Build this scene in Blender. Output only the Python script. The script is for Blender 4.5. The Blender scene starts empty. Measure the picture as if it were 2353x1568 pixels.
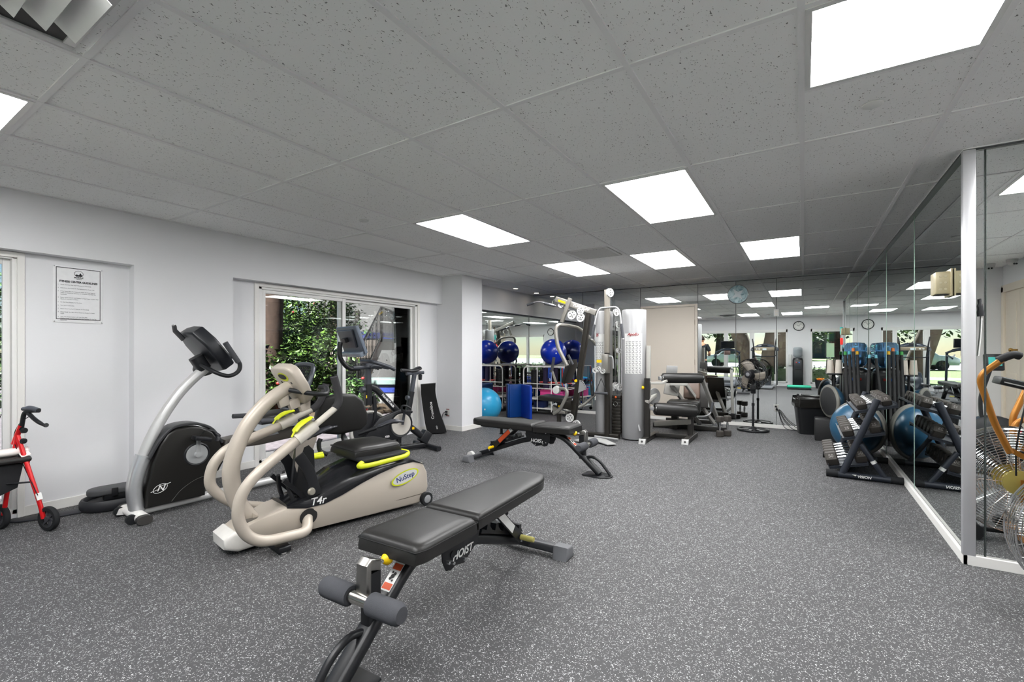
import bpy, bmesh, math, random
from mathutils import Vector, Matrix, Euler
sc = bpy.context.scene
COL = sc.collection
PI = math.pi
rnd = random.Random(7)
YAW = math.radians(32.32)
HC = 2.425

# ---------------------------------------------------------------- materials
def lin(c):
    if isinstance(c, str):
        c = tuple(int(c[i:i+2], 16)/255 for i in (0, 2, 4))
    return tuple((x/12.92 if x <= .04045 else ((x+.055)/1.055)**2.4) for x in c[:3]) + (1,)

class NT:
    def __init__(s, mat):
        s.t = mat.node_tree
        s.n = s.t.nodes; s.l = s.t.links
    def add(s, kind, **kw):
        n = s.n.new(kind)
        for k, v in kw.items():
            if k.startswith('i_'):
                n.inputs[k[2:].replace('_', ' ')].default_value = v
            else:
                setattr(n, k, v)
        return n
    def link(s, a, b): s.l.new(a, b)

MATS = {}
def mat(name, col, rough=.5, metal=0, spec=.5, var=.06, scale=30, bump=0, bscale=200, coat=0, emit=None, estr=0, trans=0, ior=1.45, alpha=1, sheen=0):
    if name in MATS: return MATS[name]
    m = bpy.data.materials.new(name); m.use_nodes = True
    nt = NT(m); b = nt.n['Principled BSDF']
    c = lin(col)
    b.inputs['Roughness'].default_value = rough
    b.inputs['Metallic'].default_value = metal
    b.inputs['Specular IOR Level'].default_value = spec
    b.inputs['Coat Weight'].default_value = coat
    b.inputs['Transmission Weight'].default_value = trans
    b.inputs['IOR'].default_value = ior
    b.inputs['Alpha'].default_value = alpha
    tc = nt.add('ShaderNodeTexCoord')
    nz = nt.add('ShaderNodeTexNoise'); nz.inputs['Scale'].default_value = scale; nz.inputs['Detail'].default_value = 3
    nt.link(tc.outputs['Object'], nz.inputs['Vector'])
    mx = nt.add('ShaderNodeMix', data_type='RGBA')
    mx.inputs['A'].default_value = tuple(x*(1-var) for x in c[:3]) + (1,)
    mx.inputs['B'].default_value = tuple(min(1, x*(1+var)) for x in c[:3]) + (1,)
    nt.link(nz.outputs['Fac'], mx.inputs['Factor'])
    nt.link(mx.outputs['Result'], b.inputs['Base Color'])
    if bump:
        n2 = nt.add('ShaderNodeTexNoise'); n2.inputs['Scale'].default_value = bscale; n2.inputs['Detail'].default_value = 2
        nt.link(tc.outputs['Object'], n2.inputs['Vector'])
        bp = nt.add('ShaderNodeBump'); bp.inputs['Strength'].default_value = bump; bp.inputs['Distance'].default_value = .002
        nt.link(n2.outputs['Fac'], bp.inputs['Height']); nt.link(bp.outputs['Normal'], b.inputs['Normal'])
    if emit is not None:
        b.inputs['Emission Color'].default_value = lin(emit); b.inputs['Emission Strength'].default_value = estr
    MATS[name] = m
    return m

# ---------------------------------------------------------------- mesh builder
def catmull(pts, n=6, closed=False):
    P = [Vector(p) for p in pts]; out = []
    N = len(P); segs = N if closed else N-1
    for i in range(segs):
        p1, p2 = P[i], P[(i+1) % N]
        p0 = P[i-1] if (closed or i > 0) else p1*2-p2
        p3 = P[(i+2) % N] if (closed or i+2 < N) else p2*2-p1
        for k in range(n):
            t = k/n; t2 = t*t; t3 = t2*t
            out.append(.5*((2*p1)+(p2-p0)*t+(2*p0-5*p1+4*p2-p3)*t2+(3*p1-p0-3*p2+p3)*t3))
    if not closed: out.append(P[-1])
    return out

def fillet(pts, r=.05, n=5):
    """polyline with rounded corners"""
    P = [Vector(p) for p in pts]; out = [P[0]]
    for i in range(1, len(P)-1):
        a, b, c = P[i-1], P[i], P[i+1]
        d1 = min(r, (a-b).length*.45); d2 = min(r, (c-b).length*.45)
        q1 = b+(a-b).normalized()*d1; q2 = b+(c-b).normalized()*d2
        for k in range(n+1):
            t = k/n; out.append(q1*(1-t)**2+b*2*t*(1-t)+q2*t*t)
    out.append(P[-1])
    return out

class MB:
    def __init__(s): s.bm = bmesh.new()
    def _xf(s, vs, c, rot):
        if rot is not None:
            R = rot if isinstance(rot, Matrix) else Euler(rot).to_matrix()
            for v in vs: v.co = R @ v.co
        c = Vector(c)
        for v in vs: v.co += c
    def box(s, c, size, rot=None, bev=0, seg=2):
        r = bmesh.ops.create_cube(s.bm, size=1); vs = r['verts']
        for v in vs: v.co = Vector((v.co.x*size[0], v.co.y*size[1], v.co.z*size[2]))
        if bev:
            es = list({e for v in vs for e in v.link_edges})
            rr = bmesh.ops.bevel(s.bm, geom=es, offset=min(bev, min(size)*.49), segments=seg, profile=.5, affect='EDGES')
            vs = list({v for f in rr['faces'] for v in f.verts} | {v for v in vs if v.is_valid})
        s._xf(vs, c, rot); return s
    def bb(s, x0, x1, y0, y1, z0, z1, bev=0):
        return s.box(((x0+x1)/2, (y0+y1)/2, (z0+z1)/2), (abs(x1-x0), abs(y1-y0), abs(z1-z0)), bev=bev)
    def tube(s, pts, r, n=10, closed=False, cap=True, rx=1, ry=1, up=None, profile=None):
        """swept tube; r number or list; rx, ry flatten the section (rx sideways, ry along up); profile = explicit 2d section"""
        P = [Vector(p) for p in pts]; N = len(P)
        rr = r if isinstance(r, (list, tuple)) else [r]*N
        if len(rr) != N:
            rr = [rr[0]+(rr[-1]-rr[0])*i/(N-1) for i in range(N)] if len(rr) == 2 else [rr[min(len(rr)-1, int(i*len(rr)/N))] for i in range(N)]
        T = []
        for i in range(N):
            if closed: t = P[(i+1) % N]-P[i-1]
            else: t = (P[min(i+1, N-1)]-P[max(i-1, 0)])
            T.append(t.normalized() if t.length > 1e-9 else Vector((0, 0, 1)))
        if up is not None: u = Vector(up)
        else:
            u = Vector((0, 0, 1)) if abs(T[0].z) < .9 else Vector((1, 0, 0))
        rings = []
        for i in range(N):
            u = u-T[i]*u.dot(T[i])
            if u.length < 1e-6: u = T[i].orthogonal()
            u.normalize(); sd = T[i].cross(u)
            ring = []
            if profile is not None:
                for (a, b) in profile: ring.append(s.bm.verts.new(P[i]+sd*a*rr[i]+u*b*rr[i]))
            else:
                for k in range(n):
                    th = 2*PI*k/n
                    ring.append(s.bm.verts.new(P[i]+sd*math.cos(th)*rr[i]*rx+u*math.sin(th)*rr[i]*ry))
            rings.append(ring)
            if up is not None: u = Vector(up)
        m = len(rings[0])
        for i in range(N if closed else N-1):
            a, b = rings[i], rings[(i+1) % N]
            for k in range(m):
                try: s.bm.faces.new((a[k], a[(k+1) % m], b[(k+1) % m], b[k]))
                except ValueError: pass
        if cap and not closed:
            try:
                s.bm.faces.new(list(reversed(rings[0]))); s.bm.faces.new(rings[-1])
            except ValueError: pass
        return s
    def cyl(s, p, q, r, r2=None, n=16):
        return s.tube([p, q], [r, r if r2 is None else r2], n=n)
    def bar(s, p, q, w, h, up=(0, 0, 1)):
        """rectangular bar from p to q, w sideways, h along up"""
        return s.tube([p, q], 1, profile=[(-w/2, -h/2), (w/2, -h/2), (w/2, h/2), (-w/2, h/2)], up=up)
    def rtube(s, pts, w, h, up=(0, 0, 1), r=.25, closed=False):
        """rounded-rectangle tube"""
        pr = []
        rr = min(w, h)*r
        for cx, cy, a0 in ((w/2-rr, h/2-rr, 0), (-w/2+rr, h/2-rr, 90), (-w/2+rr, -h/2+rr, 180), (w/2-rr, -h/2+rr, 270)):
            for k in range(4):
                a = math.radians(a0+30*k); pr.append((cx+rr*math.cos(a), cy+rr*math.sin(a)))
        return s.tube(pts, 1, profile=pr, up=up, closed=closed)
    def prism(s, poly, a, b, f=None, bev=0, seg=2):
        """poly of 2d points extruded between a and b; f(u, v, w) -> 3d"""
        if f is None: f = lambda u, v, w: (u, w, v)
        A = [s.bm.verts.new(f(u, v, a)) for u, v in poly]
        B = [s.bm.verts.new(f(u, v, b)) for u, v in poly]
        n = len(poly); fs = []
        fs.append(s.bm.faces.new(A)); fs.append(s.bm.faces.new(list(reversed(B))))
        for k in range(n): fs.append(s.bm.faces.new((A[k], B[k], B[(k+1) % n], A[(k+1) % n])))
        bmesh.ops.recalc_face_normals(s.bm, faces=fs)
        if bev:
            es = list({e for fc in fs[:2] for e in fc.edges})
            bmesh.ops.bevel(s.bm, geom=es, offset=bev, segments=seg, profile=.5, affect='EDGES')
        return s
    def lathe(s, prof, c=(0, 0, 0), axis=(0, 0, 1), n=24, rot=None):
        ax = Vector(axis).normalized(); u = ax.orthogonal().normalized(); w = ax.cross(u); c = Vector(c)
        rings = []
        for r, h in prof:
            if r < 1e-5: rings.append([s.bm.verts.new(c+ax*h)])
            else: rings.append([s.bm.verts.new(c+ax*h+(u*math.cos(2*PI*k/n)+w*math.sin(2*PI*k/n))*r) for k in range(n)])
        for a, b in zip(rings, rings[1:]):
            for k in range(n):
                if len(a) == 1 and len(b) == 1: continue
                if len(a) == 1: vs = (a[0], b[(k+1) % n], b[k])
                elif len(b) == 1: vs = (a[k], a[(k+1) % n], b[0])
                else: vs = (a[k], a[(k+1) % n], b[(k+1) % n], b[k])
                try: s.bm.faces.new(vs)
                except ValueError: pass
        return s
    def sphere(s, c, r, u=20, v=12, rot=None):
        rx, ry, rz = r if isinstance(r, (tuple, list)) else (r, r, r)
        res = bmesh.ops.create_uvsphere(s.bm, u_segments=u, v_segments=v, radius=1); vs = res['verts']
        for q in vs: q.co = Vector((q.co.x*rx, q.co.y*ry, q.co.z*rz))
        s._xf(vs, c, rot); return s
    def ring(s, c, R, r, axis=(0, 0, 1), n=40, m=6):
        ax = Vector(axis).normalized(); u = ax.orthogonal().normalized(); w = ax.cross(u); c = Vector(c)
        pts = [c+(u*math.cos(2*PI*k/n)+w*math.sin(2*PI*k/n))*R for k in range(n)]
        return s.tube(pts, r, n=m, closed=True, up=None)
    def quad(s, pts):
        s.bm.faces.new([s.bm.verts.new(p) for p in pts]); return s
    def build(s, name, m, parent=None, smooth=45, sub=0, matrix=None):
        if matrix is not None: s.bm.transform(matrix)
        bmesh.ops.recalc_face_normals(s.bm, faces=s.bm.faces)
        me = bpy.data.meshes.new(name); s.bm.to_mesh(me); s.bm.free()
        if smooth:
            for p in me.polygons: p.use_smooth = True
            me.set_sharp_from_angle(angle=math.radians(smooth))
        o = bpy.data.objects.new(name, me); COL.objects.link(o)
        if isinstance(m, (list, tuple)):
            for q in m: me.materials.append(q)
        else: me.materials.append(m)
        if parent is not None: o.parent = parent
        if sub:
            md = o.modifiers.new('sub', 'SUBSURF'); md.levels = sub; md.render_levels = sub
        return o

def tag(o, label, cat, group=None, kind=None):
    o['label'] = label; o['category'] = cat
    if group: o['group'] = group
    if kind: o['kind'] = kind
    return o

def thing(name, label, cat, loc=(0, 0, 0), rz=0, group=None):
    o = bpy.data.objects.new(name, None); COL.objects.link(o)
    o.location = loc; o.rotation_euler = (0, 0, rz); o.empty_display_size = .1
    return tag(o, label, cat, group)

def struct(name, mb, m, smooth=0):
    o = mb.build(name, m, None, smooth); o['kind'] = 'structure'; return o

def copy_tree(o, parent=None):
    c = o.copy(); COL.objects.link(c)
    if parent is not None: c.parent = parent
    for ch in list(o.children): copy_tree(ch, c)
    return c

def text_mesh(txt, size, depth=.001, bold=0, shear=0, align='CENTER', spacing=1):
    cu = bpy.data.curves.new('t', 'FONT'); cu.body = txt; cu.size = size; cu.extrude = depth
    cu.align_x = align; cu.align_y = 'CENTER'; cu.shear = shear; cu.offset = bold; cu.space_character = spacing
    cu.resolution_u = 3
    o = bpy.data.objects.new('t', cu); COL.objects.link(o)
    dg = bpy.context.evaluated_depsgraph_get()
    me = bpy.data.meshes.new_from_object(o.evaluated_get(dg))
    bpy.data.objects.remove(o); bpy.data.curves.remove(cu)
    return me

def text(name, txt, size, m, parent, loc, xdir, updir, depth=.001, bold=0, shear=0, align='CENTER', spacing=1, wscale=1):
    """flat lettering with its baseline along xdir and its top towards updir"""
    me = text_mesh(txt, size, depth, bold, shear, align, spacing)
    me.materials.clear(); me.materials.append(m)
    o = bpy.data.objects.new(name, me); COL.objects.link(o)
    x = Vector(xdir).normalized(); y = Vector(updir); y = (y-x*y.dot(x)).normalized(); z = x.cross(y)
    M = Matrix((x*wscale, y, z)).transposed().to_4x4(); M.translation = Vector(loc)
    me.transform(M)
    if parent is not None: o.parent = parent
    return o

def V(s, t, z): return Vector((s, -t, z))   # machine space: s along, t to the right, z up
def FV(u, v, w): return Vector((u, -w, v))  # side profile (s, z) extruded across t

# shared materials
BLACK = lambda: mat('black_powder_coat', '17181b', .38, 0, .5, .15)
BLACKPL = lambda: mat('black_plastic', '1b1c1f', .45, 0, .4, .12)
RUBBER = lambda: mat('dark_rubber', '222325', .75, 0, .3, .1)
LEATHER = lambda: mat('black_vinyl', '1d1c1b', .42, 0, .5, .15, 12, .12, 260)
FOAM = lambda: mat('dark_grey_foam', '4b4c50', .9, 0, .2, .06, 60, .3, 400)
CHROME = lambda: mat('chrome', 'd8d8d8', .12, 1, .5, .03)
STEEL = lambda: mat('brushed_steel', 'b5b5b8', .3, 1, .5, .06)
SILVER = lambda: mat('silver_paint', 'b3b2af', .35, .35, .5, .04)
GREYP = lambda: mat('grey_paint', '9a9b9d', .4, .2, .5, .05)
WHITEPL = lambda: mat('white_plastic', 'd2d2d0', .45, 0, .4, .03)
YELLOW = lambda: mat('yellow_plastic', 'f2c80c', .4, 0, .4, .04)
WHITEINK = lambda: mat('white_ink', 'f0f0ee', .6, 0, .2, .02)
BOLT = lambda: mat('bolt_steel', 'c9cacc', .25, 1, .5, .04)
LAMP, SKY, SUN, EXPO = 26, .13, 45, 0.0
# ---------------------------------------------------------------- camera
cam = bpy.data.cameras.new('camera'); co = bpy.data.objects.new('camera', cam); COL.objects.link(co)
cam.sensor_fit = 'HORIZONTAL'; cam.sensor_width = 36; cam.lens = 36*1059.4/2353
cam.shift_y = 22.3/2353; cam.shift_x = 0
cam.clip_start = .05; cam.clip_end = 400
co.location = (0, 0, 1.25); co.rotation_euler = (PI/2, 0, YAW)
sc.camera = co

# ---------------------------------------------------------------- room materials
def floor_mat():
    m = bpy.data.materials.new('speckled_rubber_floor'); m.use_nodes = True
    nt = NT(m); b = nt.n['Principled BSDF']
    tc = nt.add('ShaderNodeTexCoord')
    wn = nt.add('ShaderNodeTexNoise', noise_dimensions='2D'); wn.inputs['Scale'].default_value = 55; wn.inputs['Detail'].default_value = 2
    nt.link(tc.outputs['Object'], wn.inputs['Vector'])
    mp = nt.add('ShaderNodeMix', data_type='RGBA', blend_type='LINEAR_LIGHT'); mp.inputs['Factor'].default_value = .010
    nt.link(tc.outputs['Object'], mp.inputs['A']); nt.link(wn.outputs['Color'], mp.inputs['B'])
    def flecks(scale, thr, lim, prev_col, fleck):
        v = nt.add('ShaderNodeTexVoronoi', voronoi_dimensions='2D'); v.inputs['Scale'].default_value = scale
        nt.link(mp.outputs['Result'], v.inputs['Vector'])
        sp = nt.add('ShaderNodeSeparateColor'); nt.link(v.outputs['Color'], sp.inputs['Color'])
        a = nt.add('ShaderNodeMath', operation='LESS_THAN'); a.inputs[1].default_value = thr
        nt.link(sp.outputs['Red'], a.inputs[0])
        # each fleck gets its own size
        sz = nt.add('ShaderNodeMath', operation='MULTIPLY_ADD'); sz.inputs[1].default_value = lim*.8; sz.inputs[2].default_value = lim*.35
        nt.link(sp.outputs['Green'], sz.inputs[0])
        d = nt.add('ShaderNodeMath', operation='LESS_THAN')
        nt.link(v.outputs['Distance'], d.inputs[0]); nt.link(sz.outputs[0], d.inputs[1])
        mu = nt.add('ShaderNodeMath', operation='MULTIPLY'); nt.link(a.outputs[0], mu.inputs[0]); nt.link(d.outputs[0], mu.inputs[1])
        mx = nt.add('ShaderNodeMix', data_type='RGBA')
        nt.link(mu.outputs[0], mx.inputs['Factor']); nt.link(prev_col, mx.inputs['A']); mx.inputs['B'].default_value = lin(fleck)
        return mx.outputs['Result']
    base = nt.add('ShaderNodeTexNoise'); base.inputs['Scale'].default_value = 180; base.inputs['Detail'].default_value = 3
    nt.link(tc.outputs['Object'], base.inputs['Vector'])
    rm = nt.add('ShaderNodeMix', data_type='RGBA'); rm.inputs['A'].default_value = lin(FLOOR_A); rm.inputs['B'].default_value = lin(FLOOR_B)
    nt.link(base.outputs['Fac'], rm.inputs['Factor'])
    c = flecks(150, .24, .32, rm.outputs['Result'], '9c9c9d')
    c = flecks(205, .20, .36, c, 'c6c6c7')
    nt.link(c, b.inputs['Base Color'])
    b.inputs['Roughness'].default_value = .62; b.inputs['Specular IOR Level'].default_value = .28
    bp = nt.add('ShaderNodeBump'); bp.inputs['Strength'].default_value = .25; bp.inputs['Distance'].default_value = .002
    nt.link(base.outputs['Fac'], bp.inputs['Height']); nt.link(bp.outputs['Normal'], b.inputs['Normal'])
    return m

def tile_mat():
    m = bpy.data.materials.new('pinhole_ceiling_tile'); m.use_nodes = True
    nt = NT(m); b = nt.n['Principled BSDF']
    tc = nt.add('ShaderNodeTexCoord')
    mpg = nt.add('ShaderNodeMapping'); mpg.inputs['Scale'].default_value = (1, .62, 1)
    nt.link(tc.outputs['Object'], mpg.inputs['Vector'])
    wn = nt.add('ShaderNodeTexNoise', noise_dimensions='2D'); wn.inputs['Scale'].default_value = 60; wn.inputs['Detail'].default_value = 2
    nt.link(tc.outputs['Object'], wn.inputs['Vector'])
    mp = nt.add('ShaderNodeMix', data_type='RGBA', blend_type='LINEAR_LIGHT'); mp.inputs['Factor'].default_value = .008
    nt.link(mpg.outputs['Vector'], mp.inputs['A']); nt.link(wn.outputs['Color'], mp.inputs['B'])
    col = None
    for scale, thr, lim, dark in ((95, .16, .24, '7a7978'), (150, .18, .24, '93928f')):
        v = nt.add('ShaderNodeTexVoronoi', voronoi_dimensions='2D'); v.inputs['Scale'].default_value = scale
        nt.link(mp.outputs['Result'], v.inputs['Vector'])
        sp = nt.add('ShaderNodeSeparateColor'); nt.link(v.outputs['Color'], sp.inputs['Color'])
        a = nt.add('ShaderNodeMath', operation='LESS_THAN'); a.inputs[1].default_value = thr; nt.link(sp.outputs['Red'], a.inputs[0])
        sz = nt.add('ShaderNodeMath', operation='MULTIPLY'); sz.inputs[1].default_value = lim; nt.link(sp.outputs['Green'], sz.inputs[0])
        d = nt.add('ShaderNodeMath', operation='LESS_THAN'); nt.link(v.outputs['Distance'], d.inputs[0]); nt.link(sz.outputs[0], d.inputs[1])
        mu = nt.add('ShaderNodeMath', operation='MULTIPLY'); nt.link(a.outputs[0], mu.inputs[0]); nt.link(d.outputs[0], mu.inputs[1])
        mx = nt.add('ShaderNodeMix', data_type='RGBA'); nt.link(mu.outputs[0], mx.inputs['Factor'])
        if col is None: mx.inputs['A'].default_value = lin('fbfbfa')
        else: nt.link(col, mx.inputs['A'])
        mx.inputs['B'].default_value = lin(dark); col = mx.outputs['Result']
    nt.link(col, b.inputs['Base Color']); b.inputs['Roughness'].default_value = .9; b.inputs['Specular IOR Level'].default_value = .2
    return m

def mirror_mat():
    m = bpy.data.materials.new('mirror_glass'); m.use_nodes = True
    nt = NT(m); nt.n.remove(nt.n['Principled BSDF'])
    g = nt.add('ShaderNodeBsdfGlossy'); g.inputs['Roughness'].default_value = 0
    tc = nt.add('ShaderNodeTexCoord'); nz = nt.add('ShaderNodeTexNoise'); nz.inputs['Scale'].default_value = .8
    nt.link(tc.outputs['Object'], nz.inputs['Vector'])
    mx = nt.add('ShaderNodeMix', data_type='RGBA'); mx.inputs['A'].default_value = (.90, .93, .918, 1); mx.inputs['B'].default_value = (.92, .945, .935, 1)
    nt.link(nz.outputs['Fac'], mx.inputs['Factor']); nt.link(mx.outputs['Result'], g.inputs['Color'])
    nt.link(g.outputs['BSDF'], nt.n['Material Output'].inputs['Surface'])
    return m

def pane_mat(name='window_glass', tint=(.96, .98, .97, 1), refl=1.0):
    m = bpy.data.materials.new(name); m.use_nodes = True
    nt = NT(m); nt.n.remove(nt.n['Principled BSDF'])
    t = nt.add('ShaderNodeBsdfTransparent'); t.inputs['Color'].default_value = tint
    g = nt.add('ShaderNodeBsdfGlossy'); g.inputs['Roughness'].default_value = .01
    f = nt.add('ShaderNodeFresnel'); f.inputs['IOR'].default_value = 1.45
    mm = nt.add('ShaderNodeMath', operation='MULTIPLY'); mm.inputs[1].default_value = refl; nt.link(f.outputs[0], mm.inputs[0])
    x = nt.add('ShaderNodeMixShader'); nt.link(mm.outputs[0], x.inputs['Fac'])
    nt.link(t.outputs[0], x.inputs[1]); nt.link(g.outputs[0], x.inputs[2])
    nt.link(x.outputs[0], nt.n['Material Output'].inputs['Surface'])
    return m

FLOOR_A, FLOOR_B = '3d3d3e', '4e4e4f'
WALL = mat('grey_white_wall_paint', 'e9e9eb', .7, 0, .3, .015, 3)
TRIMW = mat('white_trim_paint', 'eceae6', .45, 0, .4, .02, 8)
ALU = mat('bright_aluminium', 'cdcdd0', .35, .5, .5, .04, 6)
GRID = mat('ceiling_grid_paint', 'eeeded', .5, 0, .3, .02)
MIRROR = mirror_mat(); PANE = pane_mat()
EDGE = mat('mirror_glass_edge', 'b9d2c6', .15, .3, .6, .1)
GAP = mat('dark_mirror_gap', '2d3432', .6, 0, .3, .1)

XL, XR, XS, YB, YF, YM = -4.87, .809, 2.37, 8.55, -1.75, 3.71   # left, right, far right, back, front, stub mirror wall
XN = XL-.11                                                      # recessed plane of the left wall

# floor and ceiling
fl = MB(); fl.bb(XN-.04, XS+.1, YF-.1, YB+.1, -.12, 0); struct('floor', fl, floor_mat())
ce = MB(); ce.bb(XN-.3, XS+.1, YF-.1, YB+.1, HC+.006, HC+.15); struct('ceiling', ce, tile_mat())
GX, GY, TX, TY = -.618, 1.870, .61, 1.22
gm = MB(); w = .012
i0, i1 = -7, 5
for i in range(i0, i1+1):
    x = GX+i*TX
    if XL < x < XS: gm.bb(x-w, x+w, YF, YB, HC, HC+.008)
for i in range(i0, i1):
    xa, xb = max(XL, GX+i*TX+w), min(XS, GX+(i+1)*TX-w)
    if xb <= xa: continue
    js = [float(j) for j in range(-3, 7)]
    if i == 1: js += [.5]
    if i == -3: js += [2.5]
    for j in js:
        y = GY+j*TY
        if YF < y < YB: gm.bb(xa, xb, y-w, y+w, HC+.001, HC+.008)
# wall angles around the edge
for a in ((XL, XL+.02, YF, YB), (XR-.02, XR, YM, YB), (XL, XR, YB-.02, YB), (XL, XS, YF, YF+.02), (XS-.02, XS, YF, YM), (XR-.02, XS, YM-.02, YM)):
    gm.bb(*a, HC, HC+.007)
struct('trim_1', gm, GRID)

# left wall: header, piers, niches and two sliding door openings
L = MB(); xo = XN-.10
H0 = 1.99
L.bb(xo-.1, XL, YF-.1, YB+.1, H0, HC+.15)
L.bb(xo, XL, 1.614, 2.43, 0, H0)
L.bb(xo, XN, .94, 1.614, 0, H0)
L.bb(xo, XN, 2.43, 2.74, 0, H0)
L.bb(xo, XN, 5.17, 5.62, 0, H0)
L.bb(xo, XN, 2.74, 5.17, 1.965, H0); L.bb(xo, XN, 2.74, 5.17, -.12, .03)
L.bb(xo, XN, -.95, .94, 1.965, H0); L.bb(xo, XN, -.95, .94, -.12, .03)
L.bb(xo, XL, YF-.1, -.95, 0, H0)
L.bb(xo, XN-.006, 5.9, YB+.1, -.1, H0)
struct('wall_left', L, WALL)
p_ = MB(); p_.bb(xo, -4.468, 5.615, 6.14, 0, HC+.004); struct('wall_pillar', p_, WALL)
w_ = MB(); w_.bb(xo-.1, XR+.3, YB+.006, YB+.12, -.1, HC+.15); struct('wall_back', w_, WALL)
w_ = MB(); w_.bb(XR+.006, XR+.10, YM+.006, YB+.1, -.1, HC+.15); w_.bb(XR+.1, XS+.1, YM+.006, YM+.12, -.1, HC+.15); struct('wall_right', w_, WALL)
w_ = MB()
w_.bb(XS, XS+.1, YF-.1, -1.68, -.1, HC+.15); w_.bb(XS, XS+.1, -.66, YM+.1, -.1, HC+.15); w_.bb(XS, XS+.1, -1.68, -.66, 2.10, HC+.15); w_.bb(XS+.06, XS+.1, -1.68, -.66, -.1, 2.1)
struct('wall_side', w_, WALL)
# front wall (behind the camera) with its windows
F = MB(); HW = 2.0
F.bb(xo-.1, XS+.1, YF-.12, YF, HW, HC+.15)
F.bb(xo-.1, -4.55, YF-.12, YF, -.1, HW)
F.bb(-.48, .20, YF-.12, YF, -.1, HW)
F.bb(1.95, XS+.1, YF-.12, YF, -.1, HW)
F.bb(-4.55, -.48, YF-.12, YF, -.1, .12); F.bb(.20, 1.95, YF-.12, YF, -.1, .12)
struct('wall_front', F, WALL)

# skirting
b = MB()
for (y0, y1, x) in ((1.614, 2.43, XL), (.95, 1.614, XN), (2.43, 2.72, XN), (5.19, 5.615, XN)):
    b.bb(x, x+.012, y0, y1, 0, .075, .003)
b.bb(-4.468, -4.456, 5.60, 6.15, 0, .075, .003); b.bb(XN, -4.456, 5.603, 5.615, 0, .075, .003); b.bb(XN, -4.456, 6.14, 6.152, 0, .075, .003)
struct('baseboard_left', b, TRIMW)
b = MB(); b.bb(XN, XR, YB-.022, YB, 0, .055, .003); struct('baseboard_back', b, TRIMW)
b = MB(); b.bb(XR-.022, XR, YM-.022, YB, 0, .06, .003); b.bb(XR-.022, XS, YM-.022, YM, 0, .06, .003); struct('baseboard_right', b, TRIMW)
b = MB(); b.bb(XS-.012, XS, .30, YM-.03, 0, .08, .003); b.bb(-.5, .22, YF, YF+.012, 0, .08); struct('baseboard_front', b, TRIMW)

# ceiling edge strips of the mirror walls and the bright corner post
t = MB(); t.bb(XR-.02, XR, YM, YB, HC-.012, HC); t.bb(XL, XR, YB-.012, YB, HC-.01, HC); t.bb(XR, XS, YM-.012, YM, HC-.012, HC); t.bb(XN, XN+.02, 6.15, YB, 1.965, 1.99)
struct('trim_2', t, mat('dark_mirror_channel', '4a4d4e', .4, .5))
t = MB(); t.bb(XR-.024, XR+.034, YM-.022, YM+.012, .055, HC-.004, .004); o = t.build('corner_post', ALU)
tag(o, 'bright aluminium corner post where the two mirror walls meet at right', 'post')

# mirrors
def mirror(x0, x1, y0, y1, z0, z1, label, face, group='wall mirrors', edges=True):
    r = thing('wall_mirror', label, 'mirror', ((x0+x1)/2, (y0+y1)/2, z0), 0)
    cx, cy = (x0+x1)/2, (y0+y1)/2
    m = MB(); m.bb(x0-cx, x1-cx, y0-cy, y1-cy, 0, z1-z0); m.build('mirror_sheet', MIRROR, r, 0)
    if edges:
        q = .003 if face == 'y' else .006
        for k in (0, 1):
            e = MB()
            if face == 'y': x = (x0, x1-q)[k]; e.bb(x-cx, x+q-cx, y0-cy-.002, y0-cy+.001, 0, z1-z0)
            else: y = (y0, y1-q)[k]; e.bb(x0-cx-.002, x0-cx+.001, y-cy, y+q-cy, 0, z1-z0)
            e.build('polished_edge', EDGE if face != 'y' else GAP, r, 0)
    return r
zt = HC-.012; g_ = .003
for x0, x1, lb in ((XN+.002, -3.735, 'tall mirror panel in the left corner of the back wall behind the ball rack'),
                   (-3.732, -2.573, 'tall mirror panel on the back wall behind the multi gym tower'),
                   (-1.563, -.964, 'narrow mirror panel on the back wall right of the beige closet door'),
                   (-.961, -.373, 'mirror panel on the back wall behind the pedestal fan'),
                   (-.370, XR-.002, 'mirror panel on the back wall behind the black waste bin')):
    mirror(x0, x1, YB, YB+.005, .055, zt, lb, 'y')
mirror(-2.57, -1.566, YB, YB+.005, 2.075, zt, 'short mirror strip above the beige closet door', 'y')
for y0, y1, lb in ((YM+.012, 5.230, 'mirror panel on the right wall nearest the aluminium corner post'),
                   (5.233, 6.818, 'mirror panel on the right wall beside the dumbbell rack'),
                   (6.821, YB-.002, 'mirror panel on the right wall nearest the back corner')):
    mirror(XR, XR+.005, y0, y1, .06, zt, lb, 'x')
mirror(XR+.036, XR+.075, YM, YM+.005, .06, zt, 'narrow mirror strip right of the aluminium corner post', 'y')
mirror(XR+.078, XS-.01, YM, YM+.005, .06, zt, 'mirror panel at far right reflecting the fan bike and the door', 'y')
mirror(XN-.005, XN, 6.155, 7.35, .0, 1.965, 'left wall mirror panel next to the grey pillar', 'n', edges=False)
mirror(XN-.005, XN, 7.353, YB-.002, .0, 1.965, 'left wall mirror panel in the back corner', 'n', edges=False)

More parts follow.
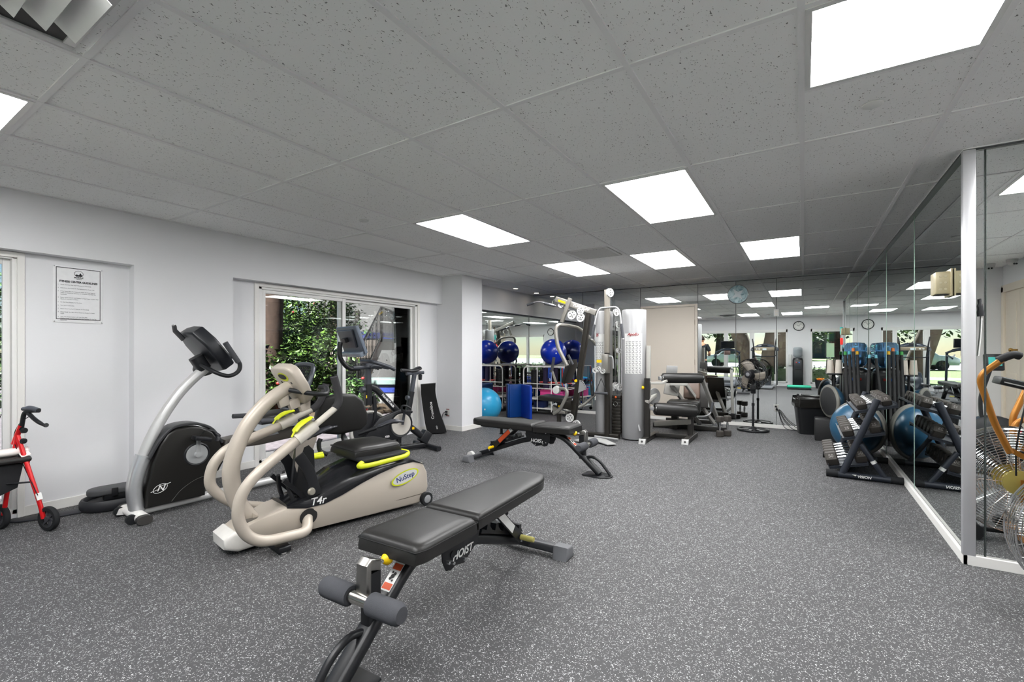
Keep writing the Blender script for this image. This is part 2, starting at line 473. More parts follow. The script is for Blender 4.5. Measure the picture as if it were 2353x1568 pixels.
# beige closet door flush in the mirror wall
BEIGE = mat('beige_door_paint', 'd9cfc2', .5, 0, .4, .02, 4)
d = thing('door_1', 'beige flush closet door set in the mirrored back wall', 'door', (-2.068, YB, 0)); d['kind'] = 'structure'
m = MB(); m.bb(-.50, -.46, -.02, .006, 0, 2.07, .003); m.bb(.46, .50, -.02, .006, 0, 2.07, .003); m.bb(-.46, .46, -.02, .006, 2.03, 2.07, .003); m.build('door_frame', BEIGE, d)
m = MB(); m.bb(-.455, .455, -.014, .006, .06, 2.025, .003); m.build('door_leaf', BEIGE, d)
m = MB()
for z in (.35, 1.05, 1.75): m.cyl((.457, -.018, z-.045), (.457, -.018, z+.045), .006, n=8)
m.build('hinge', mat('beige_hinge', 'b9ac9d', .45), d)
# cream panel door on the far right wall, seen in the mirror
CREAM = mat('cream_door_paint', 'eadfcf', .5, 0, .4, .02, 4)
d = thing('door_2', 'cream panelled double door on the side wall seen in the right mirror', 'door', (XS, -1.17, 0)); d['kind'] = 'structure'
m = MB(); m.bb(-.025, .05, -.57, -.49, 0, 2.14, .004); m.bb(-.025, .05, .49, .57, 0, 2.14, .004); m.bb(-.025, .05, -.57, .57, 2.06, 2.16, .004); m.build('door_frame', CREAM, d)
for k, (a, b_) in enumerate(((-.488, -.003), (.003, .488))):
    m = MB(); m.bb(.0, .045, a, b_, .005, 2.058, .003)
    for z0, z1 in ((.2, .95), (1.15, 1.9)): m.bb(-.008, .002, a+.08, b_-.08, z0, z1, .006)
    m.build('door_leaf', CREAM, d)
BRASS = mat('brass', 'b08d4e', .25, 1)
m = MB(); m.cyl((0, -.06, 1.26), (-.045, -.06, 1.26), .012); m.lathe([(0, -.085), (.02, -.082), (.028, -.065), (.02, -.048), (.011, -.04)], (0, -.06, 1.26), (1, 0, 0)); m.build('door_knob', BRASS, d)
# ---------------------------------------------------------------- ceiling fixtures
DIFF = mat('lit_diffuser', 'ffffff', .6, 0, .2, .01, 3, emit='ffffff', estr=LAMP)
DIFFOFF = mat('unlit_diffuser', 'f6f6f4', .5, 0, .3, .01, 3)
FRAME = mat('light_frame', 'dcdcda', .4, .1, .5, .02)
lights = [  # i, j, width in tiles, length in tiles, lit, label
 (1, 0, 1, .5, 1, 'square lit ceiling panel at upper right nearest the viewer'),
 (-1, 1, 1, 1, 1, 'large lit ceiling panel in the middle above the weight bench area'),
 (-4, 1, 1, 1, 1, 'lit ceiling panel left of centre above the spin bike side'),
 (-4, 3, 1, 1, 1, 'lit ceiling panel next to the ceiling vent in front of the pillar'),
 (-2, 3, 1, 1, 1, 'lit ceiling panel above the leg machine near the back mirror'),
 (0, 3, 1, 1, 1, 'lit ceiling panel above the pedestal fan near the back mirror'),
 (-6, 1, 1, 1, 0, 'unlit white ceiling panel above the sliding glass door'),
 (-5, -2, 1, 1, 1, 'lit ceiling panel at the far left edge above the red rollator'),
 (0, -2, 1, 1, 1, 'lit ceiling panel by the front windows right of centre seen in the mirror'),
 (-2, -2, 1, 1, 1, 'lit ceiling panel by the front windows left of centre seen in the mirror'),
 (3, .5, 1, 1, 1, 'lit ceiling panel on the right side seen reflected beyond the corner post'),
]
for i, j, wx, wy, lit, lab in lights:
    x0, x1 = GX+i*TX+.012, GX+(i+wx)*TX-.012; y0, y1 = GY+j*TY+.012, GY+(j+wy)*TY-.012
    cx, cy = (x0+x1)/2, (y0+y1)/2; hx, hy = (x1-x0)/2, (y1-y0)/2
    r = thing('ceiling_light', lab, 'ceiling light', (cx, cy, HC), 0, 'recessed ceiling light panels')
    m = MB(); f = .022
    m.bb(-hx, -hx+f, -hy, hy, -.002, .006); m.bb(hx-f, hx, -hy, hy, -.002, .006)
    m.bb(-hx+f, hx-f, -hy, -hy+f, -.002, .006); m.bb(-hx+f, hx-f, hy-f, hy, -.002, .006)
    m.build('frame', FRAME, r, 0)
    m = MB(); m.bb(-hx+f, hx-f, -hy+f, hy-f, .000, .006); m.build('diffuser', DIFF if lit else DIFFOFF, r, 0)

GRILLE = mat('grey_metal_grille', 'cfcfce', .5, .1, .4, .08, 20); DARKIN = mat('dark_duct', '3a3939', .8); SLAT = mat('pale_louvre', 'e4e4e2', .6, 0, .3, .1, 6)
def vent(cx, cy, w, l, label, nslat, deep):
    r = thing('ceiling_vent', label, 'vent', (cx, cy, HC), 0, 'ceiling air vents')
    m = MB(); f = .035
    for a in ((-w/2, -w/2+f, -l/2, l/2), (w/2-f, w/2, -l/2, l/2), (-w/2+f, w/2-f, -l/2, -l/2+f), (-w/2+f, w/2-f, l/2-f, l/2)): m.bb(*a, -.006, .006, .002)
    m.build('frame', GRILLE, r)
    m = MB(); m.bb(-w/2+f, w/2-f, -l/2+f, l/2-f, .003, .005); m.build('duct', DARKIN, r, 0)
    for k in range(nslat):
        m = MB()
        if deep:
            y = -l/2+f+(k+.5)*(l-2*f)/nslat; m.box((.06, y, -.012), (w-2*f-.12, .115, .0025), (math.radians(-38), 0, 0))
        else:
            x = -w/2+f+(k+.5)*(w-2*f)/nslat; m.box((x, 0, -.004), ((w-2*f)/nslat*.62, l-2*f, .002), (0, math.radians(-32), 0))
        m.build('slat', SLAT if deep else GRILLE, r, 0)
vent(GX-2.5*TX, GY+2.76*TY, .53, .52, 'small dark ceiling air vent between the lit panels near the back', 12, .0)
vent(GX-2.5*TX, GY-1.26*TY, .54, .54, 'large louvred ceiling vent at the upper left corner', 6, .03)
vent(GX-3.5*TX, GY-2.2*TY, .5, .4, 'dark ceiling vent by the front windows seen in the back mirror', 12, .0)
SPR = mat('cover_plate_white', 'dededc', .5)
for k, (i, j, lab) in enumerate(((-4.5, .77, 'round white sprinkler cover on a ceiling tile near the unlit panel'), (1.47, .75, 'round white sprinkler cover beside the big square light panel'),
                 (1.48, 3.77, 'round white sprinkler cover near the right back corner of the ceiling'), (-4.43, 3.71, 'round white sprinkler cover on a tile beside the far left lit panel'))):
    m = MB(); m.lathe([(0, -.008), (.038, -.008), (.043, -.004), (.043, 0)], (GX+i*TX, GY+j*TY, HC+.004)); tag(m.build('sprinkler_cover', SPR), lab, 'sprinkler cover', 'ceiling sprinkler covers')
# recessed downlights over the corner mirror
for (x, y, lab) in ((-4.60, 7.40, 'small round recessed downlight by the pillar over the mirror corner'), (-4.60, 8.20, 'small round recessed downlight in the back left corner of the ceiling')):
    r = thing('downlight', lab, 'downlight', (x, y, HC))
    m = MB(); m.lathe([(.045, -.004), (.06, -.004), (.064, 0), (.064, .006)]); m.build('trim_ring', WHITEPL(), r)
    m = MB(); m.lathe([(0, -.001), (.045, -.001), (.045, .005)]); m.build('lens', mat('warm_lens', 'fff6e6', .5, emit='fff1dc', estr=14), r)
    ld = bpy.data.lights.new('downlight_lamp', 'SPOT'); ld.energy = 14; ld.spot_size = math.radians(75); ld.spot_blend = .6; ld.shadow_soft_size = .04; ld.color = (1, .95, .88)
    lo = bpy.data.objects.new('downlight_lamp', ld); COL.objects.link(lo); lo.parent = r; lo.location = (0, 0, -.015)
# smoke detector and two security cameras
m = MB(); m.lathe([(0, -.05), (.04, -.048), (.055, -.03), (.062, -.01), (.062, 0)], (-.96, .05, HC+.004)); tag(m.build('smoke_detector', WHITEPL()), 'white round smoke detector on the ceiling near the front windows', 'smoke detector')
for k, (x, y, a, lab) in enumerate(((2.14, -1.35, 100, 'white dome security camera on the ceiling left one of the pair by the cream door'), (2.27, -1.05, 60, 'white dome security camera on the ceiling right one of the pair by the cream door'))):
    r = thing('security_camera', lab, 'camera', (x, y, HC), math.radians(a))
    m = MB(); m.lathe([(0, -.03), (.05, -.028), (.056, -.012), (.056, .003)]); m.sphere((0, 0, -.035), .046); m.build('housing', WHITEPL(), r)
    for sy in (-.014, .014):
        m = MB(); m.lathe([(0, .05), (.010, .049), (.011, .04)], (0, sy, -.045), (1, 0, -.35), 12); m.build('lens', BLACKPL(), r)

# ---------------------------------------------------------------- sliding doors on the left wall
VINYL = mat('white_vinyl_frame', 'eeedeb', .4, 0, .4, .02, 6); VSH = mat('white_frame_inner', 'e2e2e2', .45, 0, .4, .03)
def slider(name, label, y0, y1, ymid, z0, z1, xc, f=.045, g=.05):
    d = thing(name, label, 'sliding glass door', (xc, (y0+y1)/2, 0)); d['kind'] = 'structure'; yc = (y0+y1)/2
    m = MB(); a, b = y0-yc, y1-yc
    m.bb(-.06, .02, a, a+f, z0, z1, .004); m.bb(-.06, .02, b-f, b, z0, z1, .004); m.bb(-.06, .02, a, b, z1-f, z1, .004); m.bb(-.06, .02, a, b, z0, z0+.035, .004)
    m.build('outer_frame', VINYL, d)
    q = ymid-yc
    for k, (p, s_, dx) in enumerate(((a+f, q+.045, -.012), (q-.045, b-f, -.042))):
        m = MB()
        m.bb(dx-.014, dx+.014, p, p+g, z0+.035, z1-f, .003); m.bb(dx-.014, dx+.014, s_-g, s_, z0+.035, z1-f, .003)
        m.bb(dx-.014, dx+.014, p+g, s_-g, z1-f-.04, z1-f, .003); m.bb(dx-.014, dx+.014, p+g, s_-g, z0+.035, z0+.10, .003)
        sash = m.build('sash', VINYL, d)
        m = MB(); m.bb(dx-.003, dx+.003, p+g, s_-g, z0+.10, z1-f-.04); m.build('pane', PANE, sash, 0)
    return d
slider('window_1', 'white framed sliding glass door on the left wall looking out to the hedge and stairs', 2.74, 5.17, 3.84, .03, 1.965, XN-.02)
s2 = slider('window_2', 'white framed sliding glass door at the far left edge behind the red rollator', -.95, .94, .0, .03, 1.965, XN-.02, .03, .04)
m = MB(); m.bb(.0, .03, .80, .84, .86, 1.12, .008); m.bb(-.03, .03, .80, .84, .84, .88, .006); m.bb(-.03, .03, .80, .84, 1.10, 1.14, .006); m.build('pull_handle', WHITEPL(), s2)
m = MB(); m.bb(-.004, .016, 5.165, 5.215, 0, 1.985, .003); m.bb(-.004, .016, 2.70, 2.745, 0, 1.985, .003); m.bb(-.004, .016, 2.745, 5.165, 1.945, 1.985, .003); m.bb(-.004, .016, .935, .975, 0, 1.985, .003); m.bb(-.004, .016, -.95, .935, 1.945, 1.985, .003)
for v in m.bm.verts: v.co.x += XN
struct('trim_3', m, TRIMW)

# front windows (seen in the mirrors)
def fwin(name, label, x0, x1, mull):
    d = thing(name, label, 'window', ((x0+x1)/2, YF, 0)); d['kind'] = 'structure'; xc = (x0+x1)/2
    m = MB(); f = .05; z0, z1 = .12, HW
    m.bb(x0-xc, x0-xc+f, -.10, .012, z0, z1, .004); m.bb(x1-xc-f, x1-xc, -.10, .012, z0, z1, .004)
    m.bb(x0-xc, x1-xc, -.10, .012, z1-.10, z1, .004); m.bb(x0-xc, x1-xc, -.10, .012, z0, z0+.05, .004)
    for q, w in mull: m.bb(q-w/2-xc, q+w/2-xc, -.09, .008, z0, z1, .004)
    m.build('frame', VINYL, d)
    xs = [x0+f]+sum([[q-w/2, q+w/2] for q, w in mull], [])+[x1-f]
    for a, b in zip(xs[::2], xs[1::2]):
        m = MB(); m.bb(a-xc, b-xc, -.055, -.049, z0+.05, z1-.10); m.build('pane', PANE, d, 0)
fwin('window_3', 'wide white framed front window behind the treadmill seen in the back mirror', -4.55, -.48, [(-3.50, .14), (-2.46, .14), (-1.59, .15), (-.83, .10)])
fwin('window_4', 'white framed front window right of the clock pier seen in the mirrors', .20, 1.95, [(1.10, .12)])
# ---------------------------------------------------------------- outdoors
def leaf_mesh(mb, pts, size, rg, droop=.3, narrow=.45):
    for p in pts:
        a = rg.uniform(0, 2*PI); el = rg.uniform(-.9, .6); L = size*rg.uniform(.7, 1.3); W = L*narrow
        d = Vector((math.cos(a)*math.cos(el), math.sin(a)*math.cos(el), math.sin(el)-droop*.3)).normalized()
        s_ = d.cross(Vector((rg.uniform(-.5, .5), rg.uniform(-.5, .5), 1))).normalized()*W*.5
        p = Vector(p); n = d.cross(s_).normalized()*L*.08
        v = [mb.bm.verts.new(q) for q in (p, p+d*L*.45+s_+n, p+d*L, p+d*L*.45-s_+n)]
        mb.bm.faces.new(v)
def blob_points(rg, blobs, n, shell=.55):
    tot = sum(b[3]*b[4]*b[5] for b in blobs)**1; out = []
    for (x, y, z, rx, ry, rz) in blobs:
        k = int(n*(rx*ry*rz)/tot)+1
        for _ in range(k):
            while True:
                v = Vector((rg.gauss(0, 1), rg.gauss(0, 1), rg.gauss(0, 1)))
                if v.length > 1e-3: break
            v = v.normalized()*(shell+(1-shell)*rg.random())*(1+.16*math.sin(9*v.x+3*v.z)*math.cos(7*v.y))
            out.append((x+v.x*rx, y+v.y*ry, max(.02, z+v.z*rz)))
    return out
def leaf_mat(name, a, b, rough=.5):
    if name in MATS: return MATS[name]
    m = bpy.data.materials.new(name); m.use_nodes = True; nt = NT(m); p = nt.n['Principled BSDF']
    g = nt.add('ShaderNodeNewGeometry'); r = nt.add('ShaderNodeValToRGB')
    r.color_ramp.elements[0].color = lin(a); r.color_ramp.elements[1].color = lin(b)
    nt.link(g.outputs['Random Per Island'], r.inputs['Fac']); nt.link(r.outputs['Color'], p.inputs['Base Color'])
    p.inputs['Roughness'].default_value = rough; p.inputs['Specular IOR Level'].default_value = .4
    p.inputs['Transmission Weight'].default_value = 0
    MATS[name] = m; return m
BARK = lambda: mat('rough_bark', '2c211b', .9, 0, .2, .45, 14, .8, 30)
OAKBARK = lambda: mat('grey_oak_bark', '473d34', .9, 0, .2, .35, 6, .8, 20)
HEDGE = lambda: leaf_mat('hedge_leaf', '1a2c0b', '3f561a')
DARKLEAF = lambda: leaf_mat('dark_leaf', '152a0d', '35501c')
TREELEAF = lambda: leaf_mat('tree_leaf', '22381c', '4f6535')

# ground, left side: dark pavers, bed
def paver_mat():
    m = bpy.data.materials.new('mauve_brick_pavers'); m.use_nodes = True; nt = NT(m); p = nt.n['Principled BSDF']
    tc = nt.add('ShaderNodeTexCoord'); br = nt.add('ShaderNodeTexBrick')
    br.inputs['Scale'].default_value = 4.5; br.inputs['Color1'].default_value = lin('423b3e'); br.inputs['Color2'].default_value = lin('524a4d'); br.inputs['Mortar'].default_value = lin('2a2626')
    br.inputs['Mortar Size'].default_value = .012
    nt.link(tc.outputs['Object'], br.inputs['Vector']); nt.link(br.outputs['Color'], p.inputs['Base Color']); p.inputs['Roughness'].default_value = .8
    return m
g = MB(); g.bb(-30, XN-.12, -1.9, 30, -.3, -.03); o = g.build('paved_ground', paver_mat(), None, 0); o['kind'] = 'structure'
soil = MB(); soil.bb(-11.2, -7.2, 3.2, 9.6, -.05, .05, .02); o = soil.build('planting_bed', mat('dark_soil', '3a3026', .95, 0, .1, .3)); o['kind'] = 'structure'
rg = random.Random(3)
def shrub(label, x, y, blobs, n, size, m, flowers=0, stems=4, group='garden shrubs', base=.05):
    r = thing('shrub', label, 'shrub', (x, y, base), 0, group)
    mb = MB(); leaf_mesh(mb, blob_points(rg, blobs, n), size, rg); mb.build('foliage', m, r, 0)
    mb = MB()
    for k in range(stems):
        b = blobs[k % len(blobs)]; a = rg.uniform(0, 6.28)
        P = [(0+.1*math.cos(a), .1*math.sin(a), 0), (b[0]*.4+.15*math.cos(a), b[1]*.4+.12*math.sin(a), b[2]*.5), (b[0]+.2*math.cos(a), b[1]+.2*math.sin(a), b[2]+b[5]*.5)]
        mb.tube(catmull(P, 4), [.03, .01], n=6)
    mb.build('stem', BARK(), r)
    if flowers:
        mb = MB()
        for p in rg.sample(blob_points(rg, blobs, 200, .98), flowers): mb.sphere((p[0]+.12, p[1]-.05, p[2]), (.034, .034, .03), 8, 6)
        mb.build('red_flower', mat('red_flower', '8c1512', .6), r)
    return r
shrub('tall clipped dark green hedge tree in the middle of the sliding door view', -9.4, 6.50, [(0, 0, 2.15, .8, .95, .75), (.1, .5, 1.75, .6, .6, .7), (0, -.5, 1.9, .6, .6, .6)], 5200, .10, HEDGE(), 4)
shrub('green flowering shrub behind the palm trunk at left in the sliding door view', -9.5, 5.0, [(0, 0, 1.3, .9, .8, .9), (.2, -.6, 1.6, .7, .7, .6), (.1, .6, .9, .7, .7, .7)], 4200, .13, DARKLEAF(), 5)
shrub('lower leafy shrub in front of the clipped hedge tree outside', -8.4, 5.45, [(0, 0, .9, .6, .8, .75), (.1, .6, 1.0, .5, .6, .7), (0, -.7, .7, .5, .6, .6)], 3600, .13, HEDGE(), 4)
shrub('small green ground shrub beneath the stairs outside', -7.5, 6.05, [(0, 0, .35, .35, .5, .35)], 700, .10, DARKLEAF(), 3, 3)
shrub('leafy shrub outside the far left sliding door', -8.6, 2.2, [(0, 0, 1.1, .8, 1.2, 1.0), (0, -.6, 1.6, .7, .7, .7)], 3200, .13, DARKLEAF(), 3)
def palm(label, x, y, h, r0, r1, crown=True):
    r = thing('palm_tree', label, 'tree', (x, y, 0), 0, 'palm trees')
    mb = MB(); n = 40; P = []; R = []
    for k in range(n+1):
        t = k/n; P.append((.12*math.sin(t*2), .05*t, h*t)); R.append((r0+(r1-r0)*t)*(1.05 if k % 2 else .97))
    mb.tube(P, R, n=14); mb.build('trunk', BARK(), r)
    if crown:
        mb = MB()
        for k in range(16):
            a = 2*PI*k/16+rg.random()*.3; el = rg.uniform(.1, .9); L = rg.uniform(1.4, 2.0)
            sp = [(math.cos(a)*L*t, math.sin(a)*L*t, h+L*(math.sin(el)*t-.75*t*t)) for t in (0, .25, .5, .75, 1)]
            sp = catmull(sp, 4)
            for i in range(2, len(sp)-1):
                d = (sp[i+1]-sp[i]).normalized(); s_ = d.cross(Vector((0, 0, 1))).normalized()
                for q in (-1, 1):
                    e = sp[i]+s_*q*.42*(1-abs(i/len(sp)-.4))+d*.22-Vector((0, 0, .12))
                    mb.quad((sp[i]-d*.02, sp[i]+d*.03, e))
        mb.build('fronds', TREELEAF(), r, 0)
    return r
shrub('broad dense dark green hedge wall behind the shrubs and palm trunks outside', -12.2, 7.4, [(0, 0, 1.2, .7, 3.4, 1.2), (0, -1.8, 1.5, .6, 1.6, 1.1), (0, 1.4, 1.3, .6, 1.6, 1.1)], 9000, .15, DARKLEAF(), 0)
mb = MB(); mb.sphere((-.1, 0, 1.15), (.5, 3.0, 1.1), 24, 12); o = mb.build('hedge_core', mat('dark_hedge_core', '1d2a14', .95)); o.parent = bpy.data.objects['shrub.005'] if 'shrub.005' in bpy.data.objects else None; o.name = 'shade_core'  # solid core, its dark colour stands in for shade between the leaves
palm('thick brown palm trunk at the left of the sliding door view', -8.45, 4.87, 6.5, .185, .17)
palm('dark palm trunk behind the hedge just left of the door mullion', -10.9, 8.12, 6.5, .19, .17)

# stair building
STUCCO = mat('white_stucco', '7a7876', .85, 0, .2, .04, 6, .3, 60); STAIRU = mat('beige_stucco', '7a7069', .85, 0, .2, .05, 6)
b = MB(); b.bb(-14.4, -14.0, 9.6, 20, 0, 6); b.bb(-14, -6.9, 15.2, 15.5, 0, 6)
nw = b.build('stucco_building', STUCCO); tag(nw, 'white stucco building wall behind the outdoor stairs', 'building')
st = thing('staircase', 'outdoor stucco staircase with dark railings seen through the sliding door', 'staircase', (-8.87, 7.12, 0), math.radians(124.6))
# local: x along the flight (rising), y away
m = MB(); n = 9; run, rise = .28, .165; z0 = .065
poly = [(0, -.03)]
for k in range(n): poly += [(k*run, z0+k*rise), (k*run, z0+(k+1)*rise)] if False else [(k*run, z0+(k+1)*rise), ((k+1)*run, z0+(k+1)*rise)]
top = z0+n*rise
poly += [(n*run+1.9, top), (n*run+1.9, top-.28), (n*run+.15, top-.28), (.45, -.03)]
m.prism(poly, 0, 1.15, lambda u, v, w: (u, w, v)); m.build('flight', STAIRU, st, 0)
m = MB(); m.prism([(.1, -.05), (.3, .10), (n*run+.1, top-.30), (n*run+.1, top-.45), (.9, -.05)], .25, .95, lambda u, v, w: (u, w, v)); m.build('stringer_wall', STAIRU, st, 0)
IRON = mat('dark_iron_railing', '161312', .5, .3)
for ys in (-.03, 1.15):
    m = MB(); z1 = .95
    m.bar((-.1, ys, z0+z1), (n*run, ys, top+z1), .045, .05); m.bar((n*run, ys, top+z1), (n*run+1.9, ys, top+z1), .045, .05)
    m.bar((-.1, ys, z0+.16), (n*run, ys, top+.12), .03, .04); m.bar((n*run, ys, top+.12), (n*run+1.9, ys, top+.12), .03, .04)
    for k in range(2*n+1):
        x = k*run/2; z = z0+rise*k/2
        m.bar((x, ys, z+.14), (x, ys, z+z1), .018, .018, (0, 1, 0))
    for k in range(1, 14): m.bar((n*run+k*.135, ys, top+.12), (n*run+k*.135, ys, top+z1), .018, .018, (0, 1, 0))
    for x, z in ((0, z0), (n*run, top), (n*run+1.85, top)): m.bar((x, ys, z-.05), (x, ys, z+z1+.02), .07, .07, (0, 1, 0))
    m.build('railing', IRON, st, 0)
BLUET = mat('blue_glazed_tile', '2a3570', .25, 0, .6, .25, 16)
pl = thing('fountain_planter', 'low planter with blue tile band under the outdoor stairs', 'planter', (-7.95, 7.75, 0), math.radians(33))
m = MB(); m.bb(-.9, .9, -.3, .3, -.05, .30); m.build('base', STUCCO, pl, 0)
m = MB(); m.bb(-.92, .92, -.32, .32, .30, .48); m.build('tile_band', BLUET, pl, 0)
m = MB(); m.bb(-1.0, 1.0, -.38, .38, .48, .60, .01); m.build('coping', mat('pale_green_stone', '64736e', .5), pl, 0)
bt = MB(); bt.bb(-14.0, -13.97, 9.6, 15.2, 1.72, 1.95); bt.build('tile_frieze', BLUET, nw, 0)
m = MB(); m.bb(-6.25, -6.05, 5.98, 6.27, -.03, 3.2, .01); o = m.build('porch_post', mat('dark_brown_wood', '2c211b', .6, 0, .3, .3, 18)); tag(o, 'dark brown porch post outside at the right edge of the sliding door', 'post')

# front side: unseen bounce apron, lawn, path, road
GRASS = mat('lawn_grass', '465c2a', .9, 0, .2, .35, 3, .5, 60); ASPH = mat('grey_road', '5a5a5d', .85, 0, .2, .1, 4); CONC = mat('pale_concrete', '84817a', .85, 0, .2, .06, 3)
def strip(name, y1, y0, z, m, x0=-45, x1=45):
    b = MB(); b.bb(x0, x1, y0, y1, -.4, z); o = b.build(name, m, None, 0); o['kind'] = 'structure'
strip('bounce_apron', YF-.12, -6.0, -.05, mat('pale_bounce_ground', 'ebe8e0', .85, 0, .2, .06, 3), -26, 26)  # pale ground out of view, added to bounce sunlight up to the ceiling
strip('front_lawn', -6.0, -9.6, -.03, GRASS); strip('front_path', -9.6, -12.0, -.02, CONC); strip('verge_lawn', -12, -24, -.03, GRASS)
strip('front_road', -24, -50, -.04, ASPH, -80, 80); strip('far_lawn', -50, -95, -.03, GRASS, -120, 120)
def tree(label, x, y, h, r0, lean, blobs, n, size, m, group='trees beyond the front windows'):
    r = thing('oak_tree', label, 'tree', (x, y, -.05), 0, group)
    mb = MB(); P = catmull([(0, 0, 0), (lean*.3, 0, h*.3), (lean*.7, .1, h*.65), (lean, .2, h)], 5); mb.tube(P, [r0*1.25, r0*.75], n=14)
    for k in range(5):
        a = 2*PI*k/5; s_ = Vector((lean*.75, .1, h*.7)); e = s_+Vector((math.cos(a)*2.2, math.sin(a)*1.6, 1.6))
        mb.tube(catmull([s_, s_*.5+e*.5+Vector((0, 0, .35)), e], 4), [r0*.4, r0*.12], n=8)
    mb.build('trunk', OAKBARK(), r)
    mb = MB(); leaf_mesh(mb, blob_points(rg, blobs, n, .3), size, rg); mb.build('crown', m, r, 0)
tree('leaning oak trunk beyond the front window behind the treadmill', -2.0, -6.9, 3.6, .36, -.9, [(-1, 0, 4.6, 2.6, 2.0, 1.0), (-3.2, .3, 3.6, 1.6, 1.2, .9)], 2600, .32, TREELEAF())
tree('thick oak trunk beyond the front window behind the elliptical trainer', -1.15, -6.2, 3.6, .50, .3, [(1.2, 0, 4.9, 2.4, 2.0, 1.0)], 1600, .32, TREELEAF())
for k, (x, y, s_) in enumerate(((-10.5, -56, 2.1), (-1.5, -58, 2.2), (-20, -56, 2.2), (-30, -64, 2.4), (17, -62, 2.3), (-42, -60, 2.4), (28, -66, 2.4))):
    tree(('rounded green tree across the road behind the parked cars', 'wide green tree across the road left of the grey house', 'large green tree across the road at the left', 'tall green tree far across the road in the gap between two others', 'green tree right of the grey house across the road', 'large green tree far left across the road', 'green tree far right across the road')[k],
         x, y, 3.2*s_, .22*s_, .3, [(0, 0, 3.6*s_, 2.5*s_, 2.0*s_, 2.4*s_), (1.4, 0, 2.6*s_, 2.0*s_, 1.8*s_, 1.6*s_)], 1900, .75, TREELEAF())
palm('cabbage palm in front of the grey house across the road', 2.2, -28, 4.2, .26, .22)
lh = thing('hedge_row', 'low clipped hedge below the right front window', 'hedge', (1.2, -5.6, 0))
mb = MB(); leaf_mesh(mb, [(rg.uniform(-3, 3), rg.uniform(-.4, .4), rg.uniform(0, .62)) for _ in range(2600)], .12, rg); mb.build('foliage', DARKLEAF(), lh, 0)
mb = MB(); mb.bb(-2.95, 2.95, -.33, .33, -.06, .5); mb.build('shade_core', mat('dark_hedge_core', '1d2a14', .95), lh, 0)  # solid box coloured dark in place of the shade inside the hedge
hs = thing('house', 'grey house with white porch posts across the road', 'house', (6.0, -80, 0))
m = MB(); m.bb(-6, 6, -4, 3, -.05, 4.2); m.build('wall', mat('blue_grey_siding', '555d64', .7), hs, 0)
m = MB(); m.prism([(-7, 4.2), (7, 4.2), (4.5, 6.4), (-4.5, 6.4)], -5, 5, lambda u, v, w: (u, w, v)); m.build('roof', mat('dark_shingle', '5b5a5c', .9), hs, 0)
for x in (-5, -2.6, -.2, 2.2, 4.6):
    m = MB(); m.bb(x-.14, x+.14, 4.2, 4.5, -.05, 4.2); m.build('porch_post', WHITEPL(), hs, 0)
for x in (-4, -1.4, 1, 3.4):
    m = MB(); m.bb(x-.6, x+.6, 3.0, 3.05, .8, 2.8); m.build('window', mat('dark_house_window', '2b3038', .2), hs, 0)
sg = thing('street_sign', 'small pale street sign on a thin post outside the right front window', 'sign', (1.05, -9.0, 0))
m = MB(); m.cyl((0, 0, -.05), (0, 0, 1.6), .025, n=8); m.build('post', GREYP(), sg)
m = MB(); m.bb(-.15, .15, .026, .032, .95, 1.6); m.build('sign_plate', mat('pale_sign', 'c3d0c4', .5), sg, 0)
def car(label, x, y, rz, body):
    r = thing('car', label, 'car', (x, y, -.04), rz, 'cars parked across the lawn')
    m = MB(); m.prism([(-2.2, .35), (-2.25, .75), (-1.9, .95), (-1.2, 1.0), (-.7, 1.42), (.7, 1.45), (1.35, 1.02), (2.1, .9), (2.25, .6), (2.2, .35)], -.85, .85, bev=.06); m.build('body', mat('car_paint_'+body, body, .25, .2, .6), r)
    m = MB(); m.prism([(-1.02, 1.03), (-.62, 1.36), (.66, 1.38), (1.15, 1.03)], -.86, .86, bev=.01); m.build('windows', mat('car_glass', '22282c', .1), r)
    for sx in (-1.35, 1.35):
        for sy in (-.8, .8):
            m = MB(); m.cyl((sx, sy-.1, .33), (sx, sy+.1, .33), .33, n=18); m.build('wheel', RUBBER(), r)
car('white car parked far left across the lawn', -9.5, -22, 0, 'e4e6e8'); car('silver car parked beside the white car across the lawn', -4.5, -23.5, .1, 'b4bac0'); car('dark blue car parked left of the white car', -15, -22.5, 0, '39506e')
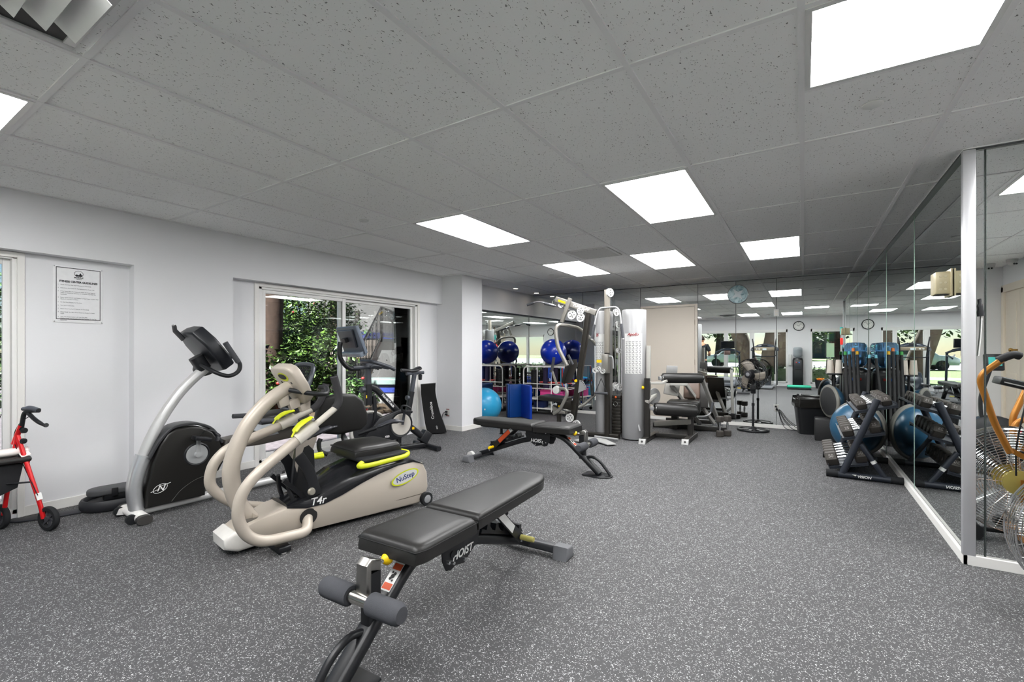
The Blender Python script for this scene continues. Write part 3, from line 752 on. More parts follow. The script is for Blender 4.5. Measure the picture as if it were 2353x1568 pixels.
# ---------------------------------------------------------------- adjustable weight benches
def pad(outline_w, length, thick, name, parent, M, crown=.006, r=.018, nx=14, ny=9):
    """upholstered pad: outline_w(u) gives half width for u in 0..1 along its length; flat bottom, soft edges"""
    mb = MB(); top = []; bot = []; rims = []
    us = [0, .015, .04]+[.04+.92*k/nx for k in range(1, nx)]+[.96, .985, 1]
    ts = [-1, -.985, -.94, -.85, -.6, -.3, 0, .3, .6, .85, .94, .985, 1]
    def zz(u, t):
        eu = min(u, 1-u)*length; et = (1-abs(t))*outline_w(u)
        def f(e): return 0 if e >= r else r-math.sqrt(max(0, r*r-(r-e)**2))
        return thick-f(eu)-f(et)*.9+crown*(1-t*t)*min(1, 4*min(u, 1-u))
    G = [[mb.bm.verts.new(M @ V(u*length, t*outline_w(u), max(.012, zz(u, t)))) for t in ts] for u in us]
    B = [[mb.bm.verts.new(M @ V(u*length, t*outline_w(u)*.98, 0)) for t in ts] for u in us]
    m, n = len(us), len(ts)
    for i in range(m-1):
        for j in range(n-1):
            mb.bm.faces.new((G[i][j], G[i+1][j], G[i+1][j+1], G[i][j+1])); mb.bm.faces.new((B[i][j], B[i][j+1], B[i+1][j+1], B[i+1][j]))
    for i in range(m-1):
        mb.bm.faces.new((G[i][0], B[i][0], B[i+1][0], G[i+1][0])); mb.bm.faces.new((G[i][n-1], G[i+1][n-1], B[i+1][n-1], B[i][n-1]))
    for j in range(n-1):
        mb.bm.faces.new((G[0][j], G[0][j+1], B[0][j+1], B[0][j])); mb.bm.faces.new((G[m-1][j], B[m-1][j], B[m-1][j+1], G[m-1][j+1]))
    o = mb.build(name, LEATHER(), parent, 60)
    sm = MB(); P = [M @ V(u*length, outline_w(u)*1.002, thick-.024) for u in us]+[M @ V(u*length, -outline_w(u)*1.002, thick-.024) for u in reversed(us)]
    sm.tube(P, .0028, n=5, closed=True); sm.build('seam_piping', mat('seam_thread', '121212', .7), o)
    return o

ORANGE = lambda: mat('orange_warning_label', 'd9562a', .5); LABELW = lambda: mat('white_label', 'e9e9e6', .5)
def weight_bench(label, loc, ang, side_label, strut_orange):
    b = thing('weight_bench', label, 'weight bench', loc, math.radians(ang), 'adjustable weight benches')
    K = BLACK()
    # front leg and D-shaped foot
    m = MB(); m.rtube(fillet([V(.10, 0, .02), V(.47, 0, .335), V(.60, 0, .375), V(.80, 0, .375)], .10, 6), .085, .055, up=(0, 0, 1), r=.42); m.build('front_leg', K, b)
    m = MB(); a = [(.20+.02*math.cos(t), .09*math.sin(t)) for t in (PI/2, -PI/2)]
    poly = [(.26, .085), (.26, -.085)]+[(.10+.13*math.cos(t), .105*math.sin(t)) for t in [(-PI/2-PI*k/10) for k in range(11)]]
    m.prism(poly, 0, .012, lambda u, v, w: V(u, v, w), bev=.004); m.build('foot_plate', K, b)
    m = MB(); m.tube(fillet([V(.27, 0, .155), V(.18, 0, .185), V(.10, 0, .15), V(-.01, 0, .02)], .05, 5), .015, n=10); m.build('foot_handle', K, b)
    # leg roller post
    m = MB(); m.rtube([V(.285, 0, .15), V(.285, 0, .385)], .05, .065, up=(1, 0, 0), r=.15); m.build('post', K, b)
    m = MB(); m.prism([(.235, .27), (.26, .27), (.262, .40), (.31, .385), (.31, .425), (.262, .445), (.238, .425)], -.03, .03, FV, bev=.004); m.build('chrome_bracket', mat('dark_chrome', '9a9894', .28, 1), b)
    m = MB(); m.cyl(V(.235, -.20, .295), V(.235, .20, .295), .024, n=18); m.build('roller_bar', mat('satin_chrome', 'b9b6b0', .22, 1), b)
    for s_ in (-1, 1):
        m = MB(); m.lathe([(0, .215), (.03, .214), (.040, .200), (.042, .18), (.042, .062), (.036, .055), (.024, .055)], V(.235, 0, .295), V(0, s_, 0), 22); m.build('foam_roller', FOAM(), b)
    m = MB(); m.cyl(V(.31, 0, .40), V(.35, 0, .40), .009, n=10); m.build('knob_stem', CHROME(), b)
    m = MB(); m.lathe([(0, .045), (.014, .044), (.025, .034), (.026, .02), (.014, .004), (.008, 0)], V(.345, 0, .40), V(1, 0, 0), 14); m.build('pull_knob', YELLOW(), b)
    # warning label on the leg
    d = Vector(V(.37, 0, .315)-V(.10, 0, .085)).normalized(); n_ = Vector((-d.z, 0, d.x))
    for k, (mm, l0, l1) in enumerate(((LABELW(), .0, .12), (ORANGE(), .006, .032), (ORANGE(), .088, .114))):
        m = MB(); c = V(.42, 0, .292)+n_*(.0285+.0005*(k > 0)); w_ = .026-.003*(k > 0)
        m.quad([c+d*(l0-.06)+V(0, -w_, 0), c+d*(l0-.06)+V(0, w_, 0), c+d*(l1-.06)+V(0, w_, 0), c+d*(l1-.06)+V(0, -w_, 0)])
        m.build('warning_label', mm, b, 0)
    m = MB(); c = V(.42, 0, .292)+n_*.0295
    for (u, t, r_) in ((.0, .0, .010), (.012, .006, .007), (-.010, -.006, .007), (.016, -.008, .005), (-.016, .008, .005)): m.cyl(c+d*u+V(0, t, 0), c+d*u+V(0, t, 0)+n_*.0006, r_, n=10)
    m.build('pictogram', mat('pictogram_ink', '2a2a2a', .6), b, 0)
    # pivot plates with the maker's lettering
    pl = [(.62, .42), (.70, .43), (.80, .36), (.845, .43), (.90, .44), (.92, .35), (.90, .30), (.79, .235), (.72, .25), (.69, .24), (.655, .25), (.63, .30)]
    for s_ in (-1, 1):
        m = MB(); m.prism(pl, s_*.075-.004, s_*.075+.004, FV, bev=.0015); p = m.build('pivot_plate', K, b)
        m = MB()
        for (u, z) in ((.79, .255), (.70, .27), (.665, .285), (.665, .385), (.90, .42)): m.lathe([(0, .012), (.008, .011), (.010, 0)], V(u, s_*.079, z), V(0, s_, 0), 8)
        m.build('bolt', BOLT(), p)
        text('lettering', 'HOIST', .052, WHITEINK(), p, V(.775, s_*.0805, .292), V(s_, 0, 0), (0, 0, 1), .0006, .0012, .25, wscale=1.05)
        if s_ == -1 or True:
            m = MB(); m.lathe([(0, .004), (.016, .004), (.017, 0)], V(.70, s_*.079, .31), V(0, s_, 0), 18); m.build('round_sticker', YELLOW() if s_ == side_label else K, p)
    # rear tube, ladder and cross foot
    m = MB(); m.rtube(fillet([V(.78, 0, .315), V(1.0, 0, .262), V(1.57, 0, .052)], .06, 4), .06, .052, r=.3); m.build('rear_tube', K, b)
    m = MB(); m.rtube([V(1.56, -.22, .045), V(1.56, .22, .045)], .055, .05, r=.3); m.build('cross_foot', mat('grey_powder_coat', '3a3b3e', .4), b)
    for s_ in (-1, 1):
        m = MB(); m.prism([(1.51, 0), (1.625, 0), (1.62, .028), (1.60, .07), (1.53, .075), (1.52, .03)], s_*.19, s_*.29, FV, bev=.012, seg=3); m.build('end_cap', mat('grey_rubber_cap', '6a6b6e', .7), b)
    m = MB(); m.cyl(V(1.59, -.18, .06), V(1.59, -.14, .06), .042, n=20); m.build('transport_wheel', mat('wheel_white', 'cfcfcc', .5), b)
    lx = V(1.0, 0, .305); le = V(1.40, 0, .162); ld = (le-lx).normalized(); ln = Vector((-ld.z, 0, ld.x))
    m = MB(); m.bar(lx, le, .07, .02); m.build('ladder_base', K, b)
    for k in range(5):
        c = lx+ld*(.03+.088*k)
        m = MB(); pts = [c+ln*.01, c+ln*.045, c+ln*.052+ld*.025, c+ln*.030+ld*.030, c+ln*.010+ld*.06]
        A = [m.bm.verts.new(p+V(0, -.045, 0)) for p in pts]; B = [m.bm.verts.new(p+V(0, .045, 0)) for p in pts]
        m.bm.faces.new(A); m.bm.faces.new(list(reversed(B)))
        for q in range(5): m.bm.faces.new((A[q], B[q], B[(q+1) % 5], A[(q+1) % 5]))
        m.build('ladder_notch', K, b, 0)
    # pads and support strut
    M0 = Matrix.Translation(V(.36, 0, .408)) @ Matrix.Rotation(math.radians(1.5), 4, 'Y')
    pad(lambda u: .178-.012*u-.016*max(0, .12-u)/.12, .415, .075, 'seat_pad', b, M0, r=.030)
    M1 = Matrix.Translation(V(.79, 0, .408)) @ Matrix.Rotation(math.radians(.4), 4, 'Y')
    pad(lambda u: (.165-.035*u)*(1 if u < .80 else math.sqrt(max(.0, 1-((u-.80)/.20)**2*.62))), .83, .07, 'back_pad', b, M1)
    m = MB()
    for s_ in (-1, 1): m.rtube([V(.82, s_*.055, .395), V(1.52, s_*.055, .395)], .03, .035)
    m.build('pad_frame', K, b)
    for s_ in (-1, 1):
        m = MB(); m.bar(V(1.08, s_*.065, .405), V(1.36, s_*.065, .150), .008, .055, up=(1, 0, 1)); st = m.build('support_strut', K, b)
        m = MB(); dd = (V(1.36, 0, .150)-V(1.08, 0, .405)).normalized(); nn = Vector((-dd.z, 0, dd.x)); c0 = V(1.13, s_*.0697, .360)
        m.quad([c0-nn*.022, c0+nn*.022, c0+nn*.022+dd*.19, c0-nn*.022+dd*.19]); m.build('strut_label', ORANGE() if strut_orange else LABELW(), st, 0)
        m = MB(); m.quad([c0-nn*.022-dd*.04, c0+nn*.022-dd*.04, c0+nn*.022-dd*.002, c0-nn*.022-dd*.002]); m.build('strut_label', LABELW(), st, 0)
        m = MB(); m.lathe([(0, .016), (.010, .015), (.013, 0)], V(1.105, s_*.068, .39), V(0, s_, 0), 8); m.build('bolt', BOLT(), st)
    m = MB(); m.cyl(V(1.345, -.075, .165), V(1.345, .075, .165), .012, n=10); m.build('strut_bar', K, b)
    for s_ in (-1, 1):
        m = MB(); m.lathe([(.0, .085), (.014, .083), (.016, .07), (.0155, 0), (0, 0)], V(1.345, s_*.075, .165), V(0, s_, 0), 14); m.build('peg_grip', YELLOW() if strut_orange or s_ < 0 else mat('olive_grip', 'a9a25c', .5), b)
    m = MB(); m.cyl(V(1.28, 0, .40), V(1.28, 0, .315), .016, n=12); m.lathe([(.024, 0), (.024, .012), (0, .012)], V(1.28, 0, .305)); m.build('stop_peg', K, b)
    m = MB()
    for s_ in (-1, 1): m.lathe([(0, .012), (.008, .011), (.010, 0)], V(1.42, s_*.03, .11), V(0, s_, 0), 8)
    m.cyl(V(1.40, .03, .13), V(1.44, .09, .16), .004, n=6); m.build('pin', BOLT(), b)
    return b
weight_bench('black adjustable bench in the foreground, padded and flat, its leg roller towards the viewer', (-1.43, .95, 0), 91.5, -1, False)
weight_bench('black adjustable bench seen side on in the middle of the room with orange strut label', (-1.62, 4.36, 0), 180, 1, True)
# ---------------------------------------------------------------- recumbent cross trainer
TAUPE = mat('warm_beige_plastic', 'bdb3a6', .38, .15, .5, .03, 5); TAUPE2 = mat('light_warm_plastic', 'cfc9be', .4, .05, .4, .02)
LIME = mat('lime_plastic', 'cfd81f', .4, 0, .5, .04)
ns = thing('recumbent_stepper', 'beige recumbent cross trainer with curved arms and lime yellow levers', 'exercise machine', (-3.02, 1.5, 0), math.radians(80.5))
# body shell
side = [(-.06, .06), (-.065, .115), (.02, .165), (.12, .185), (.24, .225), (.36, .235), (.46, .235), (.58, .285), (.72, .325), (.90, .365), (1.10, .385), (1.24, .378), (1.32, .345), (1.365, .26), (1.375, .14), (1.345, .055), (1.28, .022), (.30, .045), (.06, .03)]
def hw(s): return .105+.095*min(1, max(0, s/1.0))
m = MB()
A = [m.bm.verts.new(V(s, hw(s), z)) for s, z in side]; B = [m.bm.verts.new(V(s, -hw(s), z)) for s, z in side]
m.bm.faces.new(A); m.bm.faces.new(list(reversed(B))); n = len(A)
for k in range(n): m.bm.faces.new((A[k], B[k], B[(k+1) % n], A[(k+1) % n]))
bmesh.ops.bevel(m.bm, geom=[e for e in m.bm.edges if len(e.link_faces) == 2 and any(len(f.verts) > 4 for f in e.link_faces)], offset=.018, segments=3, profile=.5, affect='EDGES')
body = m.build('body_shell', TAUPE, ns, 50)
m = MB()
for s_ in (-1, 1):
    a = [(.02, .062), (1.34, .092), (1.34, .098), (.02, .068)]
    P = [V(s, s_*(hw(s)+.0008), z) for s, z in a]; m.quad(P)
m.build('lower_seam', mat('seam_dark', '5f574d', .6), body, 0)
# black top cover sweeping over both sides
m = MB(); cross = []
SHT = [(.24, .225), (.36, .235), (.46, .235), (.58, .285), (.72, .325), (.90, .365), (1.10, .385), (1.24, .378), (1.32, .345), (1.365, .26)]
def np_i(s):
    for (a, za), (b, zb_) in zip(SHT, SHT[1:]):
        if a <= s <= b: return za+(zb_-za)*(s-a)/(b-a)
    return .23
topc = [(.28, .225), (.40, .262), (.52, .325), (.64, .385), (.78, .42), (.92, .432), (1.08, .432), (1.22, .412), (1.33, .355)]
low = [(.28, .222), (.40, .195), (.52, .198), (.64, .232), (.78, .285), (.92, .33), (1.08, .365), (1.22, .368), (1.33, .335)]
for (s, zt_), (_, zb) in zip(topc, low):
    w_ = hw(s)+.003; ww = w_*(.62 if s > .45 else .8)
    zm = np_i(s)+.006
    cross.append([m.bm.verts.new(V(s, t, z)) for t, z in ((-w_, zb), (-w_, zm), (-ww, max(zt_, zm+.01)), (0, max(zt_, zm+.01)+.012), (ww, max(zt_, zm+.01)), (w_, zm), (w_, zb))])
for a, b in zip(cross, cross[1:]):
    for k in range(6): m.bm.faces.new((a[k], a[k+1], b[k+1], b[k]))
m.bm.faces.new(cross[0]); m.bm.faces.new(list(reversed(cross[-1])))
cov = m.build('top_cover', mat('glossy_black_plastic', '15161a', .22, 0, .6, .05), ns, 60)
for k in range(5):
    m = MB(); m.box(V(.36+.028*k, 0, .268+.013*k), (.014, .13, .008), (0, math.radians(-25), 0), bev=.003); m.build('rib', BLACKPL(), cov)
for s_ in (-1, 1):
    text('model_lettering', 'T4r', .070, WHITEINK(), body, V(.475, s_*(hw(.475)+.0052), .228), V(1, .095, 0) if s_ > 0 else V(-1, .095, 0), (0, 0, 1), .0006, .001, .2)
    m = MB(); N = 36; yax = V(0, s_, 0)
    el = lambda a, b: [V(1.17+a*math.cos(2*PI*k/N), s_*(hw(1.17)+.0012), .265+b*math.sin(2*PI*k/N)+.06*0) for k in range(N)]
    def ell(a, b, off, nm, mt):
        q = MB(); q.bm.faces.new([q.bm.verts.new(V(1.15+a*math.cos(2*PI*k/N), s_*(hw(1.15)+off), .262+b*math.sin(2*PI*k/N)+.18*a*math.cos(2*PI*k/N))) for k in range(N)]); return q.build(nm, mt, body, 0)
    ell(.125, .052, .0012, 'badge_ring', LIME); ell(.112, .042, .0020, 'badge', WHITEPL())
    text('brand_lettering', 'NuStep', .056, mat('navy_ink', '1d2f6b', .5), body, V(1.15, s_*(hw(1.15)+.0026), .262), V(s_, 0, .18*s_) if s_ > 0 else V(-1, 0, -.18), (0, 0, 1), .0005, .0006)
for s_ in (-1, 1):
    m = MB(); N = 24; m.bm.faces.new([m.bm.verts.new(V(.415+.060*math.cos(2*PI*k/N), s_*(hw(.415)+.0015), .135+.055*math.sin(2*PI*k/N))) for k in range(N)]); m.build('pivot_opening', mat('dark_opening', '1c1b1a', .7), body, 0)
m = MB(); m.prism([(-.075, .055), (-.078, .115), (-.02, .150), (.10, .09), (.16, .03), (.0, .022)], -.118, .118, FV, bev=.02, seg=3); m.build('nose_cap', mat('off_white_nose', 'd9d6d0', .4), ns)
m = MB(); m.bb(.16, .24, -.30, .30, .008, .045, .008); m.build('front_foot_bar', BLACK(), ns)
for s_ in (-1, 1):
    m = MB(); m.lathe([(0, 0), (.022, 0), (.024, .008), (.015, .014)], V(.20, s_*.27, 0)); m.build('levelling_foot', WHITEPL(), ns)
    m = MB(); m.cyl(V(1.34, s_*.20, .052), V(1.34, s_*.235, .052), .052, n=22); w_ = m.build('rear_wheel', RUBBER(), ns)
    m = MB(); m.lathe([(0, .004), (.012, .004), (.030, .001), (.032, 0)], V(1.34, s_*.2355, .052), V(0, s_, 0)); m.build('wheel_hub', GREYP(), w_)
m = MB(); m.bb(.02, .26, -.075, .075, .12, .19, .02); m.build('front_housing', mat('dark_taupe', '55504a', .5), ns)
# console post and console
m = MB(); m.tube(catmull([V(.115, 0, .155), V(.03, 0, .30), V(-.005, 0, .46), V(.012, 0, .60), V(.075, 0, .75), V(.165, 0, .87), V(.265, 0, .955), V(.37, 0, 1.015)], 6), [.050, .050, .049, .047, .045, .044], n=18); m.build('console_post', TAUPE, ns)
m = MB(); m.prism([(.10, .11), (.17, .10), (.17, .16), (.10, .22)], .05, .056, FV); m.build('post_gusset', TAUPE, ns)
con = MB(); th = math.radians(32)
def CS(u, t, w): # console face frame: u down the face, t right, w outwards (away from the rider)
    return V(.315+u*math.sin(th)*1.0-w*math.cos(th), t, 1.165-u*math.cos(th)-w*math.sin(th))
prof = [(0, -.09), (.015, -.15), (.05, -.175), (.17, -.165), (.27, -.12), (.30, -.06)]
outl = prof+[(u, -t) for u, t in reversed(prof)]
con.prism(outl, -.01, .055, lambda u, v, w: CS(u, v, w), bev=.016, seg=3); cn = con.build('console', TAUPE, ns, 55)
m = MB(); N = 28; m.bm.faces.new([m.bm.verts.new(CS(.075+.034*math.sin(2*PI*k/N), .0+.075*math.cos(2*PI*k/N), .0562)) for k in range(N)]); m.build('badge_ring', LIME, cn, 0)
m = MB(); m.bm.faces.new([m.bm.verts.new(CS(.073+.022*math.sin(2*PI*k/N), -.008+.062*math.cos(2*PI*k/N), .0570)) for k in range(N)]); m.build('speaker_grille', BLACKPL(), cn, 0)
m = MB()
for (u, t) in ((.135, 0), (.12, -.075), (.12, .075), (.20, .05)): m.cyl(CS(u, t, .055), CS(u, t, .0575), .009, n=10)
m.build('screw_cap', BLACKPL(), cn)
m = MB(); m.prism([(.02, -.14), (.02, .14), (.26, .10), (.26, -.10)], -.014, -.010, lambda u, v, w: CS(u, v, w)); m.build('display', mat('console_display', '2a3136', .2), cn)
for k in range(3):
    m = MB(); m.prism([(.26+.075*k, .94-.035*k+.0), (.335+.075*k, .955-.02*k), (.345+.07*k, .885-.02*k), (.285+.07*k, .865-.02*k)], .025-.05, .025, FV, bev=.006); m.build('post_cover', TAUPE, ns)
m = MB(); m.tube(catmull([V(.33, .05, .985), V(.42, .16, .965), V(.52, .17, .955), V(.585, .05, .985), V(.585, -.05, .985)], 6), .016, n=10); m.build('console_grip', BLACKPL(), ns)
# moving arms
def arm(s_, pts, name):
    P = catmull(pts, 6); m = MB(); m.tube(P, .033, n=16); a = m.build(name, TAUPE, ns)
    return a
near = [V(.415, .13, .125), V(.365, .215, .075), V(.24, .255, .085), V(.09, .265, .105), V(.0, .268, .165), V(-.048, .27, .27), V(-.045, .27, .37), V(-.01, .27, .45), V(.06, .27, .525), V(.17, .27, .605), V(.30, .27, .695)]
arm(1, near, 'moving_arm'); 
far = [V(p.x, -(-p.y)*0+(p.y), p.z) for p in near]
far = [V(.33, -.13, .15), V(.25, -.23, .16), V(.12, -.26, .20), V(.02, -.27, .275), V(-.045, -.27, .37), V(-.035, -.27, .48), V(.015, -.27, .555), V(.075, -.27, .595), V(.19, -.27, .635), V(.31, -.27, .675), V(.40, -.27, .708)]
arm(-1, far, 'moving_arm')
for s_, q0, q1, q2, gp in ((1, V(.28, .27, .685), V(.40, .27, .765), V(.54, .27, .865), [V(.535, .27, .862), V(.565, .27, .90), V(.563, .27, .955), V(.53, .27, 1.075)]),
                           (-1, V(.39, -.27, .705), V(.50, -.27, .75), V(.63, -.27, .80), [V(.625, -.27, .798), V(.675, -.27, .83), V(.712, -.27, .89), V(.74, -.27, .99)])):
    m = MB(); m.rtube([q0, q1], .085, .075, r=.45); m.build('clamp_sleeve', TAUPE2, ns)
    d = (q1-q0).normalized(); u = Vector((-d.z, 0, d.x))
    m = MB(); P = [q1+u*.055+d*.01, q1+u*.066-d*.05, q1+u*.058-d*.11, q1+u*.035-d*.155]; m.tube(catmull(P, 5), [.034, .040, .036, .012], n=14, rx=1, ry=.30, up=u); m.build('release_lever', LIME, ns)
    m = MB(); m.lathe([(0, .008), (.010, .007), (.012, 0)], q1+u*.05+V(0, s_*.03, 0)+d*.0, V(0, s_, 0), 10); m.build('lever_bolt', BOLT(), ns)
    m = MB(); m.cyl(q1, q2, .021, n=14); m.build('inner_arm', TAUPE2, ns)
    m = MB(); m.tube(fillet(gp, .04, 5), .026, n=14); m.build('hand_grip', mat('grip_foam', '39383a', .8, 0, .3, .08, 60, .2, 300), ns)
# foot pedals and their links
for s_ in (-1, 1):
    m = MB(); m.prism([(.27, .30), (.29, .47), (.33, .585), (.37, .60), (.43, .57), (.46, .44), (.47, .30), (.42, .24), (.33, .24)], .0, .03, lambda u, v, w: V(u*.35+.27+(v-.24)*.1, s_*(.02+(u-.24)*.62)-.0*w, v+w*.2), bev=.006); m.build('pedal_plate', BLACKPL(), ns)
    m = MB(); m.rtube([V(.46, s_*.165, .275), V(.41, s_*.165, .45), V(.34, s_*.165, .56)], .012, .07, up=(1, 0, .3)); m.build('pedal_side', BLACKPL(), ns)
    m = MB(); m.tube(catmull([V(.30, s_*.06, .40), V(.32, s_*.09, .30), V(.37, s_*.10, .16)], 5), .014, n=8); m.build('pedal_link', BLACK(), ns)
    m = MB(); m.bar(V(.27, s_*.10, .40), V(.46, s_*.10, .20), .02, .028); m.build('pedal_arm', BLACK(), ns)
    m = MB(); m.lathe([(0, .02), (.02, .018), (.026, 0)], V(.42, s_*.175, .31), V(0, s_, 0), 12); m.build('pedal_hub', mat('hub_silver', 'b9b4a6', .3, .6), ns)
# seat carriage
m = MB(); m.bb(.86, 1.10, -.09, .07, .40, .455, .01); m.build('seat_carriage', BLACKPL(), ns)
m = MB(); m.bb(.76, 1.16, -.235, .155, .440, .470, .012); m.build('seat_base', BLACKPL(), ns)
Ms = Matrix.Translation(V(.755, -.045, .462))
pad(lambda u: .205-.02*abs(u-.5)*2, .40, .075, 'seat_cushion', ns, Ms, crown=.012, r=.04)
m = MB(); m.tube(fillet([V(.80, .20, .452), V(.70, .26, .432), V(.80, .28, .432), V(1.12, .26, .442), V(1.18, .20, .452), V(1.16, .13, .455)], .06, 6), .0175, n=12); m.build('yellow_handle', LIME, ns)
m = MB(); m.tube(fillet([V(.66, -.14, .46), V(.60, -.16, .455), V(.575, -.20, .452), V(.60, -.24, .452), V(.70, -.245, .452)], .035, 5), .0165, n=12); m.build('yellow_handle', LIME, ns)
# swivelled backrest beside the cushion, and arm rests
bk = MB(); prf = []
def BK(u, v, w): # u along the back (forwards to rearwards), v up, w thickness
    return V(.68+u+.0*v, -.30+.17*u-w+.06*(v-.2), .57+v)
out = [(.02, .03), (.0, .12), (.02, .26), (.06, .315), (.16, .335), (.30, .325), (.37, .27), (.415, .14), (.41, .06), (.36, .02), (.18, .0)]
bk.prism(out, 0, .075, BK, bev=.028, seg=4); bo = bk.build('backrest', LEATHER(), ns, 60)
m = MB(); m.rtube(fillet([V(.90, -.30, .72), V(.92, -.36, .55), V(.95, -.25, .42)], .08, 5), .05, .03); m.build('backrest_bracket', BLACK(), ns)
m = MB(); m.tube(catmull([V(.74, -.24, .44), V(.695, -.27, .47), V(.685, -.275, .53), V(.70, -.275, .565)], 5), .017, n=10); m.build('armrest_tube', BLACKPL(), ns)
m = MB(); m.tube(catmull([V(.60, -.29, .575), V(.66, -.285, .605), V(.74, -.28, .635), V(.83, -.28, .645)], 5), [.020, .034, .038, .034, .020], n=12, ry=.55); m.build('armrest', mat('armrest_vinyl', '33343a', .4), ns)
m = MB(); m.cyl(V(.94, -.14, .585), V(1.06, -.07, .625), .015, n=10); m.build('armrest_tube', BLACKPL(), ns)
m = MB(); m.tube(catmull([V(1.03, -.09, .615), V(1.10, -.05, .645), V(1.17, .0, .675), V(1.24, .05, .668)], 5), [.016, .030, .038, .034, .018], n=12, ry=.55); m.build('armrest', mat('armrest_vinyl', '33343a', .4), ns)
# ---------------------------------------------------------------- upright exercise bike
SILV = mat('silver_grey_paint', 'c9c9c8', .35, .25, .5, .03, 4); BLKSH = mat('black_side_cover', '1a1917', .35, 0, .5, .1, 5)
ub = thing('recumbent_bike', 'silver and black recumbent bike with a tall curved mast left of the beige stepper', 'exercise bike', (-4.22, 1.37, 0), math.radians(86.5))
m = MB(); m.rtube(catmull([V(.045, 0, .05), V(.028, 0, .20), V(.045, 0, .33), V(.085, 0, .46)], 5), .13, .09, up=(1, 0, 0), r=.45); m.build('mast_sleeve', mat('satin_aluminium', 'cfd0d2', .32, .7, .5, .05, 40), ub)
m = MB(); m.rtube(catmull([V(.080, 0, .44), V(.13, 0, .58), V(.21, 0, .745), V(.31, 0, .905), V(.42, 0, 1.03), V(.50, 0, 1.10)], 5), .085, .075, up=(1, 0, 0), r=.48); m.build('mast', SILV, ub)
shp = [(.075, .075), (.085, .22), (.12, .40), (.165, .53), (.215, .61), (.27, .64), (.36, .648), (.44, .635), (.52, .585), (.58, .49), (.61, .40), (.605, .32), (.57, .255), (.50, .22), (.475, .16), (.47, .075)]
m = MB(); m.prism(shp, -.085, .085, FV, bev=.014, seg=3); sh = m.build('side_cover', BLKSH, ub)
m = MB()
P = [V(s, 0, z) for s, z in ((.10, .44), (.165, .56), (.24, .645), (.34, .668), (.44, .655), (.53, .60), (.60, .48))]
m.rtube(catmull(P, 4), .16, .02, up=(0, 0, 1)); m.build('cover_trim', mat('dark_trim', '37383a', .35), ub)
for s_ in (-1, 1):
    m = MB(); m.tube(catmull([V(.235, s_*.0856, .085), V(.30, s_*.0856, .16), V(.39, s_*.0856, .215), V(.47, s_*.0856, .235)], 5), .0018, n=5); m.build('panel_seam', mat('seam_grey', '4a4846', .5), sh)
    m = MB(); N = 30
    m.tube([V(.165+.045*math.cos(2*PI*k/N), s_*.0862, .205+.030*math.sin(2*PI*k/N)+.012*math.cos(2*PI*k/N)) for k in range(N)], .0017, n=5, closed=True)
    m.tube([V(.105, s_*.0862, .188), V(.165, s_*.0862, .203)], .0015, n=5); m.tube([V(.165, s_*.0862, .222), V(.232, s_*.0862, .236)], .0015, n=5); m.build('oval_emblem', WHITEINK(), sh)
    text('emblem_letter', 'N', .062, WHITEINK(), sh, V(.165, s_*.0866, .205), V(s_, 0, 0), (0, 0, 1), .0005, .0004, .35)
    m = MB(); m.lathe([(0, .006), (.055, .006), (.075, .003), (.077, 0)], V(.41, s_*.085, .42), V(0, s_, 0), 32); m.build('crank_disc', mat('pale_steel_disc', 'bdbfc0', .3, .35), ub)
    m = MB(); m.lathe([(.078, 0), (.085, .005), (.093, 0)], V(.41, s_*.085, .42), V(0, s_, 0), 32); m.build('disc_ring', BLACKPL(), ub)
    e = V(.41, s_*.115, .42+s_*.135); m = MB(); m.rtube([V(.41, s_*.105, .42), e], .016, .028, up=(1, 0, 0)); m.lathe([(0, .03), (.022, .028), (.024, 0)], V(.41, s_*.09, .42), V(0, s_, 0), 14); m.build('crank_arm', mat('pale_steel_disc', 'bdbfc0', .3, .35), ub)
    pd = MB(); pd.box(e+V(.0, s_*.06, .0), (.12, .095, .032), (0, .25, 0), bev=.008); pdl = pd.build('pedal', BLACKPL(), ub)
    m = MB(); c = e+V(.0, s_*.06, 0); m.tube(catmull([c+V(.0, -.045, .0), c+V(.03, -.03, .05), c+V(.07, .0, .055), c+V(.105, .03, .02), c+V(.09, .045, -.03)], 5), .018, n=8, rx=1, ry=.16, up=(0, 0, 1)); m.build('pedal_strap', BLACKPL(), pdl)
m = MB(); m.rtube([V(.02, 0, .045), V(1.34, 0, .06)], .075, .06, r=.45); m.build('base_beam', SILV, ub)
for s0, nm in ((.03, 'front_stabilizer'), (1.31, 'rear_stabilizer')):
    m = MB(); m.rtube([V(s0, -.19, .038), V(s0, .19, .038)], .085, .06, r=.45); st = m.build(nm, TRIMW, ub)
    for s_ in (-1, 1):
        m = MB(); m.rtube([V(s0, s_*.185, .034), V(s0, s_*.235, .034)], .092, .062, r=.48); m.build('end_cap', mat('dark_end_cap', '3c3a38', .5), st)
        if s0 < .5:
            m = MB(); m.cyl(V(s0-.055, s_*.155, .036), V(s0-.055, s_*.125, .036), .034, n=18); m.build('roller_wheel', RUBBER(), st)
            m = MB(); m.prism([(s0-.075, .02), (s0-.03, .01), (s0, .075), (s0-.06, .06)], s_*.12-.004, s_*.12+.004, FV); m.build('wheel_bracket', TRIMW, st)
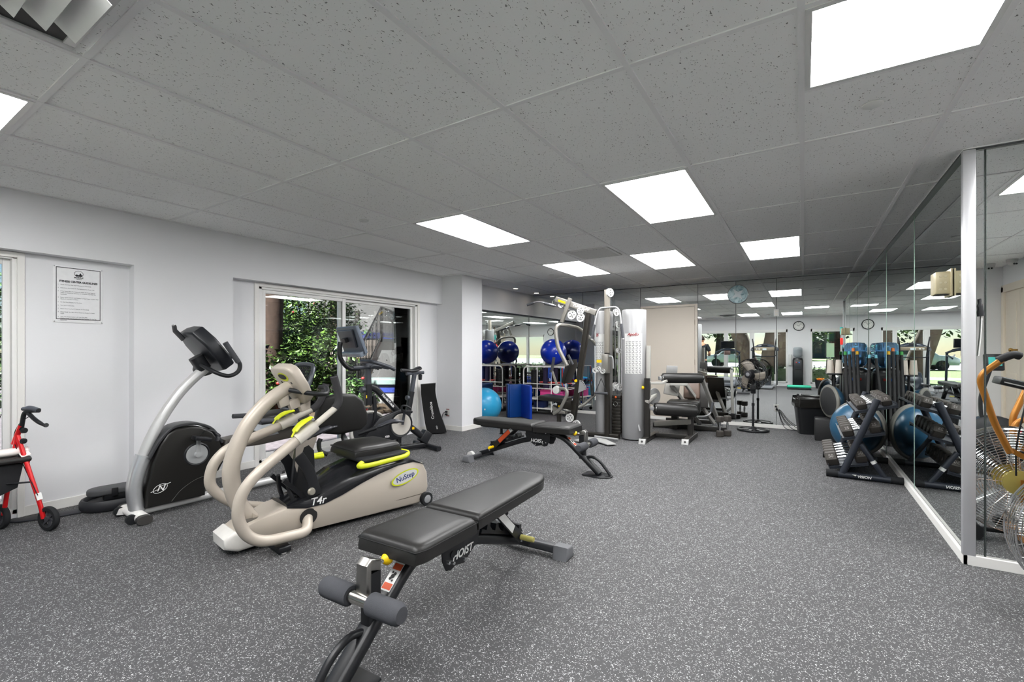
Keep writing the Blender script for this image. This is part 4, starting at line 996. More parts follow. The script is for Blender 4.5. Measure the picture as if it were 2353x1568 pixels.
# console and grips
def UC(u, t, w): # u down the sloping face, w toward the rider
    a = math.radians(52); return V(.40+u*math.cos(a)+w*math.sin(a), t, 1.40-u*math.sin(a)+w*math.cos(a))
m = MB(); m.prism([(-.02, -.14), (-.03, 0), (-.02, .14), (.10, .20), (.26, .20), (.36, .15), (.38, 0), (.36, -.15), (.26, -.20), (.10, -.20)], -.05, .055, lambda u, v, w: UC(u, v, w), bev=.02, seg=3); m.build('console', mat('console_black', '1b1d22', .35), ub)
m = MB(); m.prism([(.02, -.13), (.02, .13), (.26, .15), (.26, -.15)], .056, .058, UC); m.build('display', mat('console_display', '2a3136', .2), ub)
m = MB(); m.prism([(.30, -.14), (.30, .14), (.325, .14), (.325, -.14)], .05, .10, UC, bev=.004); m.build('reading_rack', BLACKPL(), ub)
m = MB(); m.rtube([V(.43, 0, 1.20), V(.49, 0, 1.10)], .10, .10, up=(1, 0, 0), r=.3); m.build('console_neck', BLACKPL(), ub)
m = MB(); m.rtube([V(.36, -.04, 1.34), V(.31, -.07, 1.41), V(.305, -.075, 1.455)], .05, .02, up=(1, 0, 0)); m.build('tablet_clip', BLACKPL(), ub)
m = MB(); m.cyl(V(.305, -.10, 1.452), V(.305, -.05, 1.452), .010, n=8); m.build('clip_knob', BOLT(), ub)
for s_ in (-1, 1):
    m = MB(); m.tube(catmull([V(.45, s_*.05, 1.135), V(.50, s_*.20, 1.075), V(.58, s_*.235, 1.045), V(.65, s_*.235, 1.075), V(.668, s_*.235, 1.13), V(.645, s_*.235, 1.18)], 5), .0165, n=10); m.build('handlebar', BLACKPL(), ub)
    m = MB(); m.tube([V(.655, s_*.235, 1.155), V(.555, s_*.235, 1.315)], .021, n=12); m.build('grip', FOAM(), ub)

# ---------------------------------------------------------------- spin bike with screen
sb = thing('spin_bike', 'black spin bike with tilting screen beside the sliding door', 'exercise bike', (-4.35, 3.45, 0), math.radians(75))
K = BLACK(); DG = mat('dark_grey_plastic', '3c3f46', .4, 0, .5, .06)
m = MB(); m.rtube([V(.205, 0, .62), V(.205, 0, .86)], .085, .075, up=(1, 0, 0), r=.2); m.build('head_tube', K, sb)
m = MB(); m.rtube([V(.205, 0, .80), V(.205, 0, 1.04)], .07, .06, up=(1, 0, 0), r=.2); m.build('handlebar_post', DG, sb)
m = MB(); m.rtube(fillet([V(.20, 0, .84), V(.30, 0, .80), V(.57, 0, .52), V(.72, 0, .33), V(.98, 0, .12)], .05, 4), .08, .075, up=(0, 0, 1), r=.3); m.build('down_tube', K, sb)
for s_ in (-1, 1):
    text('brand_lettering', 'NordicTrack', .042, WHITEINK(), sb, V(.44, s_*.0412, .652), V(s_*.69, 0, -s_*.73), V(s_*.73*s_, 0, .69), .0006, .0006)
m = MB(); m.rtube(fillet([V(.27, 0, .72), V(.29, 0, .50), V(.22, 0, .10)], .1, 6), .07, .05, up=(1, 0, 0), r=.4); m.build('front_fork', K, sb)
m = MB(); m.rtube([V(.715, 0, .40), V(.78, 0, .74)], .07, .06, up=(1, 0, 0), r=.25); m.build('seat_tube', K, sb)
m = MB(); m.rtube([V(.765, 0, .66), V(.825, 0, .965)], .052, .045, up=(1, 0, 0), r=.25); m.build('seat_post', DG, sb)
m = MB(); m.rtube([V(.71, 0, .963), V(.95, 0, .972)], .05, .04, r=.3); m.build('seat_slider', DG, sb)
m = MB(); m.lathe([(.012, .0), (.026, -.01), (.022, -.07), (0, -.075)], V(.905, 0, .952)); m.build('slider_knob', BLACKPL(), sb)
m = MB(); m.lathe([(.012, 0), (.03, .01), (.03, .06), (0, .065)], V(.765, 0, .66), V(-1, .1, .1)); m.build('seat_knob', DG, sb)
m = MB(); m.lathe([(.012, 0), (.03, .01), (.03, .07), (0, .075)], V(.18, 0, .80), V(-1, .25, -.05)); m.build('head_knob', DG, sb)
m = MB(); N = 14; rows = []
for k in range(N+1):
    u = k/N; s = .63+.275*u; w_ = .028+.085*max(0, (u-.35)/.65)**1.1 if u < .9 else .113*math.sqrt(max(.02, 1-((u-.9)/.1)**2)); z = 1.005+.035*u*u+.012*math.cos(u*5)
    rows.append([V(s, -w_, z-.02), V(s, -w_*.8, z+.012), V(s, 0, z+.016), V(s, w_*.8, z+.012), V(s, w_, z-.02), V(s, 0, z-.035)])
R = [[m.bm.verts.new(p) for p in r] for r in rows]
for a, b in zip(R, R[1:]):
    for k in range(6): m.bm.faces.new((a[k], a[(k+1) % 6], b[(k+1) % 6], b[k]))
m.bm.faces.new(R[0]); m.bm.faces.new(list(reversed(R[-1]))); m.build('saddle', mat('saddle_vinyl', '202023', .35), sb, 80, sub=1)
# fly wheel, chain cover and crank
m = MB(); m.lathe([(0, -.012), (.20, -.012), (.215, -.03), (.232, -.03), (.232, .03), (.215, .03), (.20, .012), (0, .012)], V(.22, 0, .32), V(0, 1, 0), 44); m.build('flywheel', mat('pale_flywheel_rim', 'cfccc6', .3, .3), sb)
m = MB(); m.lathe([(0, .02), (.195, .02), (.198, .012)], V(.22, 0, .32), V(0, 1, 0), 40); m.build('flywheel_face', BLACKPL(), sb)
m = MB(); m.prism([(.10, .24), (.30, .46), (.58, .545), (.66, .50), (.72, .36), (.66, .22), (.56, .185), (.25, .18)], .055, .095, FV, bev=.012); m.build('chain_cover', K, sb)
m = MB(); m.lathe([(0, .008), (.125, .008), (.13, 0)], V(.585, .095, .36), V(0, 1, 0), 40); m.build('cover_disc', mat('pale_grey_disc', 'c3beb6', .35, .2), sb)
m = MB(); m.lathe([(.128, 0), (.150, .006), (.152, -.01)], V(.585, .095, .36), V(0, 1, 0), 40); m.build('disc_ring', BLACKPL(), sb)
for s_, ss in ((1, 1), (-1, -1)):
    e = V(.585+.02*ss, s_*.14, .36+.165*ss)
    m = MB(); m.rtube([V(.585, s_*.125, .36), e], .018, .03, up=(1, 0, 0)); m.build('crank_arm', DG, sb)
    m = MB(); m.box(e+V(0, s_*.06, .0), (.10, .09, .03), (0, .2, 0), bev=.006); pd = m.build('pedal', BLACKPL(), sb)
    m = MB(); c = e+V(0, s_*.06, 0); m.tube(catmull([c+V(-.05, -.03, .0), c+V(-.06, -.02, .06), c+V(-.02, .0, .07), c+V(.04, .02, .03)], 4), .012, n=8); m.build('toe_cage', BLACKPL(), pd)
text('small_marking', 'X22i', .03, WHITEINK(), sb, V(.40, .0965, .235), V(1, 0, 0), (0, 0, 1), .0005, .0005)
m = MB(); m.bb(.165, .215, -.0385-.0015, -.0385, .70, .735); m.build('yellow_label', YELLOW(), sb, 0)
m = MB(); m.bb(.765, .795, -.045, -.0405, .27, .30); m.build('yellow_label', YELLOW(), sb, 0)
# base
m = MB(); m.rtube([V(.12, 0, .055), V(1.0, 0, .055)], .08, .06, r=.3); m.build('base_beam', K, sb)
m = MB(); m.rtube([V(.60, 0, .08), V(.60, 0, .26)], .06, .06, up=(1, 0, 0)); m.build('base_upright', K, sb)
m = MB(); m.box(V(.97, 0, .15), (.12, .10, .15), (0, math.radians(35), 0), bev=.012); m.build('incline_motor', BLACKPL(), sb)
for s0 in (.12, 1.0):
    m = MB(); m.rtube([V(s0, -.27, .035), V(s0, .27, .035)], .06, .05, r=.4); f_ = m.build('stabilizer', K, sb)
    for s_ in (-1, 1):
        m = MB(); m.rtube([V(s0, s_*.24, .033), V(s0, s_*.285, .033)], .066, .056, r=.4); m.build('end_cap', BLACKPL(), f_)
# handlebar and screen arm
m = MB(); m.rtube([V(.02, 0, 1.055), V(.30, 0, 1.06)], .055, .045, r=.35); m.build('bar_slider', DG, sb)
m = MB(); m.tube(catmull([V(.44, -.20, 1.03), V(.36, -.20, 1.065), V(.20, -.16, 1.12), V(.18, 0, 1.125), V(.20, .16, 1.12), V(.36, .20, 1.065), V(.44, .20, 1.03)], 6), .022, n=12); m.build('handlebar', DG, sb)
for s_ in (-1, 1):
    m = MB(); m.tube(catmull([V(.20, s_*.07, 1.06), V(.26, s_*.08, 1.075), V(.42, s_*.09, 1.045)], 5), .020, n=10); m.build('bar_end', DG, sb)
m = MB(); m.tube(catmull([V(.10, 0, 1.045), V(.0, 0, 1.045), V(-.07, 0, 1.09), V(-.125, 0, 1.18), V(-.13, 0, 1.29), V(-.12, 0, 1.345)], 6), .026, n=12); m.build('screen_arm', K, sb)
def SC(u, t, w): # u down the screen, t across, w toward the rider
    a = math.radians(70); return V(-.07+u*math.cos(a)+w*math.sin(a), t, 1.515-u*math.sin(a)+w*math.cos(a))
m = MB(); m.prism([(0, -.27), (0, .27), (.32, .27), (.32, -.27)], 0, .045, SC, bev=.012); m.build('screen_housing', mat('blue_grey_plastic', '5b6470', .35, .1), sb)
m = MB(); m.prism([(.02, -.25), (.02, .25), (.30, .25), (.30, -.25)], .0452, .047, SC); m.build('screen', mat('dark_screen', '0d1014', .1), sb)
m = MB(); m.prism([(.03, -.20), (.03, .20), (.24, .17), (.24, -.17)], -.03, .002, SC, bev=.012); m.build('screen_back', DG, sb)
m = MB(); m.prism([(.29, -.26), (.29, .26), (.345, .24), (.345, -.24)], -.05, .04, SC, bev=.015); m.build('speaker_bar', mat('silver_blue_plastic', '8d97a3', .3, .3), sb)
m = MB(); m.bar(SC(.14, 0, -.07), SC(.14, 0, 0), .09, .05); m.build('screen_joint', K, sb)

# ---------------------------------------------------------------- seat end of the recumbent bike
def RB(u, v): return V(1.20+.42*v, u, .70+v)
pts = [RB(u, v) for u, v in ((-.10, 0), (-.17, .10), (-.19, .25), (-.16, .39), (-.06, .415), (.06, .415), (.16, .39), (.19, .25), (.17, .10), (.10, 0))]
m = MB(); m.tube(catmull(pts, 4, True), .021, n=10, closed=True); m.build('back_frame', mat('silver_dark_frame', '50545a', .3, .4), ub)
m = MB()
for k in range(14):
    v = .015+.029*k; w_ = .165 if v > .08 else .12
    m.tube([RB(-w_, v), RB(w_, v)], .0055, n=5)
for k in range(-7, 8):
    u = k*.024; m.tube([RB(u, .0), RB(u, .41)], .0055, n=5)
m.build('back_mesh', BLACKPL(), ub)
pad(lambda u: .215-.05*(1-u), .42, .095, 'seat', ub, Matrix.Translation(V(.88, 0, .585)), crown=.015, r=.04)
m = MB(); m.prism([(.86, .545), (.88, .60), (1.36, .62), (1.36, .56)], -.19, .19, FV, bev=.02, seg=3); m.build('seat_shell', mat('silver_seat_shell', 'c3c8cd', .3, .3), ub)
m = MB(); m.prism([(.60, .42), (.62, .50), (1.10, .545), (1.42, .55), (1.46, .47), (1.20, .43), (.90, .41)], -.085, .085, FV, bev=.018, seg=3); m.build('seat_rail', mat('dark_taupe_rail', '4d4843', .4), ub)
m = MB(); m.prism([(.64, .445), (.66, .475), (1.05, .52), (1.07, .49)], -.088, .088, FV, bev=.004); m.build('rail_track', STEEL(), ub)
m = MB(); m.prism([(1.455, .46), (1.46, .38), (1.33, .09), (1.24, .08), (1.16, .22), (1.30, .44)], -.075, .075, FV, bev=.02, seg=3); m.build('rear_support', mat('taupe_grey_shell', '857d75', .4), ub)
m = MB(); m.rtube([V(1.26, 0, .62), V(1.30, 0, .80)], .08, .04, up=(1, 0, 0)); m.build('back_bracket', BLACK(), ub)
for s_ in (-1, 1):
    m = MB(); m.tube(catmull([V(1.25, s_*.12, .60), V(1.18, s_*.24, .61), V(1.02, s_*.255, .635), V(.90, s_*.255, .64)], 5), .014, n=8); m.build('side_handle', BLACK(), ub)
    m = MB(); m.tube([V(.96, s_*.255, .64), V(.82, s_*.255, .648)], .022, n=10); m.build('grip', FOAM(), ub)
# ---------------------------------------------------------------- notice on the left wall
INK = mat('black_ink', '2a2b2d', .6); INKL = mat('grey_ink', '85868a', .6)
nb = thing('notice_board', 'white framed fitness center guidelines notice on the niche wall', 'sign', (XN, 1.283, 1.70))
m = MB(); m.bb(0, .006, -.153, .153, -.226, .226, .003); m.build('board', mat('notice_white', 'f3f3f4', .5), nb)
m = MB()
for a in ((-.136, -.132, -.196, .214), (.132, .136, -.196, .214), (-.136, .136, -.200, -.195), (-.136, .136, .210, .215)): m.bb(.006, .0068, *a)
m.build('border', INK, nb, 0)
m = MB()
for y in (-.145, .145):
    for z in (-.217, .219): m.lathe([(0, .004), (.004, .003), (.005, 0)], (.006, y, z), (1, 0, 0), 8)
m.build('corner_screw', BOLT(), nb)
def wt(name, s, size, y, z, al='LEFT', bold=.0002, mt=INK, ws=1): text(name, s, size, mt, nb, (.0072, y, z), (0, 1, 0), (0, 0, 1), .0003, bold, 0, al, 1, ws)
m = MB(); N = 26; m.tube([(.0072, .036*math.cos(2*PI*k/N)*.75, .172+.024*math.sin(2*PI*k/N)) for k in range(N)], .0013, n=4, closed=True)
m.prism([(-.026, .160), (-.012, .168), (.0, .162), (.010, .180), (.018, .164), (.026, .160), (.015, .152), (-.015, .152)], .0070, .0076, lambda u, v, w: (w, u, v)); m.build('crest', INK, nb, 0)
wt('heading', 'MARINE', .016, 0, .140, 'CENTER', .0004); wt('heading', 'TERRACE', .008, 0, .128, 'CENTER')
wt('heading', 'FITNESS CENTER GUIDELINES', .0205, 0, .103, 'CENTER', .0009, INK, .86)
rows = [('1', ['Check Out Door Key And TV Remote At Front Desk']), ('2', ['Instructions Are Posted On The Equipment For Proper Use']), ('3', ['If You Cannot Find The Equipment Please Ask Front Desk Or', 'Office To Arrange For Someone To Familiarize You With The', 'Equipment']),
        ('4', ['Return All Dumbbells And Weights To Their Proper Location After', 'Use As A Courtesy To Others']), ('5', ['Do Not Drop Weights On The Floor']), ('6', ['Turn Off TV And Lights']), ('7', ['Return Door Key And TV Remote To Front Desk']),
        ('8', ['Please Notify The Office If Any Equipment Breaks Or Needs', 'Repair']), ('9', ['Using The Fitness Center Is At Your Own Risk', 'Children Under The Age Of 16 Are Not Permitted To Use The', 'Equipment'])]
z = .076
for num, ls in rows:
    wt('rule_line', num+'.', .0092, -.125, z, mt=INKL)
    for l in ls: wt('rule_line', l, .0092, -.110, z, mt=INKL, ws=.92); z -= .0125
    z -= .0135 if len(ls) == 1 else .0125
m = MB(); m.bb(.0062, .0066, -.125, -.07, -.211, -.209); m.bb(.0062, .0066, .10, .125, -.213, -.211); m.build('small_print', mat('pale_print', 'b9babd', .6), nb, 0)

# ---------------------------------------------------------------- red rollator at the left edge
RED = mat('red_frame_paint', 'd3161c', .28, .1, .6, .03); RB_ = BLACKPL()
ro = thing('rollator', 'red four wheeled rollator walker with a black seat at the left edge', 'walker', (-4.62, .90, 0))
def W3(x, y, z): return Vector((x+4.62, y-.90, z))
yn, yf = 0.0, -.50
for k, yo in enumerate((0.0, -.52)):
    m = MB(); o_ = Vector((0, yo, 0))
    m.tube(fillet([W3(-4.625, .872, .66)+o_, W3(-4.47, .955, .17)+o_, W3(-4.455, .965, .085)+o_], .06, 4), .0135, n=12); m.build('rear_leg', RED, ro)
    m = MB(); m.tube(fillet([W3(-4.625, .872, .67)+o_, W3(-4.70, .84, .30)+o_, W3(-4.735, .825, .10)+o_], .05, 4), .0135, n=12); m.build('front_leg', RED, ro)
    m = MB(); m.tube([W3(-4.66, .86, .60)+o_, W3(-4.60, .885, .73)+o_], .016, n=12); m.build('handle_socket', RED, ro)
    m = MB(); m.tube([W3(-4.56, .91, .475)+o_, W3(-4.80, .83, .47)+o_], .012, n=10); m.build('seat_rail', RED, ro)
    m = MB(); m.tube(fillet([W3(-4.605, .885, .70)+o_, W3(-4.575, .895, .83)+o_, W3(-4.47, .945, .835)+o_], .04, 5), .014, n=12); m.build('handle_tube', BLACK(), ro)
    m = MB(); m.tube(catmull([W3(-4.58, .893, .845)+o_, W3(-4.53, .915, .852)+o_, W3(-4.475, .943, .838)+o_], 4), [.017, .021, .019], n=12, ry=.8); m.build('hand_grip', mat('grip_grey', '4c4f57', .4), ro)
    m = MB(); m.tube(catmull([W3(-4.555, .905, .825)+o_, W3(-4.50, .935, .77)+o_, W3(-4.45, .965, .735)+o_, W3(-4.43, .975, .735)+o_], 4), [.013, .013, .011, .015], n=8); m.build('brake_lever', BLACK(), ro)
    m = MB(); m.tube(catmull([W3(-4.55, .91, .79)+o_, W3(-4.60, .875, .74)+o_, W3(-4.63, .86, .60)+o_, W3(-4.47, .94, .25)+o_], 5), .003, n=5); m.build('brake_cable', RB_, ro)
    for q in ((-4.595, .885, .695), (-4.61, .885, .62)):
        m = MB(); m.lathe([(0, .03), (.018, .028), (.02, .012), (.008, 0)], W3(*q)+o_, (.8, .5, 0), 10); m.build('clamp_knob', RB_, ro)
    for (x, y, dx) in ((-4.425, .985, .0), (-4.765, .815, 0)):
        c = W3(x, y, .085)+o_; ax = Vector((.35, -.94, 0)) if x > -4.6 else Vector((.3, -.95, 0))
        m = MB(); m.lathe([(.058, -.016), (.078, -.016), (.085, -.008), (.085, .008), (.078, .016), (.058, .016), (.058, -.016)], c, ax, 30); wl = m.build('wheel', RUBBER(), ro)
        m = MB(); m.lathe([(0, -.018), (.016, -.018), (.018, .018), (0, .018)], c, ax, 14)
        for j in range(6):
            a = 2*PI*j/6; u = ax.orthogonal().normalized(); v = ax.cross(u).normalized(); m.bar(c, c+(u*math.cos(a)+v*math.sin(a))*.062, .012, .012, up=ax)
        m.build('wheel_spokes', mat('dark_spokes', '3a3b40', .5), wl)
    m = MB(); m.bar(W3(-4.493, .944, .26)+o_, W3(-4.478, .951, .215)+o_, .0285, .0285, up=(0, 1, 0)); m.build('white_reflector', LABELW(), ro)
m = MB(); m.bb(-.11, .075, -.52, .03, .478, .515, .015); m.build('seat', LEATHER(), ro)
m = MB(); m.prism([(-.50, .47), (.0, .47), (-.03, .30), (-.12, .26), (-.40, .26), (-.47, .30)], -.10, .02, lambda u, v, w: (w, u, v), bev=.01); m.build('pouch', mat('black_nylon', '1c1d20', .8), ro)
m = MB(); m.cyl(W3(-4.52, .925, .34), W3(-4.76, .81, .335)+Vector((0, -.2, 0)), .006, n=8); m.cyl(W3(-4.74, .82, .335), W3(-4.52, .925, .34)+Vector((0, -.5, 0)), .006, n=8); m.build('folding_brace', BLACK(), ro)
m = MB()
P = [(-.02, -.44+.46*k/8, .545) for k in range(9)]
m.tube(P, .034, n=14, rx=1.15, ry=.82)
for k, (dx, dz, r_) in enumerate(((0, .0, .026), (.006, .004, .018), (.002, 0, .010))): m.lathe([(r_, 0), (r_+.004, .004+.003*k), (r_-.003, .005+.003*k)], (-.02+dx, .021, .545+dz), (0, 1, 0), 16)
m.box((.035, .0, .53), (.05, .05, .006), (.3, .5, .2), bev=.003)
tag(m.build('rolled_towel', mat('off_white_towel', 'efe8e4', .9, 0, .2, .03, 40, .5, 120)), 'rolled white towel lying on the seat of the red rollator', 'towel').location = (-4.62, .90, 0)

# ---------------------------------------------------------------- black step platform and rubber mat by the wall
tp = thing('balance_trainer', 'round ended black step platform with a grey lid on the floor behind the recumbent bike', 'step platform', (-4.655, 1.60, 0), math.radians(77))
def stad(L, R, n=12): return [(L+R*math.cos(a), R*math.sin(a)) for a in [(-PI/2+PI*k/n) for k in range(n+1)]]+[(-L+R*math.cos(a), R*math.sin(a)) for a in [(PI/2+PI*k/n) for k in range(n+1)]]
m = MB(); m.tube([Vector((x, y, .045)) for x, y in stad(.22, .15)], .030, n=10, closed=True, rx=.7, ry=1.4, up=(0, 0, 1)); m.build('base_rim', mat('black_rubber_rim', '26272b', .55), tp)
m = MB(); m.prism(stad(.21, .13), .02, .06, lambda u, v, w: (u, v, w)); m.build('base', BLACKPL(), tp)
m = MB(); m.bb(-.25, .25, -.07, .07, .06, .13, .02); m.build('core', BLACKPL(), tp)
m = MB(); m.prism(stad(.26, .085), .115, .165, lambda u, v, w: (u, v, w+.02*u), bev=.014, seg=3); m.build('lid', mat('dark_grey_lid', '4a4b4d', .55), tp)
for x in (-.18, .02, .2):
    m = MB(); m.bb(x-.02, x+.02, -.092, -.082, .10, .165, .004); m.build('latch', BLACKPL(), tp)
m = MB(); m.prism([(-.28, -.07), (-.20, .06), (.0, .10), (.24, .05), (.26, -.02), (.10, -.07), (-.12, -.05)], 0, .012, lambda u, v, w: (u*.35+v*.9, u, w+.025*max(0, .1-abs(u))), bev=.004)
o = m.build('rubber_mat', mat('dark_ribbed_rubber', '34353a', .6, 0, .4, .2, 60)); o.location = (-4.80, 1.10, 0); tag(o, 'crumpled dark rubber floor mat against the niche wall behind the rollator wheel', 'mat')

# ---------------------------------------------------------------- leaning foam board and wall outlets
cb = thing('crunch_board', 'tall black curved foam board leaning by the pillar with white lettering', 'exercise board', (-4.70, 5.2, 0))
Lf = [(-4.845, 5.10, .745), (-4.845, 5.115, .556), (-4.82, 5.13, .34), (-4.785, 5.14, .134), (-4.755, 5.16, .004)]
Rf = [(-4.66, 5.225, .762), (-4.66, 5.225, .60), (-4.61, 5.26, .33), (-4.56, 5.285, .18), (-4.515, 5.31, .03)]
Lf = catmull([Vector(p)-Vector((-4.70, 5.2, 0)) for p in Lf], 5); Rf = catmull([Vector(p)-Vector((-4.70, 5.2, 0)) for p in Rf], 5)
bk_ = Vector((-.075, .085, .0)); m = MB(); rows = []
for i, (a, b_) in enumerate(zip(Lf, Rf)):
    k = i/(len(Lf)-1); t_ = bk_*(1.0+.5*k)
    rows.append([m.bm.verts.new(p) for p in (a, a*.5+b_*.5, b_, b_+t_, a+t_)])
for a, b_ in zip(rows, rows[1:]):
    for k in range(5): m.bm.faces.new((a[k], a[(k+1) % 5], b_[(k+1) % 5], b_[k]))
m.bm.faces.new(rows[0]); m.bm.faces.new(list(reversed(rows[-1])))
bmesh.ops.bevel(m.bm, geom=[e for e in m.bm.edges if e.calc_face_angle(0) > .6], offset=.010, segments=2, profile=.5, affect='EDGES')
m.build('board', mat('black_foam_vinyl', '1b1b1c', .4, 0, .5, .1), cb, 60)
n_ = (Rf[8]-Lf[8]).normalized(); upv = (Lf[5]-Lf[14]).normalized(); nn = n_.cross(upv)
text('lettering', 'Crunchboard', .058, WHITEINK(), cb, Lf[9]*.45+Rf[9]*.55+nn*.002+upv*.0, upv, -n_, .001, .0008)
text('small_lettering', 'PRO', .026, WHITEINK(), cb, Lf[17]*.42+Rf[17]*.58+nn*.003, (Lf[15]-Lf[19]), -n_, .001, .0006)
def outlet(label, loc, rz, cord=None):
    r = thing('wall_outlet', label, 'outlet', loc, rz)
    m = MB(); m.bb(-.036, .036, -.008, 0, -.058, .058, .003); m.build('cover_plate', WHITEPL(), r)
    for z in (-.024, .024):
        m = MB(); m.bb(-.017, .017, -.010, -.007, z-.014, z+.014, .003); s_ = m.build('socket', mat('ivory_socket', 'd9d5cc', .5), r)
    return r
ol = outlet('white wall outlet with a black plug and red stickers low on the grey pillar', (-4.745, 5.612, .275), 0)
m = MB(); m.bb(-.03, .03, -.009, -.008, .045, .055); m.bb(-.03, .03, -.009, -.008, -.055, -.045); m.build('red_sticker', mat('red_sticker', '8e2b22', .5), ol, 0)
pg = thing('power_cord', 'black power cord plugged into the outlet on the pillar', 'cord', (-4.745, 5.60, .275))
for z in (.012, -.028):
    m = MB(); m.box((-.012, -.018, z), (.036, .032, .026), None, .006); m.build('plug', BLACKPL(), pg)
m = MB(); m.tube(catmull([(-.03, -.02, .012), (-.075, -.03, -.03), (-.08, -.04, -.13), (-.055, -.05, -.22), (-.10, -.09, -.27)], 6), .0045, n=6); m.build('cable', BLACKPL(), pg)
# ---------------------------------------------------------------- stability balls, cart and mats in the corner
BALLB = mat('royal_blue_vinyl', '0a2fae', .25, 0, .6, .05, 3); BALLL = mat('light_blue_vinyl', '2f9ccb', .3, 0, .5, .08, 4, .1, 30)
def ball(label, c, r, m_, ribs):
    b = thing('stability_ball', label, 'exercise ball', c)
    q = MB(); N = 40; prof = []
    for k in range(N+1):
        a = -PI/2+PI*k/N; rr = r*(1+(.004 if ribs and k % 3 == 0 else 0)); prof.append((max(0, rr*math.cos(a)), rr*math.sin(a)))
    q.lathe(prof, (0, 0, 0), (.3, .1, 1) if ribs else (0, 0, 1), 40); q.build('ball', m_, b, 60)
    q = MB(); q.lathe([(0, .004), (.012, .003), (.014, 0)], Vector((.6, -.75, -.1)).normalized()*(r-.001), (.6, -.75, -.1), 12); q.build('valve_plug', WHITEPL(), b)
ball('royal blue exercise ball resting on top of the white cart', (-4.17, 8.12, 1.225), .258, BALLB, False)
ball('light blue ribbed exercise ball on the floor behind the grey pillar', (-4.66, 6.46, .306), .305, BALLL, True)
WT = mat('white_cart_tube', 'efece8', .35, 0, .5, .02)
ct = thing('equipment_cart', 'white tube framed equipment cart in the back corner loaded with mats and rollers', 'cart', (-4.27, 8.15, 0))
x0, x1, y0, y1 = -.46, .47, -.24, .26
for y in (y0, y1):
    m = MB(); m.tube(fillet([(x0, y, .06), (x0, y, .935), (x1, y, .935), (x1, y, .06)], .10, 6), .014, n=10); m.build('frame_hoop', WT, ct)
for z, nm in ((.60, 'rail'), (.51, 'rail')):
    m = MB(); m.tube([(x0, y0, z), (x1, y0, z)], .009, n=8); m.tube([(x0, y1, z), (x1, y1, z)], .009, n=8); m.build(nm, WT, ct)
for z in (.30, .12):
    m = MB(); m.bb(x0, x1, y0, y1, z-.015, z, .004); m.build('shelf', WT, ct)
for x in (-.15, .16):
    m = MB(); m.tube([(x, y0, .06), (x, y0, .935)], .009, n=8); m.build('front_upright', WT, ct)
m = MB()
for k in range(7): m.tube([(x0+.06+k*.14, y0, .935), (x0+.06+k*.14, y1, .935)], .006, n=6)
m.build('top_wires', WT, ct)
m = MB()
for k in range(7): m.tube([(x0+.06+k*.14, y0, .50), (x0+.06+k*.14, y1, .50)], .006, n=6)
m.tube([(x0, 0, .50), (x1, 0, .50)], .006, n=6); m.build('middle_wires', WT, ct)
for x in (x0+.03, x1-.03):
    for y in (y0, y1):
        m = MB(); m.cyl((x, y-.012, .032), (x, y+.012, .032), .032, n=14); m.build('castor', BLACKPL(), ct)
def onc(name, label, cat_, mb, m_, loc, group=None, sm=45):
    o = mb.build(name, m_, None, sm); o.location = loc; tag(o, label, cat_, group); return o
for k, (x, y, r) in enumerate(((-4.58, 8.10, .068), (-4.44, 8.22, .072))):
    m = MB(); m.lathe([(.02, 0), (r, 0), (r, .36), (.02, .36)], n=20)
    for j in range(7):
        m.lathe([(r, .03+j*.05), (r+.004, .034+j*.05), (r+.004, .052+j*.05), (r, .056+j*.05)], n=20)
    for j in range(12):
        a = 2*PI*j/12; m.box((math.cos(a)*(r+.001), math.sin(a)*(r+.001), .18), (.012, .012, .34), (0, 0, a))
    onc('foam_roller', ('black grid foam roller standing at the left end of the white cart', 'black grid foam roller standing behind the left one on the white cart')[k], 'foam roller', m, mat('black_eva', '1b1b1c', .7), (x, y, .507))
for k, (x, y, r, c, lb) in enumerate(((-4.28, 8.02, .062, '2a2340', 'dark purple rolled yoga mat standing under the middle of the cart top'), (-4.20, 8.24, .062, '251c34', 'dark purple rolled yoga mat standing behind the blue straps'), (-3.99, 8.26, .055, '1d2c63', 'dark blue rolled yoga mat at the right end of the cart'))):
    m = MB(); sp = [(r*(1-.055*t)*math.cos(t), r*(1-.055*t)*math.sin(t), 0) for t in [q*.35 for q in range(46)]]
    m.tube([(0, 0, 0), (0, 0, .40)], r, n=20); m.tube([Vector(p)+Vector((0, 0, .401)) for p in sp], .0025, n=4)
    onc('yoga_mat', lb, 'yoga mat', m, mat('mat_'+c, c, .8), (x, y, .507))
m = MB()
for k in range(4): m.tube(catmull([(k*.022, 0, 0), (k*.022+.004, -.012, -.10), (k*.022-.002, -.006, -.20-.02*k)], 4), .011, n=6, rx=1, ry=.3)
onc('resistance_band', 'bright blue straps hanging from the front rail of the white cart', 'exercise band', m, mat('blue_strap', '1d54c4', .6), (-4.17, 7.905, .925))
for k, (x, c, lb) in enumerate(((-3.87, 'd23b2e', 'red resistance tube hanging at the right end of the white cart'), (-3.84, '3b6fd0', 'blue resistance tube hanging at the right end of the white cart'), (-3.90, '58a7c9', 'light blue resistance tube hanging at the right end of the white cart'))):
    m = MB(); m.tube(fillet([(0, 0, 0), (0, .0, -.34), (.03, .03, -.38), (.05, .03, -.30), (.04, .03, 0)], .03, 4), .0075, n=7); onc('resistance_tube', lb, 'exercise band', m, mat('tube_'+c, c, .5), (x, 7.90, .93))
m = MB()
for k in range(4): m.tube([(-.30, -.02+.03*k, .0+.004*(k % 2)), (.36, -.03+.03*k, .0)], .011, n=8)
for xx in (-.05, .2): m.box((xx, .02, .0), (.018, .13, .035))
onc('hand_bar', 'bundle of red and white exercise bars lying across the cart rails', 'exercise bar', m, mat('red_white_bar', 'c95a55', .5, 0, .4, .6, 12), (-4.12, 8.02, .625))
